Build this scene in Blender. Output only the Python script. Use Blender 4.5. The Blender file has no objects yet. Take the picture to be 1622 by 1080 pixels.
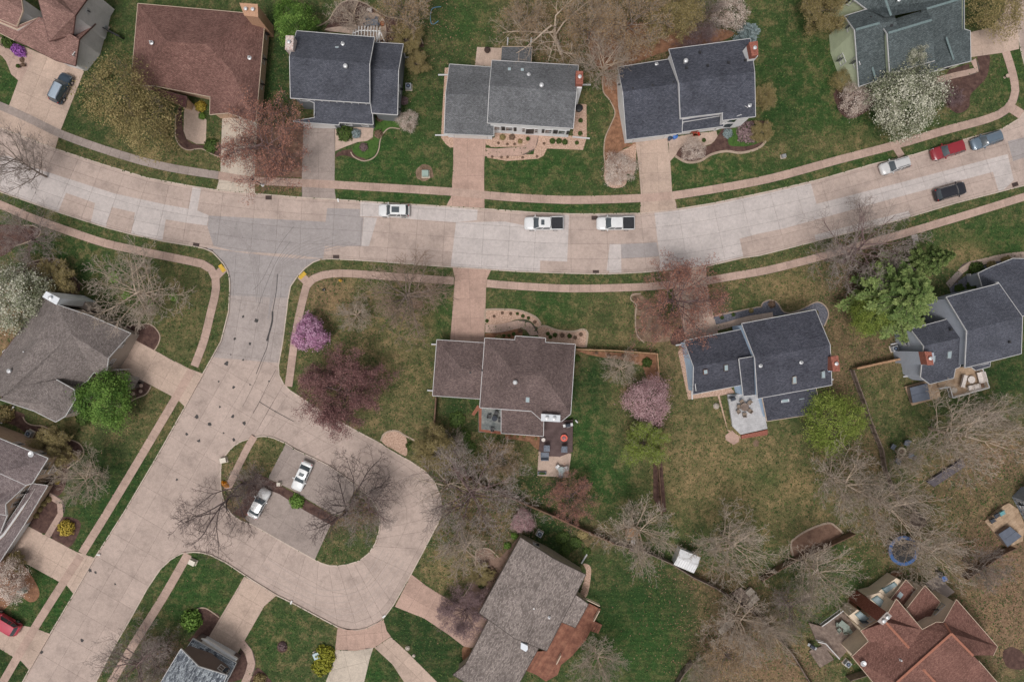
import bpy, math, random
import numpy as np
from mathutils import Vector
from mathutils.geometry import delaunay_2d_cdt, tessellate_polygon

SC = bpy.context.scene
COL = SC.collection
CZ = 104.0                       # camera height over the lawns, metres
K = 156.0 / 1622.0               # metres per photo pixel on the lawns

# ---------------------------------------------------------------- camera
cd = bpy.data.cameras.new('camera'); cam = bpy.data.objects.new('camera', cd); COL.objects.link(cam)
cam.location = (0, 0, CZ); cam.rotation_euler = (0, 0, 0)
cd.sensor_width = 36; cd.lens = 24; cd.clip_start = 0.5; cd.clip_end = 4000
SC.camera = cam
SC.render.resolution_x = 1024; SC.render.resolution_y = 681
# ---------------------------------------------------------------- world, sun, exposure (overcast spring day)
SUN_EL, SUN_AZ = math.radians(66), math.radians(205)
w = bpy.data.worlds.new('World'); SC.world = w; w.use_nodes = True
wn = w.node_tree; bg = wn.nodes['Background']
sky = wn.nodes.new('ShaderNodeTexSky'); sky.sky_type = 'NISHITA'; sky.sun_disc = False
sky.sun_elevation = SUN_EL; sky.sun_rotation = SUN_AZ; sky.air_density = 1.0; sky.dust_density = 4.5; sky.ozone_density = 1.0
hs = wn.nodes.new('ShaderNodeHueSaturation'); hs.inputs['Saturation'].default_value = 0.22
wn.links.new(sky.outputs[0], hs.inputs['Color']); wn.links.new(hs.outputs[0], bg.inputs[0]); bg.inputs[1].default_value = 0.100
sd = bpy.data.lights.new('sun', 'SUN'); sun = bpy.data.objects.new('sun', sd); COL.objects.link(sun)
sd.energy = 1.4; sd.angle = math.radians(17); sd.color = (1.0, 0.955, 0.94)
dv = Vector((math.sin(SUN_AZ) * math.cos(SUN_EL), math.cos(SUN_AZ) * math.cos(SUN_EL), math.sin(SUN_EL)))
sun.rotation_euler = dv.to_track_quat('Z', 'Y').to_euler()
SC.view_settings.view_transform = 'Standard'; SC.view_settings.look = 'None'
SC.view_settings.gamma = 1; SC.view_settings.use_curve_mapping = False
SC.view_settings.exposure = 0.03
SC.render.engine = 'CYCLES'
SC.cycles.max_bounces = 4; SC.cycles.diffuse_bounces = 2; SC.cycles.glossy_bounces = 2; SC.cycles.transparent_max_bounces = 8

# ---------------------------------------------------------------- survey helpers: photo pixel + height above lawn -> metres
def P(x, y, h=0.0):
    s = (CZ - h) / CZ * K
    return Vector(((x - 811) * s, (540 - y) * s, h))
S = 3.857
TILE = {'F': (680, 60, 5.685), 'E': (680, 480, 3.724), 'G': (1060, 460, 4.32), 'H': (1400, 390, 4.154), 'I': (320, 680, 4.91),
        'J': (0, 660, 4.5), 'K': (240, 930, 5.07), 'L': (720, 830, 4.32), 'M': (1260, 890, 4.48), 'N': (1300, 0, 5.037),
        'O': (440, 0, 4.911), 'Q': (0, 0, 7.2), 'R': (0, 440, 4.32), 'U': (1300, 640, 4.155), 'px': (0, 0, 1.0)}
for ci, cx in enumerate((0, 400, 800, 1202)):
    for ri, ry in enumerate((0, 260, 530, 800)):
        TILE['ABCD'[ci] + str(ri)] = (cx, ry, S)
def q(t, x, y):
    a, b, s = TILE[t]; return (a + x / s, b + y / s)
def pts(t, s):
    out = []
    for w_ in s.split():
        v = [float(k) for k in w_.split(',')]
        p = q(t, v[0], v[1]); out.append(p if len(v) < 3 else (p[0], p[1], v[2]))
    return out
def smooth(ps, n=5, closed=False):
    m = len(ps); out = []
    rng = range(m) if closed else range(m - 1)
    for i in rng:
        p0, p1, p2, p3 = [ps[(i + k) % m] if closed else ps[min(max(i + k, 0), m - 1)] for k in (-1, 0, 1, 2)]
        for j in range(n):
            t = j / n
            out.append(tuple(0.5 * ((2 * p1[k]) + (-p0[k] + p2[k]) * t + (2 * p0[k] - 5 * p1[k] + 4 * p2[k] - p3[k]) * t * t + (-p0[k] + 3 * p1[k] - 3 * p2[k] + p3[k]) * t ** 3) for k in range(2)))
    if not closed: out.append(tuple(ps[-1][:2]))
    return out
def lin(r, g, b):
    f = lambda c: (c / 255 / 12.92) if c <= 10 else ((c / 255 + 0.055) / 1.055) ** 2.4
    return (f(r), f(g), f(b))

# ---------------------------------------------------------------- materials
GAIN = 1.0
def C3(c):
    return (c[0], c[1], c[2], 1)
def sc(c, k): return tuple(min(1, v * k) for v in c)
MATS = {}
def mat(name, c1, c2=None, scale=3.0, rough=0.85, bump=0.0, fine=25.0, c3=None, var=0.0, metal=0.0, spec=0.3, coat=0.0, attr=None):
    """colour mottled between c1 and c2 at `scale` per metre and at a finer scale, optional per-object variation"""
    if name in MATS: return MATS[name]
    m = bpy.data.materials.new(name); m.use_nodes = True; MATS[name] = m
    nt = m.node_tree; N = nt.nodes.new; Lk = nt.links.new; b = nt.nodes['Principled BSDF']
    b.inputs['Roughness'].default_value = rough; b.inputs['Metallic'].default_value = metal
    b.inputs['Specular IOR Level'].default_value = spec; b.inputs['Coat Weight'].default_value = coat
    c2 = c2 or sc(c1, 0.8); c3 = c3 or sc(c1, 1.12)
    tc = N('ShaderNodeTexCoord'); geo = N('ShaderNodeNewGeometry')
    n1 = N('ShaderNodeTexNoise'); n1.inputs['Scale'].default_value = scale; n1.inputs['Detail'].default_value = 5; n1.inputs['Roughness'].default_value = 0.65
    n2 = N('ShaderNodeTexNoise'); n2.inputs['Scale'].default_value = fine; n2.inputs['Detail'].default_value = 2
    Lk(geo.outputs['Position'], n1.inputs['Vector']); Lk(geo.outputs['Position'], n2.inputs['Vector'])
    r1 = N('ShaderNodeValToRGB'); e = r1.color_ramp.elements
    e[0].position = 0.32; e[0].color = C3(c2); e[1].position = 0.7; e[1].color = C3(c3)
    k = e.new(0.5); k.color = C3(c1)
    Lk(n1.outputs[0], r1.inputs[0])
    mr = N('ShaderNodeMapRange'); mr.inputs[1].default_value = 0.3; mr.inputs[2].default_value = 0.7; mr.inputs[3].default_value = 0.84; mr.inputs[4].default_value = 1.16
    Lk(n2.outputs[0], mr.inputs[0])
    mx = N('ShaderNodeVectorMath'); mx.operation = 'SCALE'; Lk(r1.outputs[0], mx.inputs[0]); Lk(mr.outputs[0], mx.inputs['Scale'])
    last = mx.outputs[0]
    if var:
        oi = N('ShaderNodeObjectInfo'); m2 = N('ShaderNodeMapRange'); m2.inputs[3].default_value = 1 - var; m2.inputs[4].default_value = 1 + var
        Lk(oi.outputs['Random'], m2.inputs[0])
        v = N('ShaderNodeVectorMath'); v.operation = 'SCALE'; Lk(last, v.inputs[0]); Lk(m2.outputs[0], v.inputs['Scale']); last = v.outputs[0]
    Lk(last, b.inputs['Base Color'])
    if bump:
        bp = N('ShaderNodeBump'); bp.inputs['Strength'].default_value = bump; bp.inputs['Distance'].default_value = 0.03
        Lk(n2.outputs[0], bp.inputs['Height']); Lk(bp.outputs[0], b.inputs['Normal'])
    return m
def plain(name, c, rough=0.5, metal=0.0, spec=0.5, coat=0.0, emit=None):
    if name in MATS: return MATS[name]
    m = mat(name, c, sc(c, 0.93), 1.5, rough, 0, 40, sc(c, 1.04), 0, metal, spec, coat)
    return m
def concrete(name, c, var=0.06, stain=0.8):
    """slab concrete: broad stains, fine speckle, faint dark drips"""
    if name in MATS: return MATS[name]
    m = mat(name, c, sc(c, stain), 0.35, 0.9, 0.25, 14, sc(c, 1.07), var)
    nt = m.node_tree; N = nt.nodes.new; Lk = nt.links.new; b = nt.nodes['Principled BSDF']
    src = b.inputs['Base Color'].links[0].from_socket
    geo = N('ShaderNodeNewGeometry')
    n = N('ShaderNodeTexNoise'); n.inputs['Scale'].default_value = 2.2; n.inputs['Detail'].default_value = 8; n.inputs['Roughness'].default_value = 0.75
    Lk(geo.outputs['Position'], n.inputs['Vector'])
    mr = N('ShaderNodeMapRange'); mr.inputs[1].default_value = 0.35; mr.inputs[2].default_value = 0.62; mr.inputs[3].default_value = 0.86; mr.inputs[4].default_value = 1.04
    Lk(n.outputs[0], mr.inputs[0])
    # hairline cracks: ridged, warped noise
    n3 = N('ShaderNodeTexNoise'); n3.inputs['Scale'].default_value = 0.16; n3.inputs['Detail'].default_value = 6; n3.inputs['Roughness'].default_value = 0.55; n3.inputs['Distortion'].default_value = 0.4
    Lk(geo.outputs['Position'], n3.inputs['Vector'])
    ab = N('ShaderNodeMath'); ab.operation = 'SUBTRACT'; ab.inputs[1].default_value = 0.47; Lk(n3.outputs[0], ab.inputs[0])
    ab2 = N('ShaderNodeMath'); ab2.operation = 'ABSOLUTE'; Lk(ab.outputs[0], ab2.inputs[0])
    cr = N('ShaderNodeMapRange'); cr.inputs[1].default_value = 0.0; cr.inputs[2].default_value = 0.0022; cr.inputs[3].default_value = 0.72; cr.inputs[4].default_value = 1.0
    Lk(ab2.outputs[0], cr.inputs[0])
    mm = N('ShaderNodeMath'); mm.operation = 'MULTIPLY'; Lk(mr.outputs[0], mm.inputs[0]); Lk(cr.outputs[0], mm.inputs[1])
    v = N('ShaderNodeVectorMath'); v.operation = 'SCALE'; Lk(src, v.inputs[0]); Lk(mm.outputs[0], v.inputs['Scale'])
    Lk(v.outputs[0], b.inputs['Base Color'])
    return m
def shingle(name, c1, c2, var=0.5, bw=0.32, bh=0.15, stain=None):
    if name in MATS: return MATS[name]
    m = bpy.data.materials.new(name); m.use_nodes = True; MATS[name] = m
    nt = m.node_tree; N = nt.nodes.new; Lk = nt.links.new; b = nt.nodes['Principled BSDF']
    b.inputs['Roughness'].default_value = 0.95; b.inputs['Specular IOR Level'].default_value = 0.15
    uv = N('ShaderNodeUVMap'); uv.uv_map = 'UVMap'
    br = N('ShaderNodeTexBrick'); br.inputs['Scale'].default_value = 1.0; br.inputs['Brick Width'].default_value = bw; br.inputs['Row Height'].default_value = bh
    br.inputs['Mortar Size'].default_value = 0.012; br.inputs['Bias'].default_value = 0.0; br.offset = 0.5
    br.inputs['Color1'].default_value = C3(c1); br.inputs['Color2'].default_value = C3(c2); br.inputs['Mortar'].default_value = C3(sc(c2, 0.45))
    Lk(uv.outputs[0], br.inputs['Vector'])
    geo = N('ShaderNodeNewGeometry')
    n = N('ShaderNodeTexNoise'); n.inputs['Scale'].default_value = 0.35; n.inputs['Detail'].default_value = 4; Lk(geo.outputs['Position'], n.inputs['Vector'])
    mr = N('ShaderNodeMapRange'); mr.inputs[1].default_value = 0.3; mr.inputs[2].default_value = 0.7; mr.inputs[3].default_value = 0.82; mr.inputs[4].default_value = 1.15
    Lk(n.outputs[0], mr.inputs[0])
    n2 = N('ShaderNodeTexNoise'); n2.inputs['Scale'].default_value = 5.5; n2.inputs['Detail'].default_value = 3; Lk(geo.outputs['Position'], n2.inputs['Vector'])
    m2 = N('ShaderNodeMapRange'); m2.inputs[1].default_value = 0.35; m2.inputs[2].default_value = 0.65; m2.inputs[3].default_value = 1 - var * 0.4; m2.inputs[4].default_value = 1 + var * 0.4
    Lk(n2.outputs[0], m2.inputs[0])
    mm = N('ShaderNodeMath'); mm.operation = 'MULTIPLY'; Lk(mr.outputs[0], mm.inputs[0]); Lk(m2.outputs[0], mm.inputs[1])
    v = N('ShaderNodeVectorMath'); v.operation = 'SCALE'; Lk(br.outputs['Color'], v.inputs[0]); Lk(mm.outputs[0], v.inputs['Scale'])
    Lk(v.outputs[0], b.inputs['Base Color'])
    bp = N('ShaderNodeBump'); bp.inputs['Strength'].default_value = 0.5; bp.inputs['Distance'].default_value = 0.02
    Lk(br.outputs['Fac'], bp.inputs['Height']); bp.invert = True; Lk(bp.outputs[0], b.inputs['Normal'])
    return m
def siding(name, c, pitch=0.18):
    if name in MATS: return MATS[name]
    c = sc(c, min(1.55, .76 / max(c)))
    m = mat(name, c, sc(c, 0.9), 0.8, 0.7, 0, 20, sc(c, 1.05))
    nt = m.node_tree; N = nt.nodes.new; Lk = nt.links.new; b = nt.nodes['Principled BSDF']
    geo = N('ShaderNodeNewGeometry'); sp = N('ShaderNodeSeparateXYZ'); Lk(geo.outputs['Position'], sp.inputs[0])
    f = N('ShaderNodeMath'); f.operation = 'DIVIDE'; f.inputs[1].default_value = pitch; Lk(sp.outputs[2], f.inputs[0])
    g = N('ShaderNodeMath'); g.operation = 'FRACT'; Lk(f.outputs[0], g.inputs[0])
    bp = N('ShaderNodeBump'); bp.inputs['Strength'].default_value = 0.8; bp.inputs['Distance'].default_value = 0.03
    Lk(g.outputs[0], bp.inputs['Height']); bp.invert = True; Lk(bp.outputs[0], b.inputs['Normal'])
    return m
def leafmat(name, ca, cb, cc, rough=0.7, transl=0.25):
    """foliage: colour from the per-leaf random attribute v"""
    if name in MATS: return MATS[name]
    m = bpy.data.materials.new(name); m.use_nodes = True; MATS[name] = m
    nt = m.node_tree; N = nt.nodes.new; Lk = nt.links.new; b = nt.nodes['Principled BSDF']
    b.inputs['Roughness'].default_value = rough; b.inputs['Specular IOR Level'].default_value = 0.2
    at = N('ShaderNodeAttribute'); at.attribute_name = 'v'
    r = N('ShaderNodeValToRGB'); e = r.color_ramp.elements; e[0].color = C3(ca); e[1].color = C3(cc); k = e.new(0.5); k.color = C3(cb)
    Lk(at.outputs['Fac'], r.inputs[0]); Lk(r.outputs[0], b.inputs['Base Color'])
    return m

white = plain('white_paint', (0.72, 0.71, 0.69), 0.55)
glass_m = plain('window_glass', (0.03, 0.035, 0.045), 0.08, 0, 0.8)
dark_m = plain('dark_metal', (0.03, 0.03, 0.032), 0.5)
steel = plain('galvanised_steel', (0.42, 0.42, 0.42), 0.4, 0.6)
rubber = plain('black_rubber', (0.02, 0.02, 0.02), 0.8)

# ---------------------------------------------------------------- mesh builder
SURVEYED = set()      # things whose parts are measured in world metres
def attach(o, parent):
    if parent is None: return
    o.parent = parent
    if parent.name in SURVEYED: o.location = -parent.location
class MB:
    def __init__(s): s.v = []; s.f = []; s.mi = []
    def add(s, vs, fs, mi=0):
        n = len(s.v); s.v += [tuple(p) for p in vs]; s.f += [tuple(i + n for i in f) for f in fs]; s.mi += [mi] * len(fs)
        return s
    def box(s, c, d, rz=0.0, mi=0, taper=1.0):
        ca, sa = math.cos(rz), math.sin(rz); vs = []
        for z in (-1, 1):
            k = taper if z > 0 else 1
            for x, y in ((-1, -1), (1, -1), (1, 1), (-1, 1)):
                X, Y = x * d[0] / 2 * k, y * d[1] / 2 * k
                vs.append((c[0] + X * ca - Y * sa, c[1] + X * sa + Y * ca, c[2] + z * d[2] / 2))
        return s.add(vs, [(3, 2, 1, 0), (4, 5, 6, 7), (0, 1, 5, 4), (1, 2, 6, 5), (2, 3, 7, 6), (3, 0, 4, 7)], mi)
    def bar(s, a, b, w_, h_=None, mi=0):
        """rectangular bar from a to b"""
        h_ = h_ or w_; a = Vector(a); b = Vector(b); d = (b - a)
        if d.length < 1e-6: return s
        d.normalize(); u = d.cross(Vector((0, 0, 1)))
        if u.length < 1e-3: u = Vector((1, 0, 0))
        u.normalize(); v = u.cross(d); vs = []
        for p in (a, b):
            for x, y in ((-1, -1), (1, -1), (1, 1), (-1, 1)):
                vs.append(p + u * x * w_ / 2 + v * y * h_ / 2)
        return s.add(vs, [(0, 1, 2, 3), (7, 6, 5, 4), (0, 4, 5, 1), (1, 5, 6, 2), (2, 6, 7, 3), (3, 7, 4, 0)], mi)
    def tube(s, a, b, r0, r1=None, n=10, cap=True, mi=0):
        r1 = r0 if r1 is None else r1
        a = Vector(a); b = Vector(b); d = (b - a).normalized(); u = d.orthogonal().normalized(); v = d.cross(u); vs = []
        for p, r in ((a, r0), (b, r1)):
            for i in range(n):
                t = 2 * math.pi * i / n; vs.append(p + (u * math.cos(t) + v * math.sin(t)) * r)
        fs = [(i, (i + 1) % n, n + (i + 1) % n, n + i) for i in range(n)]
        if cap: fs += [tuple(range(n))[::-1], tuple(range(n, 2 * n))]
        return s.add(vs, fs, mi)
    def lathe(s, c, prof, n=16, mi=0):
        vs = []; fs = []
        for r, z in prof:
            for i in range(n):
                t = 2 * math.pi * i / n; vs.append((c[0] + r * math.cos(t), c[1] + r * math.sin(t), c[2] + z))
        for k in range(len(prof) - 1):
            for i in range(n): fs.append((k * n + i, k * n + (i + 1) % n, (k + 1) * n + (i + 1) % n, (k + 1) * n + i))
        fs.append(tuple(range(n))[::-1]); m = (len(prof) - 1) * n; fs.append(tuple(range(m, m + n)))
        return s.add(vs, fs, mi)
    def prism(s, pl, z0, z1, mi=0):
        """pl: list of metres (x,y); concave ok"""
        pl = [Vector((p[0], p[1], 0)) for p in pl]
        a = sum(pl[i].x * pl[(i + 1) % len(pl)].y - pl[(i + 1) % len(pl)].x * pl[i].y for i in range(len(pl)))
        if a < 0: pl = pl[::-1]
        n = len(pl); vs = [(p.x, p.y, z0) for p in pl] + [(p.x, p.y, z1) for p in pl]
        fs = [(i, (i + 1) % n, n + (i + 1) % n, n + i) for i in range(n)]
        if n <= 4: tr = [tuple(range(n))]
        else:
            tr = []
            for t in tessellate_polygon([pl]):
                x, y, z = (pl[k] for k in t)
                tr.append(t if (y.x - x.x) * (z.y - x.y) - (y.y - x.y) * (z.x - x.x) > 0 else (t[2], t[1], t[0]))
        fs += [tuple(n + k for k in t) for t in tr]
        return s.add(vs, fs, mi)
    def build(s, name, m, parent=None, smooth_=False, label=None):
        me = bpy.data.meshes.new(name); me.from_pydata(s.v, [], s.f)
        for x in (m if isinstance(m, (list, tuple)) else [m]): me.materials.append(x)
        if isinstance(m, (list, tuple)): me.polygons.foreach_set('material_index', s.mi)
        if smooth_: me.polygons.foreach_set('use_smooth', [True] * len(me.polygons))
        me.update()
        o = bpy.data.objects.new(name, me); COL.objects.link(o)
        attach(o, parent)
        if label: o['label'] = label
        return o
def thing(name, label, cat, loc=(0, 0, 0), rz=0.0, group=None):
    o = bpy.data.objects.new(name, None); COL.objects.link(o); o.location = loc; o.rotation_euler = (0, 0, rz)
    o.empty_display_size = 0.3; o['label'] = label; o['category'] = cat
    if group: o['group'] = group
    return o
def tag(o, label, cat, group=None):
    o['label'] = label; o['category'] = cat
    if group: o['group'] = group
    return o
def stru(o): o['kind'] = 'structure'; return o
def stuff(o): o['kind'] = 'stuff'; return o
def copy_tree(o, parent=None):
    c = o.copy(); COL.objects.link(c); c.parent = parent
    for ch in list(o.children): copy_tree(ch, c)
    return c
def M2(ps, h=0.0): return [P(p[0], p[1], h) for p in ps]
def clip(poly, cell):
    """Sutherland-Hodgman, cell convex CCW; 2D tuples"""
    out = list(poly)
    for i in range(len(cell)):
        a, b = cell[i], cell[(i + 1) % len(cell)]; inp = out; out = []
        if not inp: return []
        f = lambda p: (b[0] - a[0]) * (p[1] - a[1]) - (b[1] - a[1]) * (p[0] - a[0])
        for j in range(len(inp)):
            c, d = inp[j], inp[(j + 1) % len(inp)]; fc, fd = f(c), f(d)
            if fc >= 0: out.append(c)
            if (fc > 0 and fd < 0) or (fc < 0 and fd > 0):
                t = fc / (fc - fd); out.append((c[0] + (d[0] - c[0]) * t, c[1] + (d[1] - c[1]) * t))
    return out
def area(p): return 0.5 * sum(p[i][0] * p[(i + 1) % len(p)][1] - p[(i + 1) % len(p)][0] * p[i][1] for i in range(len(p)))
def ccw(p): return p if area(p) > 0 else p[::-1]
def shrink(cell, g):
    """inset convex CCW polygon by g"""
    n = len(cell); out = []
    for i in range(n):
        p0, p1, p2 = Vector(cell[i - 1]), Vector(cell[i]), Vector(cell[(i + 1) % n])
        d1 = (p1 - p0).normalized(); d2 = (p2 - p1).normalized()
        n1 = Vector((-d1.y, d1.x)); n2 = Vector((-d2.y, d2.x)); m = n1 + n2
        k = 1 / max(0.4, 1 + n1.dot(n2))
        o = p1 + m * g * k; out.append((o.x, o.y))
    return out
SHARE = {}
def slabs(parent, poly_px, ang, cw, ch, z, m, name='concrete_slab', gap=0.02, th=0.03, org=None, maxn=250):
    """concrete slabs: polygon cut on a grid, each slab a child"""
    poly = ccw([(p.x, p.y) for p in M2(poly_px)])
    cx = sum(p[0] for p in poly) / len(poly); cy = sum(p[1] for p in poly) / len(poly)
    if org is not None: o_ = P(*org); cx, cy = o_.x, o_.y
    ca, sa = math.cos(ang), math.sin(ang)
    loc = [((p[0] - cx) * ca + (p[1] - cy) * sa, -(p[0] - cx) * sa + (p[1] - cy) * ca) for p in poly]
    i0, i1 = math.floor(min(p[0] for p in loc) / cw), math.ceil(max(p[0] for p in loc) / cw)
    j0, j1 = math.floor(min(p[1] for p in loc) / ch), math.ceil(max(p[1] for p in loc) / ch)
    for i in range(i0, i1):
        for j in range(j0, j1):
            g = gap / 2
            cell = [(i * cw + g, j * ch + g), ((i + 1) * cw - g, j * ch + g), ((i + 1) * cw - g, (j + 1) * ch - g), (i * cw + g, (j + 1) * ch - g)]
            c = clip(loc, cell)
            if len(c) < 3 or abs(area(c)) < 0.12: continue
            MB().prism([(cx + p[0] * ca - p[1] * sa, cy + p[0] * sa + p[1] * ca) for p in c], z, z + th).build(name, m, parent)
def strip_slabs(parent, center_px, wpx, m, z, step=1.55, name='paving_slab', gap=0.022, th=0.03, sm=4):
    c = M2(smooth(center_px, sm)); hw = wpx * K / 2
    # resample at step
    L = [0]
    for i in range(1, len(c)): L.append(L[-1] + (c[i] - c[i - 1]).length)
    n = max(1, round(L[-1] / step)); st = []
    def at(s_):
        s_ = min(max(s_, 0), L[-1])
        for i in range(1, len(c)):
            if L[i] >= s_: t = (s_ - L[i - 1]) / max(1e-6, L[i] - L[i - 1]); return c[i - 1].lerp(c[i], t)
        return c[-1]
    for k in range(n + 1):
        s_ = L[-1] * k / n; a = at(s_ - 0.3); b = at(s_ + 0.3); d = (b - a).normalized(); nn = Vector((-d.y, d.x, 0)); p = at(s_); st.append((p + nn * hw, p - nn * hw, d))
    for k in range(n):
        a, b, d = st[k]; a2, b2, d2 = st[k + 1]; g = gap / 2
        MB().prism([a + d * g, b + d * g, b2 - d2 * g, a2 - d2 * g], z, z + th).build(name, m, parent)
def sheet(name, px, m, z, sm=0, th=0.02, parent=None, closed=True):
    if sm: px = smooth(px, sm, True)
    return MB().prism(M2(px), z - th, z).build(name, m, parent)
def ribbon(name, px, wm, z0, z1, m, sm=4, parent=None, closed=False, h=0.0):
    """solid band of width wm metres following px"""
    c = M2(smooth(px, sm, closed) if sm else px); n = len(c); mb = MB(); Ls = []; Rs = []
    for i in range(n):
        a = c[i - 1] if (i or closed) else c[i]; b = c[(i + 1) % n] if (i < n - 1 or closed) else c[i]
        d = (b - a).normalized(); nn = Vector((-d.y, d.x, 0)) * wm / 2; Ls.append(c[i] + nn); Rs.append(c[i] - nn)
    vs = []
    for i in range(n):
        for p, z in ((Ls[i], z0), (Rs[i], z0), (Rs[i], z1), (Ls[i], z1)): vs.append((p.x, p.y, z))
    fs = []
    for i in range(n if closed else n - 1):
        a, b = i * 4, ((i + 1) % n) * 4
        fs += [(a + 3, a + 2, b + 2, b + 3), (a, a + 3, b + 3, b), (a + 2, a + 1, b + 1, b + 2)]
    if not closed: fs += [(0, 1, 2, 3), ((n - 1) * 4 + 3, (n - 1) * 4 + 2, (n - 1) * 4 + 1, (n - 1) * 4)]
    mb.add(vs, fs); return mb.build(name, m, parent)
# ================================================================ THE GROUND
R = random.Random(7)
c_tan = concrete('street_concrete', lin(186, 167, 156), 0.05)
c_white = concrete('newer_pale_concrete', lin(197, 187, 182), 0.03, 0.88)
c_grey = concrete('worn_grey_concrete', lin(163, 155, 152), 0.03, 0.9)
c_mid = concrete('greyish_beige_concrete', lin(172, 160, 154), 0.05)
c_walk = concrete('sidewalk_concrete', lin(184, 158, 144), 0.07)
c_drive = concrete('driveway_concrete', lin(192, 169, 153), 0.06)
c_dgrey = concrete('old_grey_driveway_concrete', lin(160, 146, 138), 0.05)
c_red = concrete('reddish_driveway_concrete', lin(186, 156, 141), 0.06)
c_pale = concrete('pale_driveway_concrete', lin(198, 184, 168), 0.03)
c_kerb = concrete('kerb_concrete', lin(200, 184, 170), 0.03)
mulch = mat('dark_mulch', lin(88, 66, 60), lin(66, 48, 44), 1.5, 0.95, 0.6, 9, lin(108, 84, 74))
mulch_tan = mat('bark_mulch', lin(140, 102, 78), lin(110, 80, 62), 1.5, 0.95, 0.6, 9, lin(162, 122, 96))
gravel_p = mat('pink_gravel', lin(188, 156, 136), lin(150, 120, 104), 5, 0.95, 0.8, 13, lin(215, 188, 168))
gravel_g = mat('slate_gravel', lin(104, 104, 112), lin(76, 76, 84), 4, 0.95, 0.8, 13, lin(130, 130, 138))
soil = mat('bare_soil', lin(128, 106, 88), lin(100, 82, 66), 1.0, 0.95, 0.5, 8, lin(150, 128, 108))
iron = mat('rusty_iron', lin(84, 62, 54), lin(66, 48, 42), 6, 0.7)
tar = mat('tar', (0.06, 0.055, 0.053), (0.10, 0.092, 0.088), 3, 0.8)
edge_m = concrete('bed_edging', lin(176, 156, 138), 0.03)

def grass_material():
    m = bpy.data.materials.new('grass'); m.use_nodes = True
    nt = m.node_tree; N = nt.nodes.new; Lk = nt.links.new; b = nt.nodes['Principled BSDF']
    b.inputs['Roughness'].default_value = 0.9; b.inputs['Specular IOR Level'].default_value = 0.1
    at = N('ShaderNodeAttribute'); at.attribute_name = 'paint'
    geo = N('ShaderNodeNewGeometry')
    def noise(s, d, r=0.6, dist=0.0):
        n = N('ShaderNodeTexNoise'); n.inputs['Scale'].default_value = s; n.inputs['Detail'].default_value = d; n.inputs['Roughness'].default_value = r; n.inputs['Distortion'].default_value = dist
        Lk(geo.outputs['Position'], n.inputs['Vector']); return n.outputs[0]
    def rng(x, a, b_, c, d):
        r = N('ShaderNodeMapRange'); r.inputs[1].default_value = a; r.inputs[2].default_value = b_; r.inputs[3].default_value = c; r.inputs[4].default_value = d
        Lk(x, r.inputs[0]); return r.outputs[0]
    def scale(v, f):
        s = N('ShaderNodeVectorMath'); s.operation = 'SCALE'; Lk(v, s.inputs[0]); Lk(f, s.inputs['Scale']); return s.outputs[0]
    def mixc(f, a, bcol):
        x = N('ShaderNodeMix'); x.data_type = 'RGBA'; Lk(f, x.inputs['Factor']); Lk(a, x.inputs['A']); x.inputs['B'].default_value = bcol; return x.outputs['Result']
    col = at.outputs['Color']
    # straw-coloured thatch and dark clover come through in ragged patches, amount from the paint's alpha
    th = rng(noise(0.5, 8, 0.78, 0.25), 0.48, 0.60, 0, 0.75)
    fa = N('ShaderNodeMath'); fa.operation = 'MULTIPLY'; Lk(th, fa.inputs[0]); Lk(at.outputs['Alpha'], fa.inputs[1])
    col = mixc(fa.outputs[0], col, C3(lin(158, 132, 98)))
    dk = rng(noise(0.8, 7, 0.76, 0.2), 0.50, 0.62, 0, 0.6)
    col = mixc(dk, col, C3(lin(40, 58, 32)))
    sp = rng(noise(2.4, 5, 0.8), 0.54, 0.68, 0, 0.42)
    fb = N('ShaderNodeMath'); fb.operation = 'MULTIPLY_ADD'; Lk(at.outputs['Alpha'], fb.inputs[0]); fb.inputs[1].default_value = 1.1; fb.inputs[2].default_value = 0.12
    fd = N('ShaderNodeMath'); fd.operation = 'MULTIPLY'; Lk(sp, fd.inputs[0]); Lk(fb.outputs[0], fd.inputs[1]); col = mixc(fd.outputs[0], col, C3(lin(150, 140, 104)))
    wv = N('ShaderNodeTexWave'); wv.bands_direction = 'Y'; wv.inputs['Scale'].default_value = 0.42; wv.inputs['Distortion'].default_value = 2.5; wv.inputs['Detail Scale'].default_value = 0.3; Lk(geo.outputs['Position'], wv.inputs['Vector'])
    am = rng(at.outputs['Alpha'], 0.25, 0.55, 0.17, 0.0); w0 = N('ShaderNodeMath'); w0.operation = 'SUBTRACT'; Lk(wv.outputs['Fac'], w0.inputs[0]); w0.inputs[1].default_value = 0.5
    w1 = N('ShaderNodeMath'); w1.operation = 'MULTIPLY_ADD'; Lk(w0.outputs[0], w1.inputs[0]); Lk(am, w1.inputs[1]); w1.inputs[2].default_value = 1.0
    col = scale(col, w1.outputs[0])
    col = scale(col, rng(noise(2.6, 5, 0.7), 0.3, 0.7, 0.72, 1.3))
    col = scale(col, rng(noise(6.0, 4, 0.8), 0.32, 0.68, 0.5, 1.55))
    Lk(col, b.inputs['Base Color'])
    bp = N('ShaderNodeBump'); bp.inputs['Strength'].default_value = 0.7; bp.inputs['Distance'].default_value = 0.08
    Lk(noise(7, 3, 0.7), bp.inputs['Height']); Lk(bp.outputs[0], b.inputs['Normal'])
    return m
grass_m = grass_material()
LUSH = lin(44, 78, 36); DARK = lin(31, 58, 29); MID = lin(70, 82, 49); OLIVE = lin(104, 97, 66); TAN = lin(144, 122, 88)
BROWN = lin(116, 94, 74); LITTER = lin(144, 116, 94); REDS = lin(126, 100, 84); PURP = lin(104, 82, 72); SOIL = lin(140, 112, 88)
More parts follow.
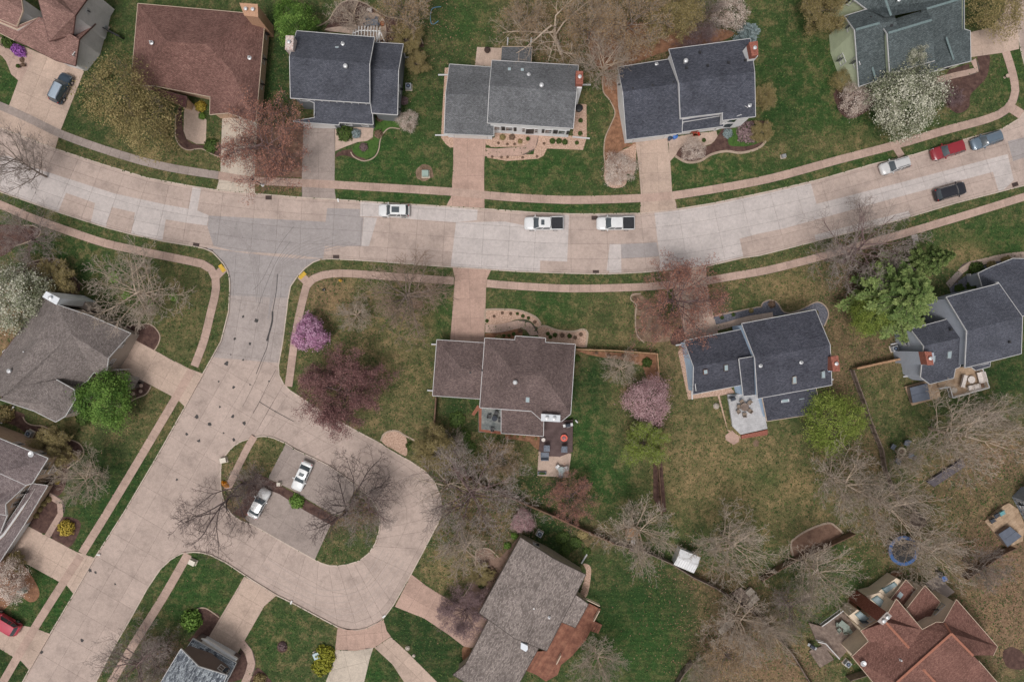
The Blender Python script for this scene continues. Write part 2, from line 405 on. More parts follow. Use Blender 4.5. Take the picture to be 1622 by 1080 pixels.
# big tone patches of the lawns themselves: x, y, radius x, radius y, tint, thatch
PAINT = [
 (60, 60, 400, 160, MID, .4), (150, 120, 70, 120, DARK, .3), (20, 130, 40, 60, LUSH, .3), (250, 245, 140, 25, OLIVE, .6), (200, 262, 120, 14, OLIVE, .8),
 (440, 110, 40, 90, DARK, .2), (450, 245, 55, 60, BROWN, .6), (600, 260, 80, 50, LUSH, .3), (620, 150, 60, 140, LUSH, .3), (690, 80, 40, 90, DARK, .2),
 (655, 60, 45, 70, OLIVE, .9), (740, 40, 60, 40, LUSH, .3), (850, 265, 100, 35, LUSH, .3), (950, 180, 35, 60, MID, .6), (900, 50, 140, 70, BROWN, .8),
 (1020, 60, 110, 60, BROWN, .8), (1280, 150, 130, 150, LUSH, .45), (1240, 170, 40, 100, DARK, .1), (1190, 235, 110, 20, OLIVE, .9), (1330, 230, 60, 18, OLIVE, .7),
 (1130, 260, 70, 40, LUSH, .6), (1560, 120, 50, 60, MID, .5), (1600, 120, 20, 50, LUSH, .3), (900, 328, 90, 12, LUSH, .3), (620, 311, 90, 12, LUSH, .3),
 (1100, 435, 90, 14, MID, .6), (900, 440, 120, 10, MID, .7), (1390, 250, 160, 14, LUSH, .5), (1300, 412, 80, 10, OLIVE, .5), (1500, 345, 60, 12, MID, .7),
 (90, 420, 120, 60, LUSH, .5), (220, 440, 110, 60, MID, .5), (290, 480, 60, 90, OLIVE, .5), (130, 370, 150, 18, MID, .6), (340, 500, 20, 80, MID, .5),
 (240, 680, 60, 60, OLIVE, .8), (190, 770, 70, 90, DARK, .1), (180, 830, 60, 70, LUSH, .1), (230, 740, 30, 60, LUSH, .3), (100, 660, 60, 40, OLIVE, .6),
 (60, 930, 70, 60, LUSH, .3), (90, 970, 30, 40, LUSH, .2), (20, 1050, 40, 30, DARK, .1), (0, 480, 40, 60, SOIL, .6), (10, 530, 25, 30, SOIL, .6),
 (300, 940, 70, 70, LUSH, .35), (230, 960, 30, 80, MID, .6), (260, 1040, 40, 40, PURP, .5), (460, 1010, 70, 60, MID, .6), (440, 1010, 50, 40, LUSH, .5),
 (660, 1000, 50, 60, DARK, .2), (690, 1040, 60, 50, DARK, .2), (590, 1065, 20, 20, LUSH, .2), (720, 870, 40, 60, MID, .9), (720, 900, 40, 30, TAN, .9),
 (560, 500, 130, 70, OLIVE, .8), (520, 470, 40, 30, SOIL, .8), (560, 620, 100, 90, OLIVE, .8), (660, 620, 40, 100, OLIVE, .6), (620, 560, 80, 40, OLIVE, .8),
 (700, 500, 20, 60, LUSH, .5), (670, 480, 30, 60, OLIVE, .5), (470, 460, 20, 80, MID, .5), (890, 490, 70, 30, LUSH, .4), (950, 500, 60, 40, OLIVE, .7), (955, 500, 16, 18, DARK, 0),
 (1000, 540, 60, 25, OLIVE, .6), (720, 660, 35, 40, DARK, .3), (780, 720, 80, 40, OLIVE, .7), (820, 770, 60, 30, DARK, .5), (940, 600, 40, 45, DARK, .2),
 (940, 690, 45, 50, LUSH, .4), (960, 760, 60, 40, LUSH, .5), (980, 640, 25, 60, OLIVE, .7), (1070, 600, 40, 80, OLIVE, .7), (1060, 570, 20, 60, BROWN, .5),
 (1140, 740, 110, 70, TAN, .8), (1200, 760, 110, 60, OLIVE, .9), (1110, 720, 60, 60, OLIVE, .9), (1170, 755, 14, 12, LUSH, 0), (1215, 758, 22, 16, LUSH, 0), (1260, 770, 25, 18, TAN, .6),
 (1240, 830, 90, 30, OLIVE, .6), (1320, 740, 40, 60, OLIVE, .9), (1330, 800, 60, 40, OLIVE, .9), (1200, 450, 70, 25, OLIVE, .8), (1250, 460, 40, 25, TAN, .6), (1180, 475, 50, 15, MID, .4),
 (1340, 520, 60, 60, BROWN, .5), (1370, 430, 70, 60, PURP, .6), (1330, 600, 20, 50, BROWN, .6), (1410, 620, 40, 60, OLIVE, .6), (1430, 680, 60, 60, MID, .6), (1400, 560, 40, 30, BROWN, .4),
 (1560, 390, 90, 40, LUSH, .2), (1530, 400, 35, 20, TAN, .9), (1590, 600, 40, 60, DARK, .2), (1560, 650, 60, 40, MID, .6), (1500, 760, 80, 60, BROWN, .6),
 (1580, 720, 70, 60, BROWN, .8), (1560, 850, 70, 60, BROWN, .7), (1600, 930, 70, 90, LITTER, .7), (1590, 1000, 40, 60, LITTER, .6), (1590, 940, 60, 80, REDS, .2), (1560, 880, 50, 40, REDS, .3), (1600, 870, 50, 30, REDS, .3), (1580, 720, 50, 40, REDS, .5), (1180, 1030, 60, 60, REDS, .4), (1490, 960, 50, 40, BROWN, .6),
 (1380, 720, 25, 40, BROWN, .8), (1420, 850, 80, 60, BROWN, .6), (1340, 890, 60, 40, LUSH, .4), (1300, 900, 60, 50, MID, .6), (1440, 800, 60, 50, MID, .7),
 (1020, 950, 90, 70, DARK, .1), (1010, 1000, 80, 80, LUSH, .15), (1060, 1030, 50, 60, LUSH, .2), (1000, 880, 70, 40, MID, .5), (950, 850, 40, 20, BROWN, .5), (880, 840, 50, 30, DARK, .4),
 (1160, 880, 80, 40, MID, .7), (1130, 920, 50, 20, BROWN, .9), (1170, 990, 80, 80, BROWN, .8), (1150, 1040, 60, 60, PURP, .7), (1290, 1000, 50, 80, MID, .6), (1260, 1060, 50, 40, LITTER, .7),
 (1210, 1060, 40, 40, BROWN, .7), (780, 900, 40, 50, PURP, .4), (760, 800, 60, 60, BROWN, .8), (680, 700, 60, 40, OLIVE, .6), (400, 740, 60, 60, OLIVE, .9), (380, 790, 50, 40, PURP, .5),
 (560, 860, 50, 30, MID, .5), (550, 810, 50, 40, PURP, .6), (1080, 640, 30, 60, OLIVE, .6), (900, 560, 20, 30, BROWN, .5), (1470, 600, 30, 20, OLIVE, .5),
]
def paint_at(x, y):
    r, g, b_, t, W_ = MID[0] * .6, MID[1] * .6, MID[2] * .6, .3, .6
    for (px_, py_, rx, ry, c, th) in PAINT:
        dx = (x - px_) / rx; dy = (y - py_) / ry; d = dx * dx + dy * dy
        if d < 3.2:
            k = math.exp(-1.5 * d) * 3.0 * (60 / (rx + ry)) ** 0.7
            r += c[0] * k; g += c[1] * k; b_ += c[2] * k; t += th * k; W_ += k
    return (r / W_, g / W_, b_ / W_, t / W_)

def lawn(name, px_, z=0.0, depth=0.16, grid=10.0):
    """a raised block of turf: triangulated outline with inner points that carry the colour of the grass"""
    pv = [(p[0], p[1]) for p in px_]
    if area(pv) < 0: pv = pv[::-1]
    n = len(pv); V = [Vector(p) for p in pv]; E = [(i, (i + 1) % n) for i in range(n)]
    x0, x1 = max(-60, min(p[0] for p in pv)), min(1690, max(p[0] for p in pv)); y0, y1 = max(-60, min(p[1] for p in pv)), min(1140, max(p[1] for p in pv))
    def inside(x, y):
        c = False
        for i in range(n):
            a, b = pv[i], pv[i - 1]
            if (a[1] > y) != (b[1] > y) and x < (b[0] - a[0]) * (y - a[1]) / (b[1] - a[1]) + a[0]: c = not c
        return c
    y = y0
    while y < y1:
        x = x0 + R.uniform(0, grid)
        while x < x1:
            if inside(x, y): V.append(Vector((x + R.uniform(-2, 2), y + R.uniform(-2, 2))))
            x += grid
        y += grid
    vs, es, fs, ov, oe, of = delaunay_2d_cdt(V, E, [tuple(range(n))], 1, 1e-5)
    W3 = [P(v[0], v[1], 0) for v in vs]
    verts = [(v.x, v.y, z) for v in W3]
    faces = []
    for f in fs:
        a, b, c = (W3[k] for k in f[:3])
        faces.append(tuple(f) if (b.x - a.x) * (c.y - a.y) - (b.y - a.y) * (c.x - a.x) > 0 else tuple(f[::-1]))
    # sides
    ring = [P(p[0], p[1], 0) for p in pv]; m0 = len(verts)
    for p in ring: verts += [(p.x, p.y, z), (p.x, p.y, z - depth)]
    for i in range(n):
        a, b = m0 + 2 * i, m0 + 2 * ((i + 1) % n); faces.append((a, a + 1, b + 1, b))
    me = bpy.data.meshes.new(name); me.from_pydata(verts, [], faces); me.materials.append(grass_m)
    ca = me.color_attributes.new('paint', 'FLOAT_COLOR', 'POINT'); arr = []
    for v in list(vs) + [p for p in pv for _ in (0, 1)]: arr += list(paint_at(v[0], v[1]))
    ca.data.foreach_set('color', arr)
    o = bpy.data.objects.new(name, me); COL.objects.link(o); return stru(o)

# one sheet to the horizon, the street bed over it, the raised lawns on top
far = MB().prism([(-1800, -1800), (1800, -1800), (1800, 1800), (-1800, 1800)], -0.5, -0.30).build('ground', mat('far_grass', MID, DARK, 0.05, 0.95, 0.2, 3, OLIVE)); stru(far)
XM, XP, YM, YP = -420, 2040, -420, 1500
road = MB().prism(M2([(XM, YM), (XP, YM), (XP, YP), (XM, YP)]), -0.26, -0.19).build('road', mat('joint_filler', lin(100, 88, 82), lin(80, 70, 66), 2.0)); stru(road)

N_EDGE = [(-250, 85), (-60, 172), (0, 203), (88, 236), (161, 260), (233, 282), (303, 295), (342, 301), (404, 307), (478, 313), (530, 316), (620, 322), (706, 327), (768, 331), (850, 337), (904, 339), (960, 339), (1015, 338),
          (1075, 331), (1130, 322), (1220, 303), (1300, 284), (1383, 260), (1448, 245), (1513, 225), (1586, 205)]
C_EDGE = [(1850, 222), (1690, 272), (1622, 294), (1513, 322), (1427, 348), (1293, 382), (1202, 405), (1178, 408), (1119, 422), (1023, 431), (965, 434), (905, 433), (820, 430), (714, 423), (581, 413), (525, 410), (508, 411), (496, 415.5), (483, 425), (470, 439), (460, 454), (456, 475), (454, 493), (448, 540),
          (441, 579), (442, 594), (449, 608), (460, 619), (485, 635), (511, 652), (566, 683), (602, 702), (620, 714), (649, 730), (672, 745), (688, 763), (697, 784), (699, 800), (698, 816), (694, 828), (688, 839), (672, 870), (651, 909), (623, 958), (607, 979), (601, 985), (592, 989), (580, 995), (566, 998), (550, 998), (535, 993),
          (462, 954), (439, 943), (400, 919), (358, 891), (334, 879), (320, 875), (306, 874), (288, 876), (270, 886), (254, 901), (233, 932), (207, 979), (181, 1023), (156, 1072), (95, 1190), (0, 1400)]
W_EDGE = [(-250, 170), (-95, 260), (0, 304), (88, 335), (166, 360), (207, 371), (257, 382), (306, 390), (324, 394), (336, 399), (345, 408), (354, 418), (360, 428), (363, 440), (364, 452), (362, 493), (350, 540), (334, 569), (321, 592), (293, 644), (249, 722), (197, 810), (150, 883), (117, 940), (80, 1002), (47, 1059), (-20, 1180), (-120, 1400)]
NE_EDGE = [(1600, 197), (1613, 189), (1622, 178), (1628, 165), (1630, 145), (1626, 115), (1617, 80), (1610, 40), (1606, 0), (1600, -60), (1590, -300)]
lawn('lawn_north', [(XM, YM), (XM, 0)] + N_EDGE + NE_EDGE + [(1590, YM)])
lawn('lawn_west', [(XM, 90)] + W_EDGE + [(-160, YP), (XM, YP)])
lawn('lawn_central', [(XP, 160)] + C_EDGE + [(-40, YP), (XP, YP)])
ISL = pts('I', '445,55 480,53 520,58 560,68 650,108 730,160 850,215 980,280 1100,360 1210,450 1280,505 1330,560 1360,610 1378,660 1383,720 1380,780 1350,880 1300,960 1225,1020 1130,1050 1060,1060 990,1058 930,1040 880,1015 680,905 470,785 380,735 300,710 230,660 180,590 152,500 143,420 145,330 150,270 175,210 210,165 250,125 310,90 365,72')
lawn('lawn_island', ISL, grid=6)
for e, nm in ((N_EDGE, 'kerb'), (C_EDGE, 'kerb'), (W_EDGE, 'kerb')):
    stru(ribbon(nm, e, 0.16, -0.2, 0.018, c_kerb, sm=0))
stru(ribbon('kerb', N_EDGE[-1:] + NE_EDGE, 0.16, -0.2, 0.018, c_kerb, sm=0))
stru(ribbon('kerb', ISL, 0.16, -0.2, 0.018, c_kerb, sm=0, closed=True))

# ---- main street: rows of concrete slabs between matching stations of the two kerbs
ST = [((-250, 85), (-290, 150)), ((-150, 130), (-185, 215)), ((-60, 172), (-95, 260)), ((0, 203), (-38, 289)), ((88, 236), (47, 321)), ((161, 260), (126, 349)), ((233, 282), (205, 371)), ((303, 295), (288, 387)), ((404, 307), (396, 402)), ((478, 313), (474, 410)),
      ((530, 316), (525, 410)), ((620, 322), (612, 416)), ((706, 327), (700, 422)), ((768, 331), (762, 427)), ((850, 337), (845, 431)), ((904, 339), (905, 433)), ((960, 339), (965, 434)), ((1015, 338), (1025, 431)), ((1075, 331), (1090, 425)),
      ((1130, 322), (1150, 415)), ((1220, 303), (1245, 395)), ((1300, 284), (1328, 373)), ((1383, 260), (1412, 352)), ((1448, 245), (1480, 331)), ((1513, 225), (1545, 313)), ((1586, 205), (1618, 295)), ((1660, 180), (1690, 272)), ((1810, 133), (1850, 222))]
ROWS = [0, 0.055, 0.26, 0.5, 0.75, 0.945, 1]
Ns, Ss = [s[0] for s in ST], [s[1] for s in ST]
cells = []
for i in range(len(ST) - 1):
    Ln = math.dist(Ns[i], Ns[i + 1]) * K; k = max(1, round(Ln / 4.2))
    for j in range(k):
        f = lambda A, t: (A[i][0] + (A[i + 1][0] - A[i][0]) * t, A[i][1] + (A[i + 1][1] - A[i][1]) * t)
        n0, n1, s0, s1 = f(Ns, j / k), f(Ns, (j + 1) / k), f(Ss, j / k), f(Ss, (j + 1) / k)
        L2 = lambda a, b, t: (a[0] + (b[0] - a[0]) * t, a[1] + (b[1] - a[1]) * t)
        for r in range(len(ROWS) - 1):
            if r in (0, 5) and j % 2: continue
            nn1, ss1 = (f(Ns, min(1, (j + 2) / k)), f(Ss, min(1, (j + 2) / k))) if r in (0, 5) else (n1, s1)
            cells.append([L2(n0, s0, ROWS[r]), L2(nn1, ss1, ROWS[r]), L2(nn1, ss1, ROWS[r + 1]), L2(n0, s0, ROWS[r + 1])])
for c in cells:
    pl = shrink(ccw([(p.x, p.y) for p in M2(c)]), 0.012)
    cx = sum(p[0] for p in c) / 4
    MB().prism(pl, -0.19, -0.15).build('concrete_slab', c_tan, road)
ZON = [(c_white, pts('A1', '-300,-130 -150,-60 50,-50 170,10 370,75 700,180 1000,245 1150,272 1175,138 1227,143 1202,283 1272,312 1262,375 1140,358 1010,337 988,470 797,428 822,295 680,262 642,387 550,362 578,237 400,175 350,295 100,205 0,160 -150,95 -300,20')),
       (c_grey, pts('B1', '-270,314 445,352 455,268 655,274 655,320 677,323 664,500 440,500 430,578 250,552 -120,530 -240,500 -278,380')),
       (c_white, pts('B1', '658,226 1000,243 1375,277 1370,342 1243,355 763,320 656,318')),
       (c_white, pts('B1', '680,322 763,320 710,500 665,500')),
       (c_white, pts('C1', '-300,355 0,350 110,372 325,308 392,310 380,595 215,588 213,665 0,655 -333,630')),
       (c_white, pts('C1', '640,488 708,488 712,662 620,665')),
       (c_grey, pts('C1', '708,488 928,478 945,565 712,575')),
       (c_white, pts('C1', '560,306 792,308 794,400 560,395')),
       (c_white, [(1037, 337), (1073, 333), (1130, 324), (1220, 305), (1285, 290), (1294, 323), (1420, 291), (1574, 250), (1574, 272), (1420, 313), (1241, 362), (1202, 370), (1172, 378), (1178, 406), (1117, 420), (1046, 429), (1045, 407)]),
       (c_white, [(1574, 250), (1597, 244), (1607, 285), (1592, 300), (1583, 303), (1574, 272)]),
       (c_white, [(1291, 372), (1440, 334), (1444, 343), (1293, 381)]),
       (c_grey, pts('D0', '1525,862 1640,835 1660,950 1558,985'))]
for m_, z_ in ZON:
    for c in cells:
        pl = clip([(p.x, p.y) for p in M2(z_)], shrink(ccw([(p.x, p.y) for p in M2(c)]), 0.012))
        if len(pl) > 2 and abs(area(pl)) > 0.25: MB().prism(pl, -0.152, -0.146).build('concrete_slab', m_, road)

# ---- side street and the loop round the island
side = stru(sheet('side_street', [(324, 394), (411, 402), (496, 414), (560, 480), (705, 800), (560, 1005), (300, 880), (150, 1110), (-120, 1480), (-170, 1480), (-20, 1180), (47, 1059), (249, 722), (350, 540), (366, 452)], MATS['joint_filler'], -0.182, th=0.006))
SS = [(324, 392), (411, 401), (500, 414), (483, 425), (470, 439), (460, 454), (454, 493), (448, 540), (443, 575), (441, 600), (400, 693), (360, 730), (349, 761), (352, 800), (365, 815), (345, 850), (334, 881), (306, 876), (288, 878), (270, 888), (254, 903), (233, 934), (207, 981), (181, 1025), (156, 1074), (95, 1192), (0, 1400), (-120, 1400),
      (-20, 1180), (47, 1059), (80, 1002), (117, 940), (150, 883), (197, 810), (249, 722), (293, 644), (321, 592), (334, 569), (350, 540), (362, 493), (364, 452), (360, 428), (354, 418), (345, 408)]
UP = [p for p in SS if p[1] < 560] ; 
top = [(322, 388), (396, 397), (474, 404), (528, 406), (508, 413), (483, 425), (470, 439), (460, 454), (457, 472), (363, 468), (364, 452), (360, 428), (354, 418), (345, 408)]
slabs(side, top, math.radians(-4), 3.6, 3.2, -0.18, c_grey, org=(411, 401), th=0.024)
mid = [(457, 472), (454, 493), (448, 540), (443, 575), (337, 566), (350, 540), (362, 493), (363, 468)]
slabs(side, mid, math.radians(-99), 4.2, 2.9, -0.18, c_mid, org=(411, 480), th=0.024)
low = [(443, 575), (442, 594), (449, 608), (424, 650), (400, 693), (360, 730), (349, 761), (352, 800), (362, 812), (372, 817), (334, 881), (320, 877), (306, 876), (288, 878), (270, 888), (254, 903), (233, 934), (207, 981), (181, 1025), (156, 1074), (95, 1192), (0, 1400), (-120, 1400), (-20, 1180), (47, 1059), (80, 1002), (117, 940), (150, 883), (197, 810), (249, 722), (293, 644), (321, 592), (337, 566)]
slabs(side, low, math.radians(-120), 4.3, 3.3, -0.18, c_tan, org=(300, 760), th=0.024)
RO = [(449, 608), (460, 619), (485, 635), (511, 652), (540, 669), (566, 683), (594, 698), (620, 714), (649, 730), (672, 745), (688, 763), (697, 784), (699, 816), (688, 839), (672, 870), (651, 909), (623, 958), (607, 979), (592, 989), (566, 999), (535, 993), (498, 973), (462, 954), (430, 937), (400, 919), (378, 904), (358, 891), (334, 880)]
RI = [(400, 693), (411, 691), (428, 694), (452, 702), (472, 712), (495, 724), (524, 742), (550, 758), (572, 778), (588, 793), (597, 808), (602, 824), (602, 839), (597, 853), (592, 865), (583, 878), (572, 886), (560, 892), (548, 895), (535, 896), (520, 895), (504, 888), (484, 877), (462, 865), (440, 852), (422, 843), (400, 830), (372, 817)]
for i in range(len(RO) - 1):
    for a, b in ((0, .12), (.12, .56), (.56, 1)):
        L2 = lambda p, r, t: (p[0] + (r[0] - p[0]) * t, p[1] + (r[1] - p[1]) * t)
        c = [L2(RO[i], RI[i], a), L2(RO[i + 1], RI[i + 1], a), L2(RO[i + 1], RI[i + 1], b), L2(RO[i], RI[i], b)]
        pl = ccw([(p.x, p.y) for p in M2(c)])
        if area(pl) < 0.3: continue
        MB().prism(shrink(pl, 0.011), -0.18, -0.1545).build('concrete_slab', c_tan, side)
east = stru(sheet('side_street', [(1586, 206), (1613, 190), (1626, 165), (1630, 145), (1617, 80), (1606, 0), (1590, -300), (1680, -300), (1700, 0), (1720, 160), (1660, 181)], MATS['joint_filler'], -0.182, th=0.006))
slabs(east, [(1586, 206), (1600, 198), (1613, 190), (1622, 178), (1628, 165), (1630, 145), (1626, 115), (1617, 80), (1606, 0), (1590, -300), (1680, -300), (1700, 0), (1720, 160), (1660, 181)], math.radians(80), 4.2, 3.4, -0.18, c_tan, th=0.024)
# tar patches and sealed cracks
def blot(name, x, y, r, m=tar, z=-0.147, seed=0, par=side, sx=1.0, rot=0.0):
    rr = random.Random(int(x * 7 + y * 13)); ps = []
    for k in range(11):
        t = k / 11 * 2 * math.pi; d = r * rr.uniform(0.5, 1.25); u, v = d * math.cos(t) * sx, d * math.sin(t)
        ps.append((x + u * math.cos(rot) - v * math.sin(rot), y + u * math.sin(rot) + v * math.cos(rot)))
    return MB().prism(M2(ps), z - 0.003, z).build(name, m, par)
for t_, x, y, r in (('A1', 1565, 955, 3.6), ('A1', 1483, 930, 2.2), ('A1', 1435, 1065, 1.8), ('A2', 1430, 25, 1.8), ('A2', 1525, 55, 2.2), ('A2', 1408, 122, 1.2), ('A2', 1483, 155, 2.0), ('A2', 1380, 178, 4.2), ('A2', 1333, 285, 1.8),
                    ('A2', 1423, 322, 3.0), ('A2', 1524, 305, 1.5), ('A2', 1340, 442, 2.0), ('A2', 1198, 502, 3.6), ('A2', 1275, 548, 3.4), ('A2', 1420, 498, 3.2), ('A2', 1490, 540, 3.6), ('A2', 1137, 608, 2.6), ('A2', 1213, 650, 3.2), ('A2', 1363, 600, 1.7),
                    ('A2', 1425, 640, 3.0), ('A2', 1078, 885, 2.0), ('A3', 545, 400, 3.4), ('A3', 580, 412, 2.4), ('A3', 700, 483, 2.2), ('A3', 497, 828, 2.8), ('A3', 250, 900, 3.0), ('B2', 100, 285, 1.6), ('B2', 135, 468, 1.2), ('B2', 270, 712, 1.8), ('B2', 568, 708, 1.2)):
    p = q(t_, x, y); blot('tar_patch', p[0], p[1], r)
tm = mat('tyre_marks', lin(152, 144, 141), lin(144, 136, 133), 2.0, .9)
for k in range(7):
    d = k * 9; ps = [(500 + d * 1.2, 372 + d * .25), (470 + d * .5, 384 + d * .35), (447 + d * .25, 404 + d * .3), (434 + d * .15, 432), (428 + d * .1, 470), (424, 505)]
    ribbon('tyre_mark', ps, .09 + .04 * (k % 3), -0.1495, -0.1458 + .0003 * k, tm, parent=side)
for k in range(4): ribbon('tyre_mark', [(345 + k * 6, 352 + k * 5), (372 + k * 4, 366 + k * 6), (392 + k * 2, 395), (402 + k * 3, 440), (406 + k * 3, 480)], .10, -0.1495, -0.1435 + .0003 * k, tm, parent=side)
for k in range(5): ribbon('tyre_mark', smooth([(388 + k * 9, 925 - k * 10), (480 + k * 2, 966 - k * 10), (540 - k * 3, 975 - k * 10), (590 - k * 5, 955 - k * 8), (640 - k * 8, 890 - k * 5)], 3), .12, -0.1535, -0.1495 + .0003 * k, mat('faint_tyre_marks', lin(176, 160, 151), lin(170, 154, 145), 2.0, .9), parent=side)
CK = 0
for ps, w_ in ((pts('B1', '150,670 145,760 130,850 120,905'), .10), (pts('B1', '120,900 118,960 100,1030 85,1080'), .26), (pts('B2', '100,0 85,80 60,140 20,240'), .09), (pts('B2', '40,410 130,465 250,530'), .10), (pts('B2', '140,215 100,290 40,410 0,480'), .05),
               (pts('A2', '1620,130 1560,280 1480,440'), .04), (pts('B1', '0,770 60,700 160,500 250,380'), .03), (pts('B1', '20,900 130,620 230,470'), .03)):
    CK += 1; ribbon('sealed_crack', ps, w_, -0.145, -0.1415 + .0004 * CK, tar, parent=side)

# ---- driveways and aprons
DN = [0]
def drive(name, px_, ang, cw, ch, m, org=None, z=0.0):
    DN[0] += 1; z += 0.0011 * (DN[0] % 4) - 0.002
    base = sheet(name, px_, MATS['joint_filler'], z + 0.008, th=0.03); stru(base)
    slabs(base, px_, math.radians(ang), cw, ch, z + 0.004, m, org=org, th=0.03); return base
drive('driveway', [(38, 74), (80, 92), (125, 105), (133, 114), (96, 207), (88, 235), (0, 202), (-30, 190), (-20, 165), (13, 172), (29, 128)], -22, 3.3, 3.4, c_drive)
drive('garden_path', pts('Q', '0,420 60,440 110,560 200,640 330,600 380,640 240,940 210,920 130,850 70,700 20,640 0,630'), -25, 1.5, 1.5, c_walk)
drive('driveway', [(352, 186), (408, 190), (403, 281), (404, 306), (343, 300), (349, 277)], 2, 2.8, 3.1, c_pale)
drive('driveway', [(481, 200), (531, 203), (530, 280), (530, 299), (532, 315), (477, 312), (478, 296), (478, 280)], 1, 2.55, 3.0, c_dgrey)
drive('garden_path', pts('B0', '510,790 740,770 735,840 700,862 640,870 560,900 505,925 505,790'), 1, 1.6, 1.6, c_drive)
drive('driveway', [(718, 216), (770, 218), (767, 259), (767, 312), (768, 330), (707, 326), (715, 311), (718, 260)], 1, 2.45, 3.0, c_red)
drive('driveway', pts('C0', '795,855 990,830 1000,930 1010,1000') + pts('C1', '1010,0 1020,165 1055,275 825,300 830,190 815,0'), 3, 2.5, 3.0, c_drive)
drive('driveway', [(1535, 52), (1570, 44), (1590, 20), (1598, -60), (1604, -60), (1612, 40), (1614, 78), (1588, 84), (1538, 91)], 8, 3.3, 3.3, c_drive)
drive('driveway', [(1060, 431), (1118, 421), (1120, 452), (1128, 490), (1138, 530), (1087, 540), (1078, 500), (1067, 462)], 8, 2.6, 3.0, c_drive)
drive('driveway', pts('B1', '1222,632 1458,646 1432,700 1427,760 1422,900 1415,1110 1205,1110 1222,900 1232,760 1236,690'), 2, 2.5, 3.0, c_red)
drive('driveway', pts('A2', '820,30 1150,205 1245,240 1130,440 1085,395 1040,370 860,275 730,200'), -30, 3.0, 3.0, c_drive)
drive('driveway', pts('A3', '150,115 470,285 580,320 450,540 410,490 360,465 60,300'), -30, 3.4, 3.4, c_drive)
drive('driveway', pts('A3', '-200,540 0,640 120,730 200,745 310,785 180,1005 130,950 90,930 0,875 -200,800'), -30, 3.0, 3.0, c_drive)
drive('driveway', pts('K', '700,-10 745,-90 1005,62 905,150 745,430 690,530 650,560 440,430'), 60, 3.1, 2.9, c_drive)
drive('driveway', pts('B3', '520,742 560,757 640,764 700,750 760,720 800,692 820,765 845,800 740,870 625,887 505,880'), 4, 2.7, 2.2, c_red)
drive('driveway', pts('B3', '505,882 625,889 738,868 715,940 670,1130 440,1130 450,1070 495,960'), 14, 3.0, 3.2, c_pale)
drive('driveway', pts('B3', '745,868 845,804 935,885 1160,1110 960,1130 855,970'), 46, 2.6, 3.0, c_drive)
drive('driveway', pts('B3', '970,420 1060,490 1210,582 1440,700 1400,830 1340,870 1290,860 1200,790 1050,690 870,618'), -30, 2.8, 2.6, c_red)
drive('parking_pad', pts('I', '652,112 730,163 850,218 980,284 1100,364 1205,450 1085,655 1030,665 900,590 700,470 514,378'), -31, 5.4, 5.2, c_dgrey)
drive('parking_pad', pts('I', '520,470 600,500 800,630 1000,740 878,1010 680,900 470,780 385,735 330,690'), -31, 5.4, 5.2, c_dgrey)

# ---- sidewalks
WN = [0]
def walk(px_, w_=12.6, m=c_walk, name='sidewalk', step=1.55, z=0.012):
    WN[0] += 1; z += 0.0016 * (WN[0] % 12)
    b = stru(ribbon(name, px_, (w_ + 0.3) * K, -0.02, z + 0.004, MATS['joint_filler'])); strip_slabs(b, px_, w_, m, z, step); return b
walk([(-60, 143), (5, 170), (50, 190), (100, 214), (180, 242), (260, 264), (346, 278)], 12.5, c_dgrey)
walk([(346, 278), (400, 286), (480, 290), (600, 297), (715, 304), (800, 312), (904, 317), (1015, 314), (1064, 310)])
walk([(1066, 310), (1130, 300), (1220, 283), (1330, 253), (1422, 229), (1500, 206), (1560, 190), (1590, 177), (1604, 160), (1608, 140), (1602, 110), (1593, 82)])
walk([(1418, 232), (1428, 248)], 11)
walk([(1596, 168), (1618, 182)], 15)
walk([(-60, 300), (0, 324), (52, 346), (117, 369), (169, 386), (233, 400), (298, 413), (327, 421), (340, 436), (342, 460), (334, 495), (323, 540), (308, 580)])
walk([(304, 586), (275, 636), (215, 737), (171, 810), (130, 876)])
walk([(128, 880), (98, 926), (52, 999), (0, 1088), (-20, 1120)])
walk([(343, 437), (356, 424)], 13)
walk([(486, 446), (476, 436)], 13)
walk([(457, 612), (460, 590), (467, 538), (474, 500), (483, 462), (489, 448), (507, 437), (543, 433), (620, 438), (719, 445)], 12)
walk([(771, 449), (820, 453), (904, 457), (1007, 455), (1066, 451)], 12)
walk([(1118, 445), (1170, 436), (1220, 427), (1306, 405), (1370, 387), (1435, 369), (1539, 338), (1622, 312), (1700, 288)], 12)
walk([(298, 877), (259, 945), (207, 1028), (160, 1110)], 13)
walk([(403, 691), (390, 713), (371, 752), (360, 775)], 11)
# garden paths
walk(pts('B0', '1420,930 1500,935') + pts('C0', '0,930 110,922 165,890 180,820'), 13, c_red, 'garden_path', 1.7)
walk(pts('G', '325,255 420,230 520,200 640,180 710,168'), 9.5, c_drive, 'garden_path', 1.8)
walk(pts('H', '420,260 450,235 490,195 500,170'), 10, c_dgrey, 'garden_path', 2.2)
walk(pts('H', '500,170 540,130 620,110 740,80 860,60 922,58 990,60'), 9.5, c_drive, 'garden_path', 2.0)
walk([(1448, 372), (1452, 390), (1458, 405)], 9, c_white, 'garden_path', 1.4)
walk(pts('J', '340,850 380,780 430,700 440,640 410,590 350,560'), 9.5, c_walk, 'garden_path', 1.8)
walk(pts('K', '720,440 770,500 800,570 800,650 770,720 740,790'), 12, c_walk, 'garden_path', 1.9)
walk(pts('N', '900,650 1080,600 1240,560 1215,480'), 9, c_walk, 'garden_path', 1.7)
walk(pts('E', '330,150 420,150 500,130 560,125 610,160 620,190'), 13, c_walk, 'garden_path', 1.7)
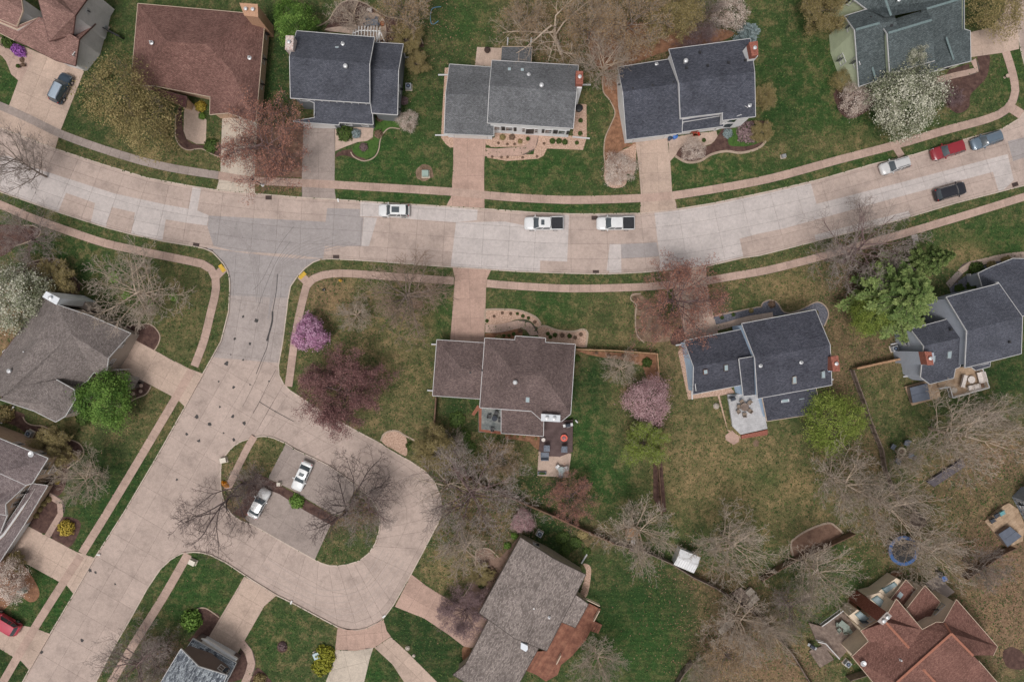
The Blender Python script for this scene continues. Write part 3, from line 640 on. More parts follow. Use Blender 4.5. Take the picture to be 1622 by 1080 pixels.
walk(pts('R', '800,640 840,670 900,690 950,700 960,720 880,745 830,740'), 10, c_dgrey, 'garden_path', 1.8)
walk(pts('C0', '1000,880 1060,860 1180,840 1280,830'), 13, c_drive, 'garden_path', 1.7)

# ---- planting beds
BN = [0]
def bed(px_, m, edge=None, sm=5, z=0.008, ew=0.16, label=None):
    BN[0] += 1; z += 0.0013 * (BN[0] % 15)
    o = stru(sheet('planting_bed', px_, m, z, sm))
    if edge: stru(ribbon('bed_edging', edge if isinstance(edge, list) else px_, ew, -0.02, 0.07, edge_m, closed=not isinstance(edge, list)))
    return o
bed(pts('A0', '1100,640 1075,720 1075,830 1100,890 1150,915 1230,908 1300,940 1345,955 1345,885 1260,890 1160,870 1120,800 1110,700'), mulch, pts('A0', '1075,700 1073,830 1100,890 1150,918 1230,910 1300,945 1348,962'))
stru(sheet('flagstone_walk', pts('A0', '1135,585 1262,735 1258,880 1200,880 1140,850 1122,800 1125,640'), c_drive, 0.02))
bed(pts('B0', '15,760 310,790 308,1085 10,1075'), mat('worn_mulch', lin(128, 100, 84), lin(104, 80, 68), 1.2, .95, .6, 9, lin(148, 120, 102)), sm=1)
bed(pts('B0', '440,190 500,80 540,25 600,5 680,20 740,55 820,100 930,125 1000,180 1040,260 1035,290 930,270 745,255 620,210 450,195'), mulch, pts('B0', '385,170 460,130 500,70 540,22 600,4 680,20 740,55 820,102 930,125 1000,180 1042,270'))
stru(sheet('patio', pts('B0', '440,185 520,165 600,165 650,130 690,90 740,80 790,105 815,160 810,230 745,255 640,215'), c_drive, 0.03, 4))
bed(pts('B0', '745,700 880,705 890,780 830,790 790,830 770,870 740,860 745,760'), mat('ground_cover', lin(70, 98, 44), lin(50, 76, 34), 2, 0.95, 0.5, 8), pts('B0', '900,790 840,783 800,815 780,860 770,920 740,965 680,985 620,960 600,930'))
bed(pts('B0', '505,960 530,925 600,915 620,930 700,985 640,975 560,950'), mulch)
bed(pts('B0', '610,920 640,880 720,860 760,850 765,900 740,950 690,965 640,955'), MATS['ground_cover'])
bed(pts('B0', '1000,1075 1000,1040 1040,1005 1090,1020 1105,1080') + pts('B1', '1090,85 1050,105 1010,90'), soil)
bed(pts('F', '140,270 182,272 135,860 150,870 232,880 225,985 190,990 150,960 105,900'), gravel_p, sm=1)
bed(pts('F', '510,905 590,900 590,840 1290,885 1420,890 1385,1010 1060,998 1030,1060 980,1090 700,1110 520,1080 520,1060 940,1050 950,980 560,985 510,960'), gravel_p, sm=1)
bed(pts('F', '1315,595 1415,600 1418,905 1290,885'), gravel_p, sm=1)
stru(sheet('patio', pts('F', '430,85 650,95 648,212 640,262 412,250'), c_drive, 0.028))
stru(sheet('flagstone_walk', pts('F', '225,890 330,890 345,940 320,990 360,1075 225,1065'), c_dgrey, 0.034))
stru(sheet('patio', pts('C0', '1000,850 1290,800 1300,840 1260,880 1180,905 1060,930 1005,990 1000,900'), c_drive, 0.024))
bed(pts('C0', '595,460 685,460 700,620 740,860 800,865 800,890 730,905 700,950 730,1000 700,1080 620,1080 605,1000 610,860 640,780 670,700 650,620 600,560'), mulch_tan, pts('C0', '597,470 600,560 640,615 672,690 645,765 610,850 605,960 625,1040'))
bed(pts('C0', '700,930 760,900 800,890 790,1060') + pts('C1', '745,60 740,120 700,145 640,140 605,90 610,40 630,0'), gravel_p)
bed(pts('C0', '1300,830 1340,770 1400,750 1590,740 1600,800 1590,860 1540,910 1450,930 1340,920 1250,945 1180,985 1110,990 1045,955 1090,890 1180,905 1260,880'), mulch, pts('C0', '1040,955 1110,992 1190,985 1260,945 1350,925 1440,935 1540,910 1590,865 1608,800 1600,745'), ew=0.35)
bed(pts('C0', '1380,790 1540,760 1590,800 1570,860 1500,890 1420,895 1365,880'), MATS['ground_cover'])
bed(pts('C0', '560,150 1330,180 1330,250 1000,310 700,420 560,400'), mulch_tan)
bed(pts('N', '985,600 1250,580 1250,450 1345,435 1330,600 1250,700 1195,760 1180,860 1090,905 1000,830 960,700'), mulch)
bed(pts('N', '110,760 140,700 250,690 420,730 430,830 300,930 210,940 140,880'), mulch)
bed(pts('N', '1020,560 1180,510 1190,560 1000,610'), mulch, sm=1)
bed(pts('E', '335,45 360,38 520,45 580,60 630,90 660,130 630,140 600,110 560,95 500,100 440,125 340,125 325,85'), gravel_p, pts('E', '330,120 330,50 350,38 440,38 530,45 590,65 635,90 658,125'), ew=0.3)
bed(pts('E', '640,150 680,135 760,160 860,165 910,155 932,180 925,250 900,262 860,250 850,240 690,225 640,190'), gravel_p, pts('E', '640,148 680,135 760,162 850,168 905,155 930,170 932,200 922,262'), ew=0.3)
bed(pts('E', '330,180 410,175 500,150 550,155 550,190 505,215 330,205'), mulch_tan, sm=1)
bed(pts('C2', '430,95 920,120 930,300 870,280 840,190 700,150 600,140 500,120'), mulch_tan, sm=1)
bed(pts('C1', '770,800 800,785 870,830 1010,1000 1000,1080 840,1080 800,1040 790,900 800,860'), soil, pts('C1', '830,790 775,800 770,830 800,860 795,950 805,1040 850,1090'))
bed(pts('G', '310,170 600,115 625,120 640,85 690,65 740,85 785,145 850,145 930,115 1010,80 1065,105 1090,170 1060,240 1020,200 1000,130 750,170 320,230'), gravel_g, pts('G', '310,175 600,115 628,118 640,85 690,66 740,85 785,148 860,148 930,115 1010,80 1065,105 1090,165 1060,245'))
bed(pts('G', '10,330 40,270 100,250 120,335 100,380 20,370'), mulch)
bed(pts('G', '60,420 100,370 160,690 160,715 420,660 450,700 345,720 400,950 490,1000 665,955 665,985 490,1012 400,960 330,720 130,745'), gravel_p, sm=1)
bed(pts('H', '430,270 560,180 720,100 860,90 860,180 640,270 500,310 440,310'), gravel_g, sm=1)
bed(pts('A1', '-60,400 0,370 120,375 200,380 245,410 235,440 180,470 100,500 20,560 -60,560'), mulch, pts('A1', '140,375 205,378 246,405 236,440 180,472 100,500'))
bed(pts('A1', '100,660 180,610 270,582 350,582 400,620 460,700 490,740 470,800 380,830 300,790 220,720 110,690'), mulch, pts('A1', '100,655 180,605 270,580 350,580 400,618 455,690 510,745'))
bed(pts('R', '870,330 970,320 1010,315 1060,340 1095,390 1080,450 1050,500 930,430 900,390'), mulch, pts('R', '970,322 1015,315 1060,340 1095,395 1085,450 1055,500'))
bed(pts('R', '880,720 965,700 1030,745 990,800 900,840 860,850'), mulch, pts('R', '1035,740 1000,795 930,825 890,850 880,890'))
bed(pts('J', '0,40 60,45 150,90 290,210 380,150 420,130 370,80 300,60 220,55 180,20 170,-20 80,-40'), mulch, pts('J', '165,0 185,35 230,58 300,65 350,90 385,130 540,175 590,220 595,270 560,310 480,370'))
bed(pts('J', '290,220 420,140 540,180 585,230 560,300 500,340 470,480 420,560 340,550 320,300'), mulch)
bed(pts('J', '200,760 240,640 330,560 400,600 415,650 390,740 320,830'), mulch)
bed(pts('J', '365,850 440,720 540,725 575,760 560,830 500,925 440,900'), mulch)
bed(pts('A3', '0,640 -60,500 0,350 60,300 150,370 200,440 240,520 230,570 180,590 100,540 60,600'), mulch_tan)
bed(pts('K', '290,430 340,380 380,290 370,170 420,165 480,190 548,240 450,415'), mulch, pts('K', '340,185 390,163 440,168 500,205 545,240'))
bed(pts('K', '690,560 720,500 760,560 770,640 750,720 600,760 650,640'), mulch)
bed(pts('K', '840,650 880,660 930,710 960,770 800,770'), mulch)
bed(pts('K', '1010,470 1030,435 1070,432 1090,470 1085,505 1050,522 1015,505'), mulch)
bed(pts('B3', '150,865 165,838 195,835 213,860 200,888 168,890'), mulch)
bed(pts('B2', '790,620 830,590 890,590 935,620 945,690 935,740 860,700 800,665'), gravel_p, pts('B2', '785,650 800,610 840,588 890,590 930,615 990,645'), ew=0.25)
bed(pts('C1', '960,830 990,820 1040,845 1035,870 990,880 960,865'), mulch_tan) if 0 else None
bed(pts('B1', '965,850 985,830 1030,835 1040,860 1015,882 975,878'), soil)
bed(pts('I', '300,600 420,335 515,380 620,440 830,560 1020,672 1075,680 1010,745 800,632 600,510 490,455 330,690 240,650'), mulch, sm=1)
bed(pts('D3', '200,310 195,240 215,205 300,150 420,108 470,130 515,170 420,240 300,300'), MATS['worn_mulch'], pts('D3', '210,310 195,240 215,205 300,150 420,108 470,130 515,172'), ew=0.28, sm=2)
bed(pts('M', '370,330 380,260 430,215 520,190 560,150 640,100 700,65 760,80 700,115 560,230 480,270 440,300 420,380'), mulch_tan, pts('M', '370,310 380,260 430,215 520,190 560,150 640,100 700,62 740,75'))
stru(sheet('patio', pts('M', '920,150 1000,95 1130,210 1060,260 1020,250'), c_dgrey, 0.02))
bed(pts('M', '1470,640 1530,600 1610,640 1640,720 1600,760 1500,740'), mulch)
bed(pts('L', '140,230 160,180 230,165 300,230 400,130 450,80 400,240 160,600 20,560 60,500 130,400'), mat('leaf_covered_bed', lin(136, 112, 98), lin(108, 86, 76), 1.5, 0.95, 0.6, 9), pts('L', '300,225 240,170 180,165 145,195 140,320 110,420 40,520'))
bed(pts('L', '860,480 900,330 880,270 930,290 930,380 905,490'), gravel_p)
stru(sheet('flower_bed_strip', pts('C2', '0,600 230,620 215,710 180,690 150,655 60,640 0,640'), mulch_tan, 0.012))
bed(pts('L', '50,880 60,840 100,840 120,880 75,940 55,920'), mulch_tan)
bed(pts('D0', '460,600 470,560 600,530 700,560 690,640 560,720 500,690'), mulch)
stru(sheet('mulch_strip', pts('C2', '905,780 960,775 985,1080 960,1085 905,1000'), mulch, 0.01))
stru(sheet('patio', [(758, 646), (796, 648), (794, 686), (758, 684)], mat('slate_flagstones', lin(126, 130, 128), lin(98, 104, 104), 1.2, 0.8, 0.3, 6, lin(154, 154, 148)), 0.03))
stru(ribbon('patio_border', pts('E', '300,620 300,750 425,765'), 0.45, 0, 0.06, mat('red_brick', lin(160, 104, 84), lin(130, 84, 68), 4, 0.9), sm=0))
stru(sheet('patio', pts('C2', '205,710 405,725 385,872 197,860'), c_drive, 0.05))
stru(sheet('stepping_stones', pts('E', '285,600 300,615 265,665 250,655'), MATS['red_brick'], 0.03)) 
stru(sheet('flagstone_landing', pts('G', '385,990 430,955 480,1010 475,1035 440,1055 385,1020'), c_red, 0.03))
stru(sheet('tree_ring', pts('G', '575,1035 595,1018 615,1035 610,1062 590,1070 575,1055'), soil, 0.02))
stru(sheet('patio', pts('D2', '1060,240 1200,160 1180,160 1100,140'), c_drive, 0.02)) if 0 else None
# storm drains, kerb ramps
def drain(x, y, rz=0.0, where=''):
    t = thing('storm_drain', 'rusty iron storm drain grate ' + where, 'drain', P(x, y) + Vector((0, 0, -0.14)), rz, 'storm drain grates along the streets')
    MB().box((0, 0, 0.005), (0.95, 0.62, 0.02)).build('frame', iron, t)
    mb = MB()
    for k in range(7): mb.box((-0.36 + k * 0.12, 0, 0.02), (0.05, 0.54, 0.02))
    mb.build('grate', dark_m, t)
drain(310, 388, -.15, 'on the west kerb just before the side street'); drain(532, 407, 0, 'in the south gutter right of the street corner'); drain(425, 313, 0, 'in the north gutter below the street lamp')
drain(942, 345, 0, 'beside the hood of the right-hand white pickup'); drain(944, 431, 0, 'in the south gutter below the white pickups'); drain(1609, 292, .3, 'near the right edge of the photo beyond the black car')
yel = mat('yellow_tactile_paving', (0.62, 0.40, 0.06), (0.5, 0.32, 0.05), 3, 0.8)
for x, y, a, l in ((352, 425, -0.95, 'yellow tactile pad on the left corner of the side street'), (479, 436.5, 0.75, 'yellow tactile pad on the right corner of the side street')):
    t = thing('tactile_pad', l, 'kerb ramp', P(x, y) + Vector((0, 0, 0.05)), a, 'yellow tactile pads at the corners')
    MB().box((0, 0, 0), (1.25, 0.62, 0.03)).build('plate', yel, t)
    mb = MB()
    for i in range(9):
        for j in range(4): mb.box((-0.52 + i * 0.13, -0.21 + j * 0.14, 0.02), (0.05, 0.05, 0.015))
    stuff(mb.build('domes', yel, t))
# ================================================================ HOUSES
trim_w = plain('white_trim', (0.58, 0.57, 0.56), 0.6)
trim_t = plain('tan_trim', lin(196, 176, 154), 0.6)
trim_b = plain('brown_trim', lin(96, 66, 60), 0.6)
vent_m = plain('vent_metal', (0.62, 0.62, 0.62), 0.4, 0.3)
brick_m = mat('chimney_brick', lin(150, 92, 78), lin(116, 72, 62), 6, 0.9, 0.5, 18, lin(176, 120, 102))

def house_(*a):
    o = thing(*a); SURVEYED.add(o.name); return o
def loops(faces):
    E = {}
    for f in faces:
        for i in range(len(f)): E[(f[i], f[(i + 1) % len(f)])] = 1
    nxt = {a: b for (a, b) in E if (b, a) not in E}
    out = []
    while nxt:
        s, _ = next(iter(nxt.items())); lp = [s]; c = nxt.pop(s)
        while c != s and c in nxt: lp.append(c); c = nxt.pop(c)
        out.append(lp)
    return out

def volume(H, tile, verts, faces, roof_m, wall_m, trim_m, over=0.32, base=0.0, wins='', fascia=0.2, nof=''):
    """one roof with its slopes, fascia and the walls that carry it. verts 'a:x,y,h ...' in tile pixels"""
    V = {}; NOF = [set(e) for e in nof.split()]
    for s in verts.split():
        k, v = s.split(':'); x, y, h = (float(t) for t in v.split(',')); a, b = q(tile, x, y); V[k] = P(a, b, h)
    F = []
    for f in faces.split():
        ks = list(f); ar = area([(V[k].x, V[k].y) for k in ks])
        F.append(ks if ar > 0 else ks[::-1])
    me_v = []; me_f = []; uvs = []
    for ks in F:
        ps = [V[k] for k in ks]; n = Vector((0, 0, 0))
        for i in range(1, len(ps) - 1): n += (ps[i] - ps[0]).cross(ps[i + 1] - ps[0])
        n.normalize(); u = Vector((0, 0, 1)).cross(n)
        if u.length < 0.02: u = Vector((1, 0, 0))
        u.normalize(); v = n.cross(u)
        if len(ps) == 3: tr = [(0, 1, 2)]
        else:
            tr = []
            for t in tessellate_polygon([[Vector((p.x, p.y, 0)) for p in ps]]):
                a, b, c = (ps[i] for i in t)
                tr.append(t if (b.x - a.x) * (c.y - a.y) - (b.y - a.y) * (c.x - a.x) > 0 else (t[2], t[1], t[0]))
        b0 = len(me_v); me_v += [tuple(p) for p in ps]
        for t in tr:
            me_f.append(tuple(b0 + i for i in t)); uvs += [(ps[i].dot(u), ps[i].dot(v)) for i in t]
    me = bpy.data.meshes.new('roof'); me.from_pydata(me_v, [], me_f); me.materials.append(roof_m)
    ul = me.uv_layers.new(name='UVMap')
    for i, l in enumerate(me.loops): ul.data[i].uv = uvs[i]
    ro = bpy.data.objects.new('roof', me); COL.objects.link(ro); attach(ro, H)
    lps = loops(F); tb = MB(); wb = MB(); sb = MB(); win_pts = {}
    for lp in lps:
        n = len(lp); ps = [V[k] for k in lp]
        for i in range(n):       # fascia board round the roof edge
            a, b = ps[i], ps[(i + 1) % n]; d = b - a; hz = Vector((d.x, d.y, 0))
            if hz.length < 1e-3 or {lp[i], lp[(i + 1) % n]} in NOF: continue
            o = Vector((hz.y, -hz.x, 0)).normalized() * 0.075
            up = Vector((0, 0, 0.015)); dn = Vector((0, 0, -fascia))
            e1 = hz.normalized() * 0.02
            tb.add([a + up - e1, b + up + e1, b + o + up + e1, a + o + up - e1, a + dn - e1, b + dn + e1, b + o + dn + e1, a + o + dn - e1],
                   [(3, 2, 1, 0), (4, 5, 6, 7), (0, 1, 5, 4), (2, 3, 7, 6), (1, 2, 6, 5), (3, 0, 4, 7)])
        ins = []
        for i in range(n):
            p0, p1, p2 = ps[i - 1], ps[i], ps[(i + 1) % n]
            d1 = Vector((p1.x - p0.x, p1.y - p0.y)); d2 = Vector((p2.x - p1.x, p2.y - p1.y)); d1.normalize(); d2.normalize()
            n1 = Vector((-d1.y, d1.x)); n2 = Vector((-d2.y, d2.x)); m_ = n1 + n2; k = 1 / max(0.35, 1 + n1.dot(n2))
            ins.append(Vector((p1.x + m_.x * over * k, p1.y + m_.y * over * k, p1.z - 0.12)))
        for i in range(n):
            a, b = ins[i], ins[(i + 1) % n]
            if {lp[i], lp[(i + 1) % n]} in NOF: continue
            wb.add([(a.x, a.y, base - 0.05), (b.x, b.y, base - 0.05), tuple(b), tuple(a)], [(0, 1, 2, 3)])
            sb.add([tuple(ps[i] + Vector((0, 0, -fascia + .01))), tuple(ps[(i + 1) % n] + Vector((0, 0, -fascia + .01))), tuple(b + Vector((0, 0, -0.05))), tuple(a + Vector((0, 0, -0.05)))], [(3, 2, 1, 0)])
            win_pts[lp[i] + lp[(i + 1) % n]] = (a, b); win_pts[lp[(i + 1) % n] + lp[i]] = (a, b)
    wb.build('wall', wall_m, H); tb.build('fascia', trim_m, H); sb.build('soffit', trim_m, H)
    for s in wins.split():
        e, cnt, z, wh = s.split(':'); w_, h_ = (float(t) for t in wh.split('x')[:2]); ww = win_pts.get(e)
        if not ww: print('no edge', e, list(win_pts)); continue
        a, b = ww; cnts = cnt.split('@')
        fr = [float(t) for t in cnts[1].split('/')] if len(cnts) > 1 else [(i + 0.5) / int(cnt) for i in range(int(cnt))]
        for t in fr: window(H, a, b, t, float(z), w_, h_, kind=(wh.split('x')[2] if wh.count('x') > 1 else ''))
    return V

def window(H, a, b, t, z, w_, h_, kind=''):
    d = Vector((b.x - a.x, b.y - a.y, 0)).normalized(); o = Vector((d.y, -d.x, 0)); c = Vector((a.x + (b.x - a.x) * t, a.y + (b.y - a.y) * t, z))
    if kind == 'g':      # sectional garage door, four panels
        f = MB(); up = Vector((0, 0, 1))
        for s in (-1, 1): f.bar(c + d * s * (w_ / 2 + .06) + o * .03 - up * h_ / 2, c + d * s * (w_ / 2 + .06) + o * .03 + up * h_ / 2, 0.12, 0.08)
        f.bar(c - d * (w_ / 2 + .12) + o * .03 + up * (h_ / 2 + .06), c + d * (w_ / 2 + .12) + o * .03 + up * (h_ / 2 + .06), 0.08, 0.12)
        g = f.build('garage_door', trim_w, H)
        for k in range(4):
            zc = -h_ / 2 + h_ * (k + .5) / 4; p = MB(); p.bar(c + o * .02 + up * zc - d * w_ / 2, c + o * .02 + up * zc + d * w_ / 2, 0.05, h_ / 4 - .02); p.build('door_panel', MATS.get('door_' + kind, white), g)
        return
    if kind == 'd' or kind == 'k':
        f = MB(); up = Vector((0, 0, 1)); m = white if kind == 'd' else dark_m
        f.bar(c + o * .03 - up * h_ / 2, c + o * .03 + up * h_ / 2, w_ + .2, 0.06)
        g = f.build('door', white, H); f = MB(); f.bar(c + o * .06 - up * h_ / 2, c + o * .06 + up * (h_ / 2 - .1), w_, 0.05); f.build('door_leaf', dark_m if kind == 'k' else MATS['chimney_brick'], g)
        return
    up = Vector((0, 0, 1)); f = MB()
    for s in (-1, 1): f.bar(c + d * s * w_ / 2 + o * .03 - up * h_ / 2, c + d * s * w_ / 2 + o * .03 + up * h_ / 2, 0.09, 0.09)
    for s in (-1, 1): f.bar(c - d * (w_ / 2 + .05) + o * .03 + up * s * h_ / 2, c + d * (w_ / 2 + .05) + o * .03 + up * s * h_ / 2, 0.1, 0.09)
    f.bar(c - d * w_ / 2 + o * .03, c + d * w_ / 2 + o * .03, 0.05, 0.05)
    if w_ > 1.3:
        for k in range(1, max(2, round(w_ / .8))): x = -w_ / 2 + w_ * k / max(2, round(w_ / .8)); f.bar(c + d * x + o * .03 - up * h_ / 2, c + d * x + o * .03 + up * h_ / 2, 0.06, 0.06)
    g = f.build('window', trim_w, H)
    p = MB(); p.bar(c + o * .015 - up * (h_ / 2 - .05), c + o * .015 + up * (h_ / 2 - .05), w_ - .08, 0.02); p.build('pane', glass_m, g)
    if kind == 's':
        for s in (-1, 1):
            p = MB(); p.bar(c + d * s * (w_ / 2 + .30) + o * .03 - up * h_ / 2, c + d * s * (w_ / 2 + .30) + o * .03 + up * h_ / 2, 0.38, 0.05)
            for k in range(5): zc = -h_ / 2 + h_ * (k + .5) / 5; p.bar(c + d * (s * (w_ / 2 + .30) - .15) + o * .06 + up * zc, c + d * (s * (w_ / 2 + .30) + .15) + o * .06 + up * zc, 0.03, h_ / 8)
            p.build('shutter', dark_m, g)

def boxm(name, H, tile, corners, z0, z1, m, top=None):
    """vertical box whose top outline is at the given pixels at height z1"""
    ps = [P(*q(tile, *c), z1) for c in [tuple(float(t) for t in s.split(',')) for s in corners.split()]]
    return MB().prism(ps, z0, z1).build(name, m, H)
def chimney(H, tile, corners, z1, m=None, cap=None, pots=1, chase=None, zc=1.6):
    ps = [P(*q(tile, *c), z1) for c in [tuple(float(t) for t in s.split(',')) for s in corners.split()]]
    ch = MB().prism(ps, 0 if chase is None else z1 - zc, z1 - 0.08).build('chimney', m or brick_m, H)
    if chase is not None: MB().prism(ps, 0, z1 - zc - .002).build('chimney_chase', chase, H)
    c = sum(ps, Vector()) / len(ps)
    big = [c + (p - c) * 1.06 for p in ps]
    MB().prism(big, z1 - 0.08, z1 + 0.04).build('chimney_cap', cap or (m or brick_m), ch)
    d = (ps[1] - ps[0]); d.z = 0; e = (ps[2] - ps[1]); e.z = 0; L = d if d.length > e.length else e
    for k in range(pots):
        o = L * ((k + .5) / pots - .5) * 0.8
        MB().lathe((c.x + o.x, c.y + o.y, z1 + .04), [(0.17, 0), (0.17, .28), (.26, .30), (.26, .36), (.05, .42)], 12).build('flue_pot', vent_m, ch)
    return ch
def onroof(H, V, tile, x, y, h, kind, ang=0.0, s=1.0):
    p = P(*q(tile, x, y), h)
    if kind == 'pipe': MB().tube(p + Vector((0, 0, -.5)), p + Vector((0, 0, .5)), 0.09 * s, n=10).lathe((p.x, p.y, p.z + .0), [(0.28 * s, 0.02), (.11 * s, .1)], 10).build('vent_pipe', vent_m, H)
    elif kind == 'hood': MB().box((p.x, p.y, p.z + .12), (.42 * s, .34 * s, .3), ang, taper=.7).tube(p + Vector((0, 0, .2)), p + Vector((.0, 0, .5)), .12 * s, n=10).build('roof_vent', vent_m, H)
    elif kind == 'dark': MB().box((p.x, p.y, p.z + .12), (.42 * s, .42 * s, .26), ang, taper=.8).build('roof_vent', dark_m, H)
    elif kind == 'turb': MB().lathe((p.x, p.y, p.z), [(.2, -.3), (.2, .25), (.3, .3), (.34, .45), (.28, .6), (.1, .68)], 14).build('roof_vent', vent_m, H)
    elif kind == 'dish':
        MB().tube(p, p + Vector((0, 0, .5)), .03).lathe((p.x, p.y, p.z + .45), [(.02, 0), (.25, .05), (.42, .16), (.40, .17), (.02, .04)], 16).build('satellite_dish', vent_m, H)
def skylight(H, tile, corners, h, m=None):
    cs = [tuple(float(t) for t in s.split(',')) for s in corners.split()]
    ps = []
    for i, c in enumerate(cs): ps.append(P(*q(tile, c[0], c[1]), h if len(c) < 3 else c[2]))
    c = sum(ps, Vector()) / len(ps); vs = [tuple(p + Vector((0, 0, -.25))) for p in ps] + [tuple(p + Vector((0, 0, .10))) for p in ps]
    f = MB(); f.add(vs, [(0, 1, 5, 4), (1, 2, 6, 5), (2, 3, 7, 6), (3, 0, 4, 7), (4, 5, 6, 7)] if area([(p.x, p.y) for p in ps]) > 0 else [(4, 5, 1, 0), (5, 6, 2, 1), (6, 7, 3, 2), (7, 4, 0, 3), (7, 6, 5, 4)])
    o = f.build('skylight', m or plain('skylight_frame', (0.30, 0.33, 0.34), .4), H)
    ins = [c + (p - c) * .78 for p in ps]
    g = MB(); g.add([tuple(p + Vector((0, 0, .118))) for p in ins], [(0, 1, 2, 3) if area([(p.x, p.y) for p in ps]) > 0 else (3, 2, 1, 0)]); g.build('pane', plain('skylight_glass', (0.34, 0.42, 0.44), .15), o)
def downspout_run(H, tile, a, b, z=0.25):
    p0 = P(*q(tile, *a), z); p1 = P(*q(tile, *b), z)
    MB().bar(p0, p1, .2, .16).tube(p0, p0 + Vector((0, 0, 0.02)), .05).build('downspout', trim_w, H)
def caps(H, tile, lines, m, w_=.3):
    for a, b in lines:
        p0 = P(*q(tile, a[0], a[1]), a[2]) + Vector((0, 0, .04)); p1 = P(*q(tile, b[0], b[1]), b[2]) + Vector((0, 0, .04))
        MB().bar(p0, p1, w_, .06).build('ridge_cap', m, H)

# ---- 1: brown-roofed house, top left corner
rf = shingle('rosy_brown_shingles', lin(160, 127, 117), lin(132, 102, 95)); wl = siding('pale_grey_siding', lin(172, 168, 166))
H = house_('house', 'house with rosy brown gabled roofs and pale grey siding in the top left corner', 'house', P(90, 30))
V = volume(H, 'Q', 'a:1120,-95,5 b:1005,-30,6 c:855,175,7.8 d:830,392,5.2 e:560,470,5.2 f:440,0,7.8 g:300,-260,7.0 h:520,-250,5', 'abch gh'.split()[0] + ' hcfg fcde', rf, wl, trim_b, wins='bc:1@.5:5.0:.7x.7')
V = volume(H, 'Q', 'a:815,405,4.1 b:1085,272,3 c:900,448,5.6 d:858,750,3 e:632,688,3 f:300,520,3 g:165,462,3 h:440,200,5.2 i:560,240,5.4', 'abci icdeh hef hfg', rf, wl, trim_b, wins='cd:1@.35:4.0:.6x.6 de:1:1.1:2.3x2.1xg ef:1@.35:1.1:2.3x2.1xg')
V = volume(H, 'Q', 'a:-160,-160,5.5 b:235,-60,5.5 c:258,120,6.2 d:190,300,4.2 e:0,222,4.2 f:-160,150,4.2', 'abc acdef', rf, wl, trim_t)
V = volume(H, 'Q', 'a:-160,180,4.0 b:0,225,4.0 c:190,304,4.0 d:440,205,4.9 e:165,462,2.9 f:0,378,2.9 g:-160,300,2.9', 'abcefg cde', rf, wl, trim_t, over=.5)
# ---- 2: large reddish-brown hip roof
rf = shingle('reddish_brown_shingles', lin(140, 107, 98), lin(114, 84, 77)); wl = mat('tan_brick_wall', sc(lin(168, 142, 120), 1.5), sc(lin(146, 120, 100), 1.5), 5, .9, .3)
H = house_('house', 'house under one large reddish brown hip roof with cream gutters', 'house', P(325, 110))
V = volume(H, 'A0', 'a:843,24,3 b:1620,92,3 c:1562,745,3 d:1395,690,3 e:1282,700,3 f:1285,592,3 g:945,525,3 h:800,520,3 i:1020,256,6.4 j:1262,270,6.4 k:1418,432,4.9 l:958,348,4.9',
           'abji bcdkj ijkdefgl aiLgh'.replace('L', 'l'), rf, wl, trim_t, wins='bc:4:1.5:1.2x1.1 cd:1@.5:1.1:2.5x2.1xg ef:1@.5:1.4:1.0x1.3')
V = volume(H, 'A0', 'a:905,530,2.9 b:1140,592,2.9 c:1132,655,2.4 d:1045,622,2.4', 'abcd', shingle('porch_shingles', lin(112, 78, 76), lin(94, 64, 64)), wl, trim_b, over=.2)
chimney(H, 'A0', '1466,22 1572,30 1575,104 1495,96', 6.6, mat('tan_chimney_brick', lin(190, 150, 122), lin(168, 130, 104), 6, .9), pots=2)
for x, y in ((925, 262), (1183, 235), (1524, 354)): onroof(H, V, 'A0', x, y, 5.0, 'pipe', s=1.1)
# ---- 3: slate-blue roofs, two-storey
rf = shingle('slate_blue_shingles', lin(96, 98, 106), lin(78, 80, 88)); wl = siding('dark_grey_siding', lin(96, 98, 100))
H = house_('house', 'two-storey house with slate blue roofs and a white pergola behind', 'house', P(550, 125))
V = volume(H, 'O', 'a:148,243,5.6 b:752,292,5.6 c:713,497,7.9 d:715,803,5.6 e:100,763,5.6 f:92,440,7.9', 'abcf fcde', rf, wl, trim_w, wins='ab:5:4.4:1.1x1.2 de:5:4.4:1.1x1.2')
skylight(H, 'O', '448,364 476,364 468,408 440,406', 6.7); onroof(H, V, 'O', 505, 342, 6.6, 'pipe'); onroof(H, V, 'O', 532, 524, 7.6, 'turb')
V = volume(H, 'O', 'a:690,328,4.2 b:975,345,4.2 c:938,546,6.0 d:930,893,4.2 e:732,880,4.2 f:690,532,6.0', 'abcf fcde', rf, wl, trim_w, wins='cd:2@.2/.75:2.2:1.0x1.2')
V = volume(H, 'O', 'a:133,735,4.3 b:728,760,4.3 c:740,968,3.0 d:478,952,3.0 e:474,972,2.9 f:120,944,3.0 g:285,800,4.0 h:285,918,3.2', 'abcdefhg afhg'.split()[0].replace('afhg', ''), rf, wl, trim_w, wins='cd:2:1.5:1.0x1.3 ef:1:1.1:4.6x2.1xg')
caps(H, 'O', [((288, 785, 3.95), (290, 905, 3.25))], rf, .25)
chimney(H, 'O', '64,283 122,283 118,388 58,386', 8.2, mat('painted_brick', lin(206, 190, 182), lin(170, 130, 118), 4, .8, .3, 12, lin(220, 210, 204)), pots=1)
downspout_run(H, 'O', (968, 350), (990, 445)); downspout_run(H, 'O', (990, 448), (1028, 450))
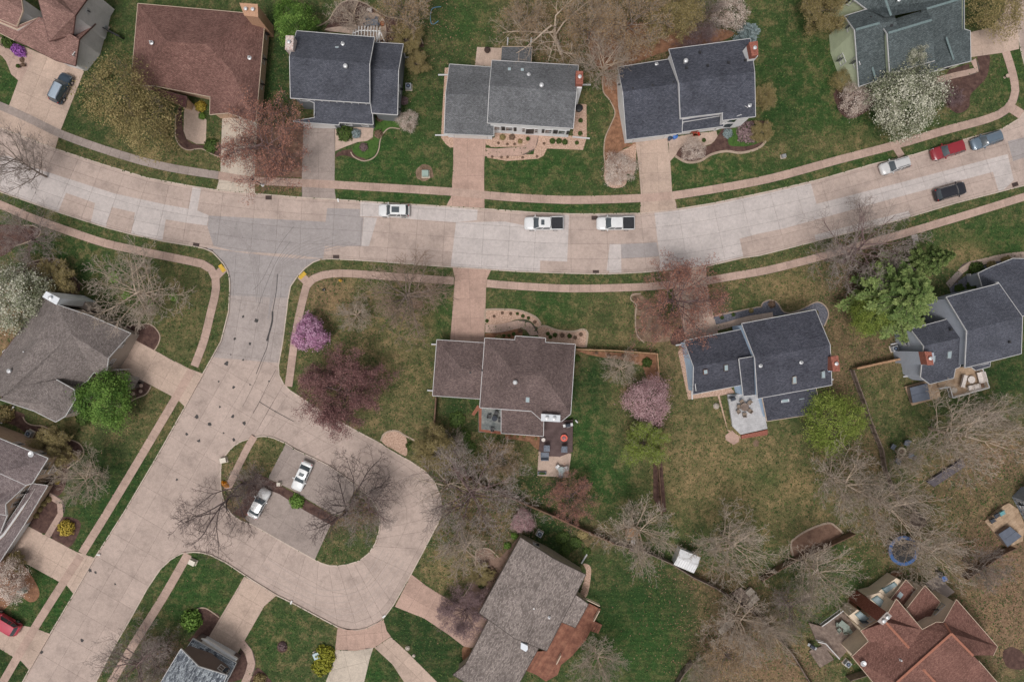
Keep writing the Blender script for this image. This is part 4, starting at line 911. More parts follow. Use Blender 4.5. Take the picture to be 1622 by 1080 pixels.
# ---- 4: grey roofs, white walls, black shutters
rf = shingle('mid_grey_shingles', lin(124, 125, 127), lin(104, 105, 107)); wl = siding('white_siding', (0.66, 0.66, 0.66))
H = house_('house', 'white-sided house with mid grey roofs and black window shutters', 'house', P(810, 150))
V = volume(H, 'F', 'a:183,240,3.4 b:640,272,3.4 c:640,524,5.2 d:580,775,3.4 e:580,882,3.0 f:135,862,3.0 g:148,506,5.2', 'abcg gcdef', rf, wl, trim_w, wins='ef:1@.52:1.15:4.9x2.1xg')
V = volume(H, 'F', 'a:566,205,5.6 b:1340,250,5.6 c:1325,488,7.6 d:1295,815,5.6 e:525,766,5.6 f:543,430,7.6', 'abcf fcde', rf, wl, trim_w, wins='de:1@.08/.24:2.4:1.1x1.7xs de:1@.74/.91:2.4:1.1x1.7xs de:1@.42/.58:2.3:.45x1.9 de:1@.5:2.0:1.2x2.3xk ab:4:4:1.1x1.2')
V = volume(H, 'F', 'a:655,82,2.8 b:925,84,2.8 c:915,225,4.0 d:645,215,4.0', 'abcd', rf, wl, trim_t, over=.3)
chimney(H, 'F', '1322,303 1384,305 1384,414 1322,412', 8.4, pots=1, chase=wl)
boxm('chimney_chase', H, 'F', '1324,418 1378,420 1374,455 1322,455', 0, 7.2, wl)
for x, y in ((722, 285), (838, 290)): skylight(H, 'F', f'{x-18},{y-16} {x+18},{y-16} {x+16},{y+16} {x-18},{y+16}', 6.3, plain('bronze_frame', (0.10, 0.09, 0.08)))
onroof(H, V, 'F', 1010, 436, 7.4, 'turb'); onroof(H, V, 'F', 895, 332, 6.6, 'pipe')
for a, b in (((168, 335), (80, 336)), ((230, 878), (52, 878)), ((1290, 893), (1445, 908)), ((1375, 425), (1455, 424))): downspout_run(H, 'F', a, b)
for x in (708, 918): MB().bar(P(*q('F', x - 5, 70), .2), P(*q('F', x, 0), .2), .16, .14).build('downspout', trim_w, H)
# ---- 5: dark blue-grey roofs, white gables
rf = shingle('dark_blue_grey_shingles', lin(96, 98, 107), lin(75, 77, 86)); wl = siding('white_siding_warm', (0.68, 0.67, 0.66))
H = house_('house', 'white-gabled house with dark blue-grey roofs and arched front window', 'house', P(1090, 145))
V = volume(H, 'C0', 'a:690,412,3.6 b:1060,355,3.6 c:1090,505,6.4 d:1080,812,3.2 e:742,854,3.2 f:720,562,6.4', 'abcf fcde', rf, wl, trim_w, wins='de:1@.45:1.1:4.6x2.1xg fa:1@.5:3.4:.9x1.0')
V = volume(H, 'C0', 'a:1002,303,5.8 b:1497,238,5.8 c:1524,440,8.2 d:1529,712,5.8 e:1330,735,5.6 f:1330,690,5.8 g:1072,722,5.8 h:1064,510,8.2', 'abch hcdefg', rf, wl, trim_w)
V = volume(H, 'C0', 'a:1330,688,5.4 b:1400,610,6.6 c:1482,660,6.4 d:1484,700,5.2 e:1440,700,5.9 f:1335,742,5.2', 'abef bcde', rf, wl, trim_w, over=.12, wins='ef:1@.5:3.9:2.1x1.4 ef:1@.5:1.6:2.4x1.6')
V = volume(H, 'C0', 'a:1072,735,4.0 b:1330,692,4.0 c:1334,772,2.9 d:1076,806,2.9', 'abcd', rf, wl, trim_w, over=.35, wins='cd:1@.4:1.1:.95x2.1xd')
chimney(H, 'C0', '1492,262 1542,255 1546,336 1508,342', 9.4, pots=1, chase=wl, zc=1.2); boxm('chimney_chase', H, 'C0', '1500,300 1545,300 1545,345 1510,348', 0, 7.6, wl)
for x, y, h in ((780, 542, 6), (900, 524, 6), (1028, 508, 6), (1108, 415, 7.4), (1238, 402, 7.4), (1365, 384, 7.4), (1468, 370, 7.4), (1190, 322, 6.6)): onroof(H, V, 'C0', x, y, h, 'dark', s=.8)
onroof(H, V, 'C0', 1100, 380, 7.2, 'turb'); onroof(H, V, 'C0', 1495, 645, 6.6, 'pipe'); onroof(H, V, 'C0', 926, 393, 4, 'pipe')
# ---- 6: green-grey roof, pale green siding
rf = shingle('green_grey_shingles', lin(104, 112, 113), lin(80, 88, 89)); wl = siding('sage_siding', lin(160, 166, 140)); cp = mat('pale_green_cap', lin(116, 132, 132), lin(96, 112, 112), 5)
H = house_('house', 'sage green sided house with green-grey roofs behind the large white-flowering tree', 'house', P(1430, 65))
V = volume(H, 'N', 'a:192,130,5.6 b:560,18,5.6 c:600,160,8.0 d:690,560,4.6 e:306,690,4.4 f:272,240,8.0', 'abcf fcde', rf, wl, trim_w, wins='fa:1@.55:6.0:.9x1.2 ef:1@.55:5.2:1.4x1.5 ef:1@.3:2.2:1.4x1.5', nof='bc cd')
V = volume(H, 'N', 'a:368,75,5.6 b:192,-60,6.4 c:340,-230,8.6 d:1145,-300,6 e:1145,-20,8 f:840,75,8 g:520,140,8', 'abcdefg', rf, wl, trim_w, wins='ab:1@.3:4.6:.8x1.4', nof='ef fg ga de')
V = volume(H, 'N', 'a:476,188,6.9 b:532,268,8.4 c:552,586,6.0 d:910,484,6.0 e:890,160,8.4 f:840,76,7.0', 'abef bcde', rf, wl, trim_w, nof='fa fe ed')
V = volume(H, 'N', 'a:800,75,7.6 b:1145,-25,7.6 c:1145,235,4.4 d:1192,250,4.2 e:1197,488,3.0 f:985,540,3.0 g:870,560,3.4', 'abcdefg', rf, wl, trim_w, wins='ef:1@.4:1.3:1.4x1.4', nof='ab ga fg')
V = volume(H, 'N', 'a:520,590,3.8 b:560,560,3.8 c:900,470,3.9 d:930,560,2.8 e:580,665,2.8', 'abcde', rf, wl, trim_w, over=.4)
caps(H, 'N', [((280, 240, 8.05), (470, 186, 8.0)), ((540, 266, 8.4), (885, 162, 8.4)), ((845, 74, 8.0), (1110, -5, 8.0)), ((508, -20, 8.2), (560, 128, 8.0)), ((1000, 300, 5.2), (1060, 480, 3.4)), ((410, 540, 5.6), (440, 640, 4.8))], cp, .3)
skylight(H, 'N', '292,152 312,152 322,196 300,198', 6.3); onroof(H, V, 'N', 398, 142, 6.6, 'dark', s=.7); onroof(H, V, 'N', 560, 210, 7.6, 'dark', s=1.0); onroof(H, V, 'N', 625, 0, 7.5, 'pipe')
# ---- 7: charcoal roofs with decks, right edge
rf = shingle('charcoal_shingles', lin(100, 102, 111), lin(82, 84, 93)); wl = siding('blue_grey_siding', lin(140, 144, 152))
H = house_('house', 'blue-grey house with charcoal roofs and two rear decks at the right edge', 'house', P(1540, 530))
V = volume(H, 'H', 'a:178,545,5.2 b:455,470,5.2 c:530,595,7.0 d:500,793,5.0 e:470,805,5.0 f:458,866,4.8 g:303,905,4.6 h:243,860,5.0 i:265,657,7.2', 'abci icdefgh', rf, wl, trim_w, wins='hi:1@.3:3.6:.8x1.3 ia:1@.75:2.4:1.2x1.4')
V = volume(H, 'H', 'a:412,335,7.0 b:757,246,7.0 c:912,465,9.4 d:903,706,7.0 e:535,798,7.0 f:548,558,9.4', 'abcf fcde', rf, wl, trim_w)
V = volume(H, 'H', 'a:622,178,3.2 b:700,140,3.2 c:850,82,3.2 d:1010,85,3.2 e:1020,470,6.4 f:905,455,6.4 g:750,250,5.4 h:650,270,3.6', 'abcdefgh', rf, wl, trim_w)
V = volume(H, 'H', 'a:575,792,3.6 b:700,758,3.6 c:698,790,2.8 d:606,816,2.8', 'abcd', rf, wl, trim_w, over=.3)
V = volume(H, 'H', 'a:140,585,3 b:185,595,3 c:178,636,2.6 d:142,650,2.6', 'abcd', rf, wl, trim_w, over=.1)
boxm('chimney_chase', H, 'H', '262,700 330,700 330,775 290,782', 0, 7.0, wl)
chimney(H, 'H', '268,694 312,698 326,778 286,780', 8.0, pots=1, chase=wl, zc=1.5); boxm('side_bump', H, 'H', '195,706 262,700 262,790 205,790', 0, 3.2, wl)
skylight(H, 'H', '418,692 446,688 440,738 416,738', 6.2); skylight(H, 'H', '312,722 338,716 334,760 316,764', 6.2); onroof(H, V, 'H', 825, 630, 8.2, 'dark', s=.8); onroof(H, V, 'H', 440, 548, 6.4, 'dark', s=.9)
downspout_run(H, 'H', (140, 628), (45, 646)); downspout_run(H, 'H', (240, 845), (128, 858))
# ---- 8: dark roofs, light blue gables, pale patio
rf = shingle('blackish_shingles', lin(93, 94, 103), lin(72, 73, 82)); wl = siding('light_blue_siding', lin(150, 168, 186))
H = house_('house', 'light blue house with blackish roofs beside a pale patio', 'house', P(1200, 580))
V = volume(H, 'G', 'a:103,345,3.7 b:540,258,3.7 c:590,455,6.0 d:600,625,3.7 e:163,710,3.7 f:168,520,6.0', 'abcf fcde', rf, wl, trim_w, wins='ef:1@.8:3.9:1.1x1.2')
V = volume(H, 'G', 'a:478,468,6.6 b:600,448,6.6 c:604,712,3.9 d:508,722,3.9', 'abcd', rf, wl, trim_w, over=.15)
V = volume(H, 'G', 'a:497,228,5.6 b:1000,133,5.6 c:1100,372,8.0 d:1112,646,5.6 e:605,738,5.6 f:587,462,8.0', 'abcf fcde', rf, wl, trim_w, wins='ab:4:4:1.1x1.2')
V = volume(H, 'G', 'a:636,725,3.8 b:1003,660,3.8 c:1018,738,3.3 d:968,848,2.8 e:670,893,2.8', 'abcde', rf, wl, trim_t, over=.4)
chimney(H, 'G', '1106,455 1154,448 1168,548 1122,553', 8.2, pots=1, chase=wl); boxm('chimney_chase', H, 'G', '1086,458 1106,456 1122,553 1090,556', 0, 6.6, wl)
skylight(H, 'G', '232,542 262,538 264,572 234,576', 5.8, plain('rust_frame', lin(96, 60, 48))); skylight(H, 'G', '374,508 402,504 404,550 376,554', 5.8, plain('brown_frame', lin(84, 70, 62)))
skylight(H, 'G', '845,590 868,586 870,636 844,640', 6.8, plain('pale_frame', lin(168, 160, 150))); skylight(H, 'G', '1042,554 1064,550 1066,598 1044,600', 6.8); skylight(H, 'G', '764,746 818,738 820,760 766,768', 3.4, plain('white_frame', (.6, .62, .64))); skylight(H, 'G', '880,728 924,720 926,740 884,748', 3.3)
onroof(H, V, 'G', 626, 515, 7.6, 'pipe'); onroof(H, V, 'G', 904, 492, 7.5, 'pipe'); downspout_run(H, 'G', (100, 368), (45, 375)); downspout_run(H, 'G', (1095, 625), (1122, 606)); downspout_run(H, 'G', (155, 690), (157, 745))
# ---- 9: brown hip roof in the middle, white gutters
rf = shingle('taupe_brown_shingles', lin(128, 111, 107), lin(104, 89, 86)); wl = mat('taupe_stucco', sc(lin(160, 148, 138), 1.5), sc(lin(150, 138, 128), 1.5), 2, .9)
H = house_('house', 'centre house with taupe brown hip roofs outlined by white gutters', 'house', P(805, 600))
V = volume(H, 'E', 'a:45,217,2.9 b:340,236,2.9 c:345,400,4.7 d:320,566,2.9 e:20,545,2.9 f:195,388,4.7', 'abcf fcde aef', rf, wl, trim_w, wins='ab:1@.5:1.1:5x2.1xg')
V = volume(H, 'E', 'a:328,207,5.6 b:505,218,5.6 c:508,195,5.6 d:685,207,5.6 e:683,232,5.6 f:860,244,5.6 g:833,653,5.6 h:780,696,5.6 i:660,688,5.6 j:602,636,5.6 k:298,615,5.6 l:515,420,8.3 m:680,430,8.3 n:596,300,6.9',
           'abcnl nlm ncd ndefm fgm mghijl aLk jkl'.replace('L', 'l').replace('nlm', 'nml'), rf, wl, trim_w, wins='ab:1:4:1.2x1.2 cd:1:4:1.6x1.3 fg:4:4:1.1x1.2')
V = volume(H, 'E', 'a:425,628,4.2 b:603,640,4.2 c:662,690,3.9 d:674,690,3.9 e:672,784,2.8 f:425,766,2.8', 'abcdef', rf, wl, trim_w, wins='ef:4:1.4:1.2x1.4', over=.25)
chimney(H, 'E', '663,654 770,662 768,700 662,694', 6.6, plain('white_chimney_metal', (.62, .64, .66), .5), pots=2)
onroof(H, V, 'E', 506, 466, 8.0, 'turb'); skylight(H, 'E', '570,554 592,556 590,586 568,584', 6.6); onroof(H, V, 'E', 242, 410, 4.5, 'dark', s=.6); onroof(H, V, 'E', 312, 398, 5.7, 'dark', s=.5)
downspout_run(H, 'E', (48, 244), (12, 243)); downspout_run(H, 'E', (24, 517), (-12, 514)); downspout_run(H, 'E', (862, 690), (875, 705))
# ---- 10: tan-grey house, left
rf = shingle('warm_grey_shingles', lin(146, 136, 131), lin(120, 111, 107)); wl = siding('taupe_siding', lin(140, 128, 118))
H = house_('house', 'house with warm grey roofs and a white chimney by the side street corner', 'house', P(90, 570))
V = volume(H, 'R', 'a:255,200,5.0 b:308,112,5.0 c:395,186,7.8 d:12,815,7.8 e:-70,760,5.0 f:-70,640,5.0', 'abcdef', rf, wl, trim_b, nof='cd')
V = volume(H, 'R', 'a:395,186,7.8 b:620,262,5.4 c:893,380,3.2 d:740,548,5.6 e:726,662,3.2 f:640,648,3.6 g:600,700,3.4 h:505,764,3.2 i:385,697,5.0 j:135,742,7.0 k:10,815,7.8 l:490,388,6.6', 'abcdl lDef'.replace('D', 'd') + ' alfghijk', rf, wl, trim_w, wins='de:1@.45:3.2:2.2x.9 cd:1@.55:3.2:1.2x.6 de:1@.15:1.2:3.4x2.1xk', nof='ka ij jk')
V = volume(H, 'R', 'a:135,742,7.0 b:385,697,5.6 c:505,765,5.4 d:516,828,5.4 e:446,945,5.4 f:380,984,5.4 g:236,911,5.4 h:0,832,5.4 i:10,815,7.6 j:345,870,6.4', 'abcdej ajf jef'.replace('ajf', 'ajfghi'), rf, wl, trim_w, wins='cd:1:4.3:.9x1.2 de:1@.5:4.3:2.6x1.3 de:1@.5:1.8:2.8x1.4 cd:1:1.8:.9x1.3', nof='ab hi ia')
V = volume(H, 'R', 'a:20,505,4.4 b:135,420,4.4 c:130,560,5.4 d:18,600,4.0', 'abcd', rf, wl, trim_w)
chimney(H, 'R', '320,95 407,141 385,183 294,131', 8.4, plain('white_chimney', (.72, .74, .76), .5), pots=1)
boxm('bump_out', H, 'R', '410,130 560,150 625,190 620,225 480,190', 0, 2.6, wl)
boxm('garage_wall', H, 'R', '900,392 930,394 800,640 770,640 760,600', 0, 2.2, wl) if 0 else None
onroof(H, V, 'R', 78, 636, 6.8, 'turb'); onroof(H, V, 'R', 176, 506, 6.8, 'pipe'); downspout_run(H, 'R', (95, 880), (8, 995))
# ---- 11: house on the left edge with porch
rf = shingle('mauve_brown_shingles', lin(148, 135, 133), lin(122, 109, 108)); wl = mat('tan_stucco', sc(lin(158, 136, 118), 1.5), sc(lin(146, 124, 108), 1.5), 2, .9)
H = house_('house', 'tan house with mauve-brown roofs and a long front porch at the left edge', 'house', P(10, 760))
V = volume(H, 'J', 'a:-260,60,5.6 b:0,156,5.6 c:340,296,5.6 d:228,474,5.8 e:185,486,5.8 f:0,402,7.6 g:-260,300,7.6', 'abcdefg', rf, wl, trim_w, wins='cd:1@.5:4.3:1.9x1.2 cd:1@.4:1.8:1.8x1.4 bc:2:4:1.0x1.1')
V = volume(H, 'J', 'a:-260,310,6.8 b:0,404,7.0 c:110,440,6.4 d:185,487,5.4 e:36,622,6.8 f:42,700,5.4 g:-260,640,7', 'abcdeg gef', rf, wl, trim_w, wins='de:1@.35:4.0:1.6x1.1 ef:1@.5:4:.7x1.2')
V = volume(H, 'J', 'a:228,476,3.6 b:338,490,3.0 c:170,770,2.9 d:0,1028,2.8 e:-90,1140,2.8 f:-260,1080,4.6 g:0,826,3.8 h:130,640,3.8', 'abcdefgh', rf, wl, trim_w, over=.7, wins='cd:1@.45:1.05:5.2x2.1xg')
V = volume(H, 'J', 'a:-260,620,6.2 b:0,600,6.2 c:36,624,6.2 d:50,700,5 e:0,826,4.2 f:-260,1000,4.2', 'abcdef', rf, wl, trim_w)
onroof(H, V, 'J', 240, 262, 5.8, 'dish')
# ---- 12: bottom-left grey mottled roof
rf = shingle('mottled_silver_shingles', lin(172, 178, 182), lin(82, 86, 94), .9, .5, .22); wl = siding('umber_siding', lin(92, 80, 74))
H = house_('house', 'umber-sided house with mottled silver-grey roof at the bottom left', 'house', P(320, 1060))
V = volume(H, 'K', 'a:332,412,2.9 b:678,606,2.9 c:655,655,3.4 d:600,760,4.1 e:250,640,4.1 f:268,512,4.0', 'abcdef', rf, wl, trim_w, wins='ab:1@.5:1.05:4.8x2.1xg')
V = volume(H, 'K', 'a:236,494,5.6 b:376,636,7.9 c:606,706,5.6 d:480,960,5.6 e:220,900,7.9 f:40,820,5.6', 'abef bcde', rf, wl, trim_w, wins='bc:1@.2:4.6:1.5x1.2')
boxm('garage_header', H, 'K', '395,412 440,418 690,575 672,600', 2.2, 2.55, white)
# ---- 13: bottom centre house, speckled roof
rf = shingle('speckled_grey_brown_shingles', lin(168, 156, 149), lin(120, 110, 105), .25, .34, .18); wl = mat('khaki_stucco', sc(lin(140, 130, 112), 1.5), sc(lin(130, 120, 104), 1.5), 2, .9)
H = house_('house', 'bottom centre house with speckled grey-brown roof and reddish deck', 'house', P(850, 960))
V = volume(H, 'L', 'a:452,92,3.6 b:676,236,6.0 c:897,346,3.6 d:630,866,3.6 e:410,778,6.0 f:170,606,3.6', 'abef bcde', rf, wl, rf, wins='ab:1@.5:2:1.0x1.1')
V = volume(H, 'L', 'a:240,640,3.2 b:410,760,5.2 c:600,800,3.2 d:390,1180,3.2 e:180,1140,5.2 f:-10,1030,3.2 g:76,958,3.2', 'abefg bcde', rf, wl, rf)
V = volume(H, 'L', 'a:800,460,3.6 b:838,490,3.4 c:915,546,3.0 d:826,706,3.0 e:735,668,3.4', 'abcde', rf, wl, rf, over=.15)
boxm('vent_chimney', H, 'L', '455,808 500,830 502,855 488,872 452,850', 0, 5.6, plain('pale_sheet_metal', (.62, .66, .7), .4)); onroof(H, V, 'L', 543, 570, 5.4, 'pipe'); onroof(H, V, 'L', 647, 636, 4.8, 'pipe', s=.8)
downspout_run(H, 'L', (868, 268), (906, 205)); downspout_run(H, 'L', (90, 950), (68, 975))
# ---- 14: brick-red roofs, bottom right
rf = shingle('brick_red_shingles', lin(146, 108, 97), lin(120, 86, 77)); wl = siding('cream_siding', lin(204, 186, 164)); tc_ = mat('terracotta_caps', lin(166, 112, 92), lin(148, 98, 80), 5)
H = house_('house', 'cream house with brick red roofs and terracotta ridge caps at the bottom right', 'house', P(1510, 1020))
V = volume(H, 'M', 'a:464,486,4.8 b:640,390,5.2 c:716,262,5.6 d:900,478,6.4 e:1000,425,6.4 f:1050,428,6.6 g:1142,266,5.2 h:1432,598,3.8 i:1404,660,4.2 j:1260,660,7.2 k:1105,505,8.2 l:805,605,6.8 m:715,860,8.2 n:560,860,4.8 o:402,668,4.8 p:520,560,4.8 q:645,425,6.2', 'abql bcdeFkl'.replace('F', 'f').replace('abql', 'abq') + ' aqLmnop fghijk'.replace('L', 'l').replace('lm', 'lkm') + ' bql'.replace('bql', 'bq') if 0 else 'aqblkmnop'.replace('qb', 'q') + ' qbcdefkl'.replace('qb', 'abq'[2] + 'b') + ' abq fghijk', rf, wl, trim_t, wins='ab:1@.6:3.3:2.2x1.2 fg:1@.6:3.4:2.0x1.2 cd:1@.3:3:1.2x1.2', nof='km kj ji')
V = volume(H, 'M', 'a:715,860,8.2 b:1105,505,8.2 c:1300,700,6.6 d:1560,1000,4.4 e:1100,1300,5 f:700,1200,6', 'abcdef', rf, wl, trim_t, nof='ab bc fa')
V = volume(H, 'M', 'a:790,330,4.2 b:918,166,4.2 c:1026,282,3.6 d:900,478,3.6', 'abcd', rf, wl, trim_t, wins='ab:1@.4:2.2:.8x1.0')
V = volume(H, 'M', 'a:672,268,3.0 b:784,126,3.0 c:862,206,2.7 d:778,310,2.7', 'abcd', rf, wl, trim_t)
boxm('bay', H, 'M', '500,240 600,215 690,290 660,330 560,300', 0, 2.6, wl)
boxm('bay', H, 'M', '580,215 715,112 765,140 660,262', 0, 2.4, wl); boxm('bay', H, 'M', '380,380 440,335 560,420 475,480', 0, 2.8, wl)
for c_, z_ in (('612,190 700,138 722,160 640,222', 2.45), ('420,370 455,345 525,400 480,432', 2.85), ('535,262 580,235 640,285 600,318', 2.65)): skylight(H, 'M', c_, z_, plain('teal_frame', lin(120, 140, 140)))
caps(H, 'M', [((640, 425, 6.2), (805, 607, 6.8)), ((1105, 505, 8.25), (708, 860, 8.25)), ((1058, 430, 6.7), (1105, 505, 8.2)), ((1105, 505, 8.25), (1260, 662, 7.3)), ((885, 738, 7.9), (1000, 860, 7.4))], tc_, .32)
chimney(H, 'M', '583,418 648,353 682,382 620,442', 8.4, pots=2, cap=plain('stone_cap', lin(170, 158, 152)))
skylight(H, 'M', '716,240 742,206 764,228 742,258', 3.0, plain('steel_frame', (.4, .42, .44)))
for x, y in ((740, 688), (1022, 532), (862, 672)): onroof(H, V, 'M', x, y, 6.9, 'hood')
onroof(H, V, 'M', 468, 706, 5.3, 'dish')
# ---- 15: right edge house corner
rf = shingle('charcoal_shingles', (0, 0, 0), (0, 0, 0)); wl = siding('grey_siding_dark', lin(120, 124, 130))
H = house_('house', 'grey house corner with patio and spa cut by the right edge', 'house', P(1640, 800))
V = volume(H, 'U', 'a:1345,640,3.2 b:1420,560,3.2 c:1660,540,3.2 d:1660,1000,3.2 e:1520,980,3.2 f:1430,800,3.2', 'abcdef', rf, wl, trim_w, wins='af:2:1.5:1.3x1.3')
# ================================================================ TREES AND PLANTS
class Skel:
    """tapered branches as three- to six-sided tubes, collected per branch order"""
    def __init__(s): s.v = []; s.f = []; s.tips = []
    def seg(s, pts_, rad, n):
        base = len(s.v); k = len(pts_)
        for i, p in enumerate(pts_):
            d = (pts_[min(i + 1, k - 1)] - pts_[max(i - 1, 0)])
            d = d.normalized() if d.length > 1e-6 else Vector((0, 0, 1)); u = d.orthogonal().normalized(); v = d.cross(u)
            for j in range(n):
                t = 2 * math.pi * j / n; o = p + (u * math.cos(t) + v * math.sin(t)) * rad[i]; s.v.append((o.x, o.y, o.z))
        for i in range(k - 1):
            for j in range(n):
                a = base + i * n; s.f.append((a + j, a + (j + 1) % n, a + n + (j + 1) % n, a + n + j))
def grow(seed, Ht=9.0, Rd=4.5, trunk=0.18, kids=(8, 6, 5, 4), spread=0.9, up=0.35, wig=0.18, r0=0.14, ratio=(.62, .55, .55, .5), twig=0.010, first=.12, droop=0.0, splitlvl=2):
    rr = random.Random(seed); big = Skel(); fine = Skel(); L0 = Ht
    def branch(p, d, L, r, lvl):
        n = 5 if lvl < 2 else (4 if lvl < 4 else 3); pp = [p.copy()]; rad = [r]; dd = d.copy(); steps = n - 1
        for i in range(steps):
            dd = (dd + Vector((rr.gauss(0, wig), rr.gauss(0, wig), rr.gauss(0, wig * .6) + up * .28 - droop * lvl * .1))).normalized()
            pp.append(pp[-1] + dd * L / steps); rad.append(max(twig * .6, r * (1 - .75 * (i + 1) / steps)))
        (big if lvl <= splitlvl else fine).seg(pp, rad, 6 if lvl == 0 else (5 if lvl == 1 else 3))
        if lvl >= len(kids):
            fine.tips.append((pp[-1].copy(), dd.copy())); fine.tips.append((pp[-2].copy(), dd.copy())); return
        for c in range(kids[lvl]):
            t = (first if lvl == 0 else .25) + (1 - (first if lvl == 0 else .25)) * (c + rr.random() * .8) / kids[lvl]; t = min(t, .99)
            k = t * steps; i = min(int(k), steps - 1); q0 = pp[i].lerp(pp[i + 1], k - i); dr = (pp[i + 1] - pp[i]).normalized()
            az = c * 2.4 + rr.random() * 1.2; u = dr.orthogonal().normalized(); v = dr.cross(u); side = u * math.cos(az) + v * math.sin(az)
            sp = spread * rr.uniform(.7, 1.25) * (1.15 if lvl == 0 else .8); nd = (dr * (1 - .35 * sp) + side * sp).normalized()
            nd = (nd + Vector((0, 0, up * .5))).normalized()
            ll = (Rd * 1.12 * rr.uniform(.86, 1.06) * (1 - .3 * max(0, t - .4))) if lvl == 0 else L * ratio[min(lvl, 3)] * rr.uniform(.65, 1.15) * (1 - .3 * t)
            branch(q0, nd, ll, max(twig, (rad[i] * .55 if lvl else r0 * .5) * rr.uniform(.8, 1.1)), lvl + 1)
    branch(Vector((0, 0, 0)), Vector((rr.gauss(0, .04), rr.gauss(0, .04), 1)), L0 * (.78 if first > .3 else .62), r0, 0)
    return big, fine
def mesh_of(sk, name, m):
    me = bpy.data.meshes.new(name); me.from_pydata(sk.v, [], sk.f); me.materials.append(m); return me
def leaf_mesh(name, P_, N_, size, m, seed=0, aspect=1.0, val=None):
    """one quad per leaf or blossom cluster; P_ (n,3), N_ (n,3) facing, size (n,)"""
    rs = np.random.RandomState(seed); n = len(P_)
    N_ = N_ / np.maximum(1e-6, np.linalg.norm(N_, axis=1))[:, None]
    A = rs.normal(size=(n, 3)); U = np.cross(N_, A); U /= np.maximum(1e-6, np.linalg.norm(U, axis=1))[:, None]; Vv = np.cross(N_, U)
    s = size[:, None] * 0.5; k = aspect
    q4 = np.stack([P_ - U * s * k - Vv * s * .4, P_ + U * s * k * .2 - Vv * s, P_ + U * s * k + Vv * s * .3, P_ - U * s * k * .3 + Vv * s], 1).reshape(-1, 3)
    me = bpy.data.meshes.new(name); me.vertices.add(4 * n); me.vertices.foreach_set('co', q4.astype(np.float32).ravel())
    me.loops.add(4 * n); me.loops.foreach_set('vertex_index', np.arange(4 * n, dtype=np.int32))
    me.polygons.add(n); me.polygons.foreach_set('loop_start', np.arange(0, 4 * n, 4, dtype=np.int32))
    at = me.attributes.new('v', 'FLOAT', 'FACE'); v = rs.random_sample(n) if val is None else np.clip(val + rs.normal(0, .16, n), 0, 1)
    at.data.foreach_set('value', v.astype(np.float32)); me.materials.append(m); me.update(calc_edges=True); return me
def tip_leaves(name, fine, per, spread_, size, m, seed=0, upb=.5, aspect=1.0, keep=1.0):
    rs = np.random.RandomState(seed); T = np.array([(p.x, p.y, p.z) for p, d in fine.tips]); 
    if keep < 1: T = T[rs.random_sample(len(T)) < keep]
    P_ = np.repeat(T, per, 0) + rs.normal(0, spread_, (len(T) * per, 3)); N_ = rs.normal(0, 1, P_.shape); N_[:, 2] = np.abs(N_[:, 2]) + upb
    cl = np.repeat(rs.random_sample(len(T)), per)
    return leaf_mesh(name, P_, N_, size * rs.uniform(.5, 1.4, len(P_)), m, seed, aspect, cl)
def clump_leaves(name, Rx, Rz, zc, ncl, per, cr, size, m, seed=0, aspect=1.0, flat=.35, low=-.5, lobes=7):
    """uneven crown: leaf clumps on the shell of a lobed ellipsoid"""
    rs = np.random.RandomState(seed); C = []
    ph = rs.uniform(0, 6.28, 4)
    while len(C) < ncl:
        d = rs.normal(size=3); d /= np.linalg.norm(d)
        if d[2] < low: continue
        az = math.atan2(d[1], d[0]); lob = 1 + .17 * math.sin(3 * az + ph[0]) + .09 * math.sin(lobes * az + ph[1]) + .07 * math.sin(5 * d[2] * 3 + ph[2])
        r = (rs.uniform(.45, 1.0) ** .45) * lob
        C.append((d[0] * Rx * r, d[1] * Rx * r, zc + d[2] * Rz * r))
    C = np.array(C); crs = cr * rs.uniform(.55, 1.35, ncl)
    P_ = np.repeat(C, per, 0) + rs.normal(0, 1, (ncl * per, 3)) * np.repeat(crs, per)[:, None] * np.array([1, 1, flat * 1.4])
    ctr = np.array([0, 0, zc - Rz * .3]); N_ = (P_ - ctr); N_ /= np.linalg.norm(N_, axis=1)[:, None]; N_ = N_ * .9 + rs.normal(0, .55, P_.shape); N_[:, 2] += .3
    val = np.repeat(rs.random_sample(ncl), per)
    return leaf_mesh(name, P_, N_, size * rs.uniform(.5, 1.5, len(P_)), m, seed, aspect, val)

bark_g = mat('grey_bark', lin(128, 114, 104), lin(100, 88, 80), 3, .95, .3, 20, lin(150, 136, 124))
bark_d = mat('dark_bark', lin(84, 72, 70), lin(64, 54, 52), 3, .95, .3, 20, lin(100, 88, 84))
bark_p = mat('pale_bark', lin(186, 166, 146), lin(150, 132, 116), 3, .95, .3, 20, lin(204, 188, 170))
bark_v = mat('purple_brown_bark', lin(112, 92, 90), lin(88, 72, 70), 3, .95, .3, 20, lin(130, 108, 104))
tw_t = mat('tan_twigs', lin(168, 154, 140), lin(142, 128, 116), 2, .95, 0, 20, lin(184, 170, 156))
tw_g = mat('grey_twigs', lin(150, 138, 130), lin(124, 113, 107), 2, .95, 0, 20, lin(166, 154, 146))
L_red = leafmat('rust_buds', lin(124, 84, 70), lin(156, 108, 90), lin(178, 130, 112))
L_mar = leafmat('maroon_buds', lin(98, 66, 66), lin(124, 86, 84), lin(152, 116, 110))
L_tan = leafmat('tan_catkins', lin(140, 112, 80), lin(162, 134, 98), lin(180, 154, 118))
L_oli = leafmat('olive_young_leaves', lin(112, 104, 66), lin(142, 128, 84), lin(166, 148, 104))
L_grn = leafmat('bright_green_leaves', lin(64, 92, 38), lin(92, 124, 52), lin(124, 154, 74))
L_lgr = leafmat('yellow_green_leaves', lin(94, 112, 44), lin(122, 138, 60), lin(146, 156, 78))
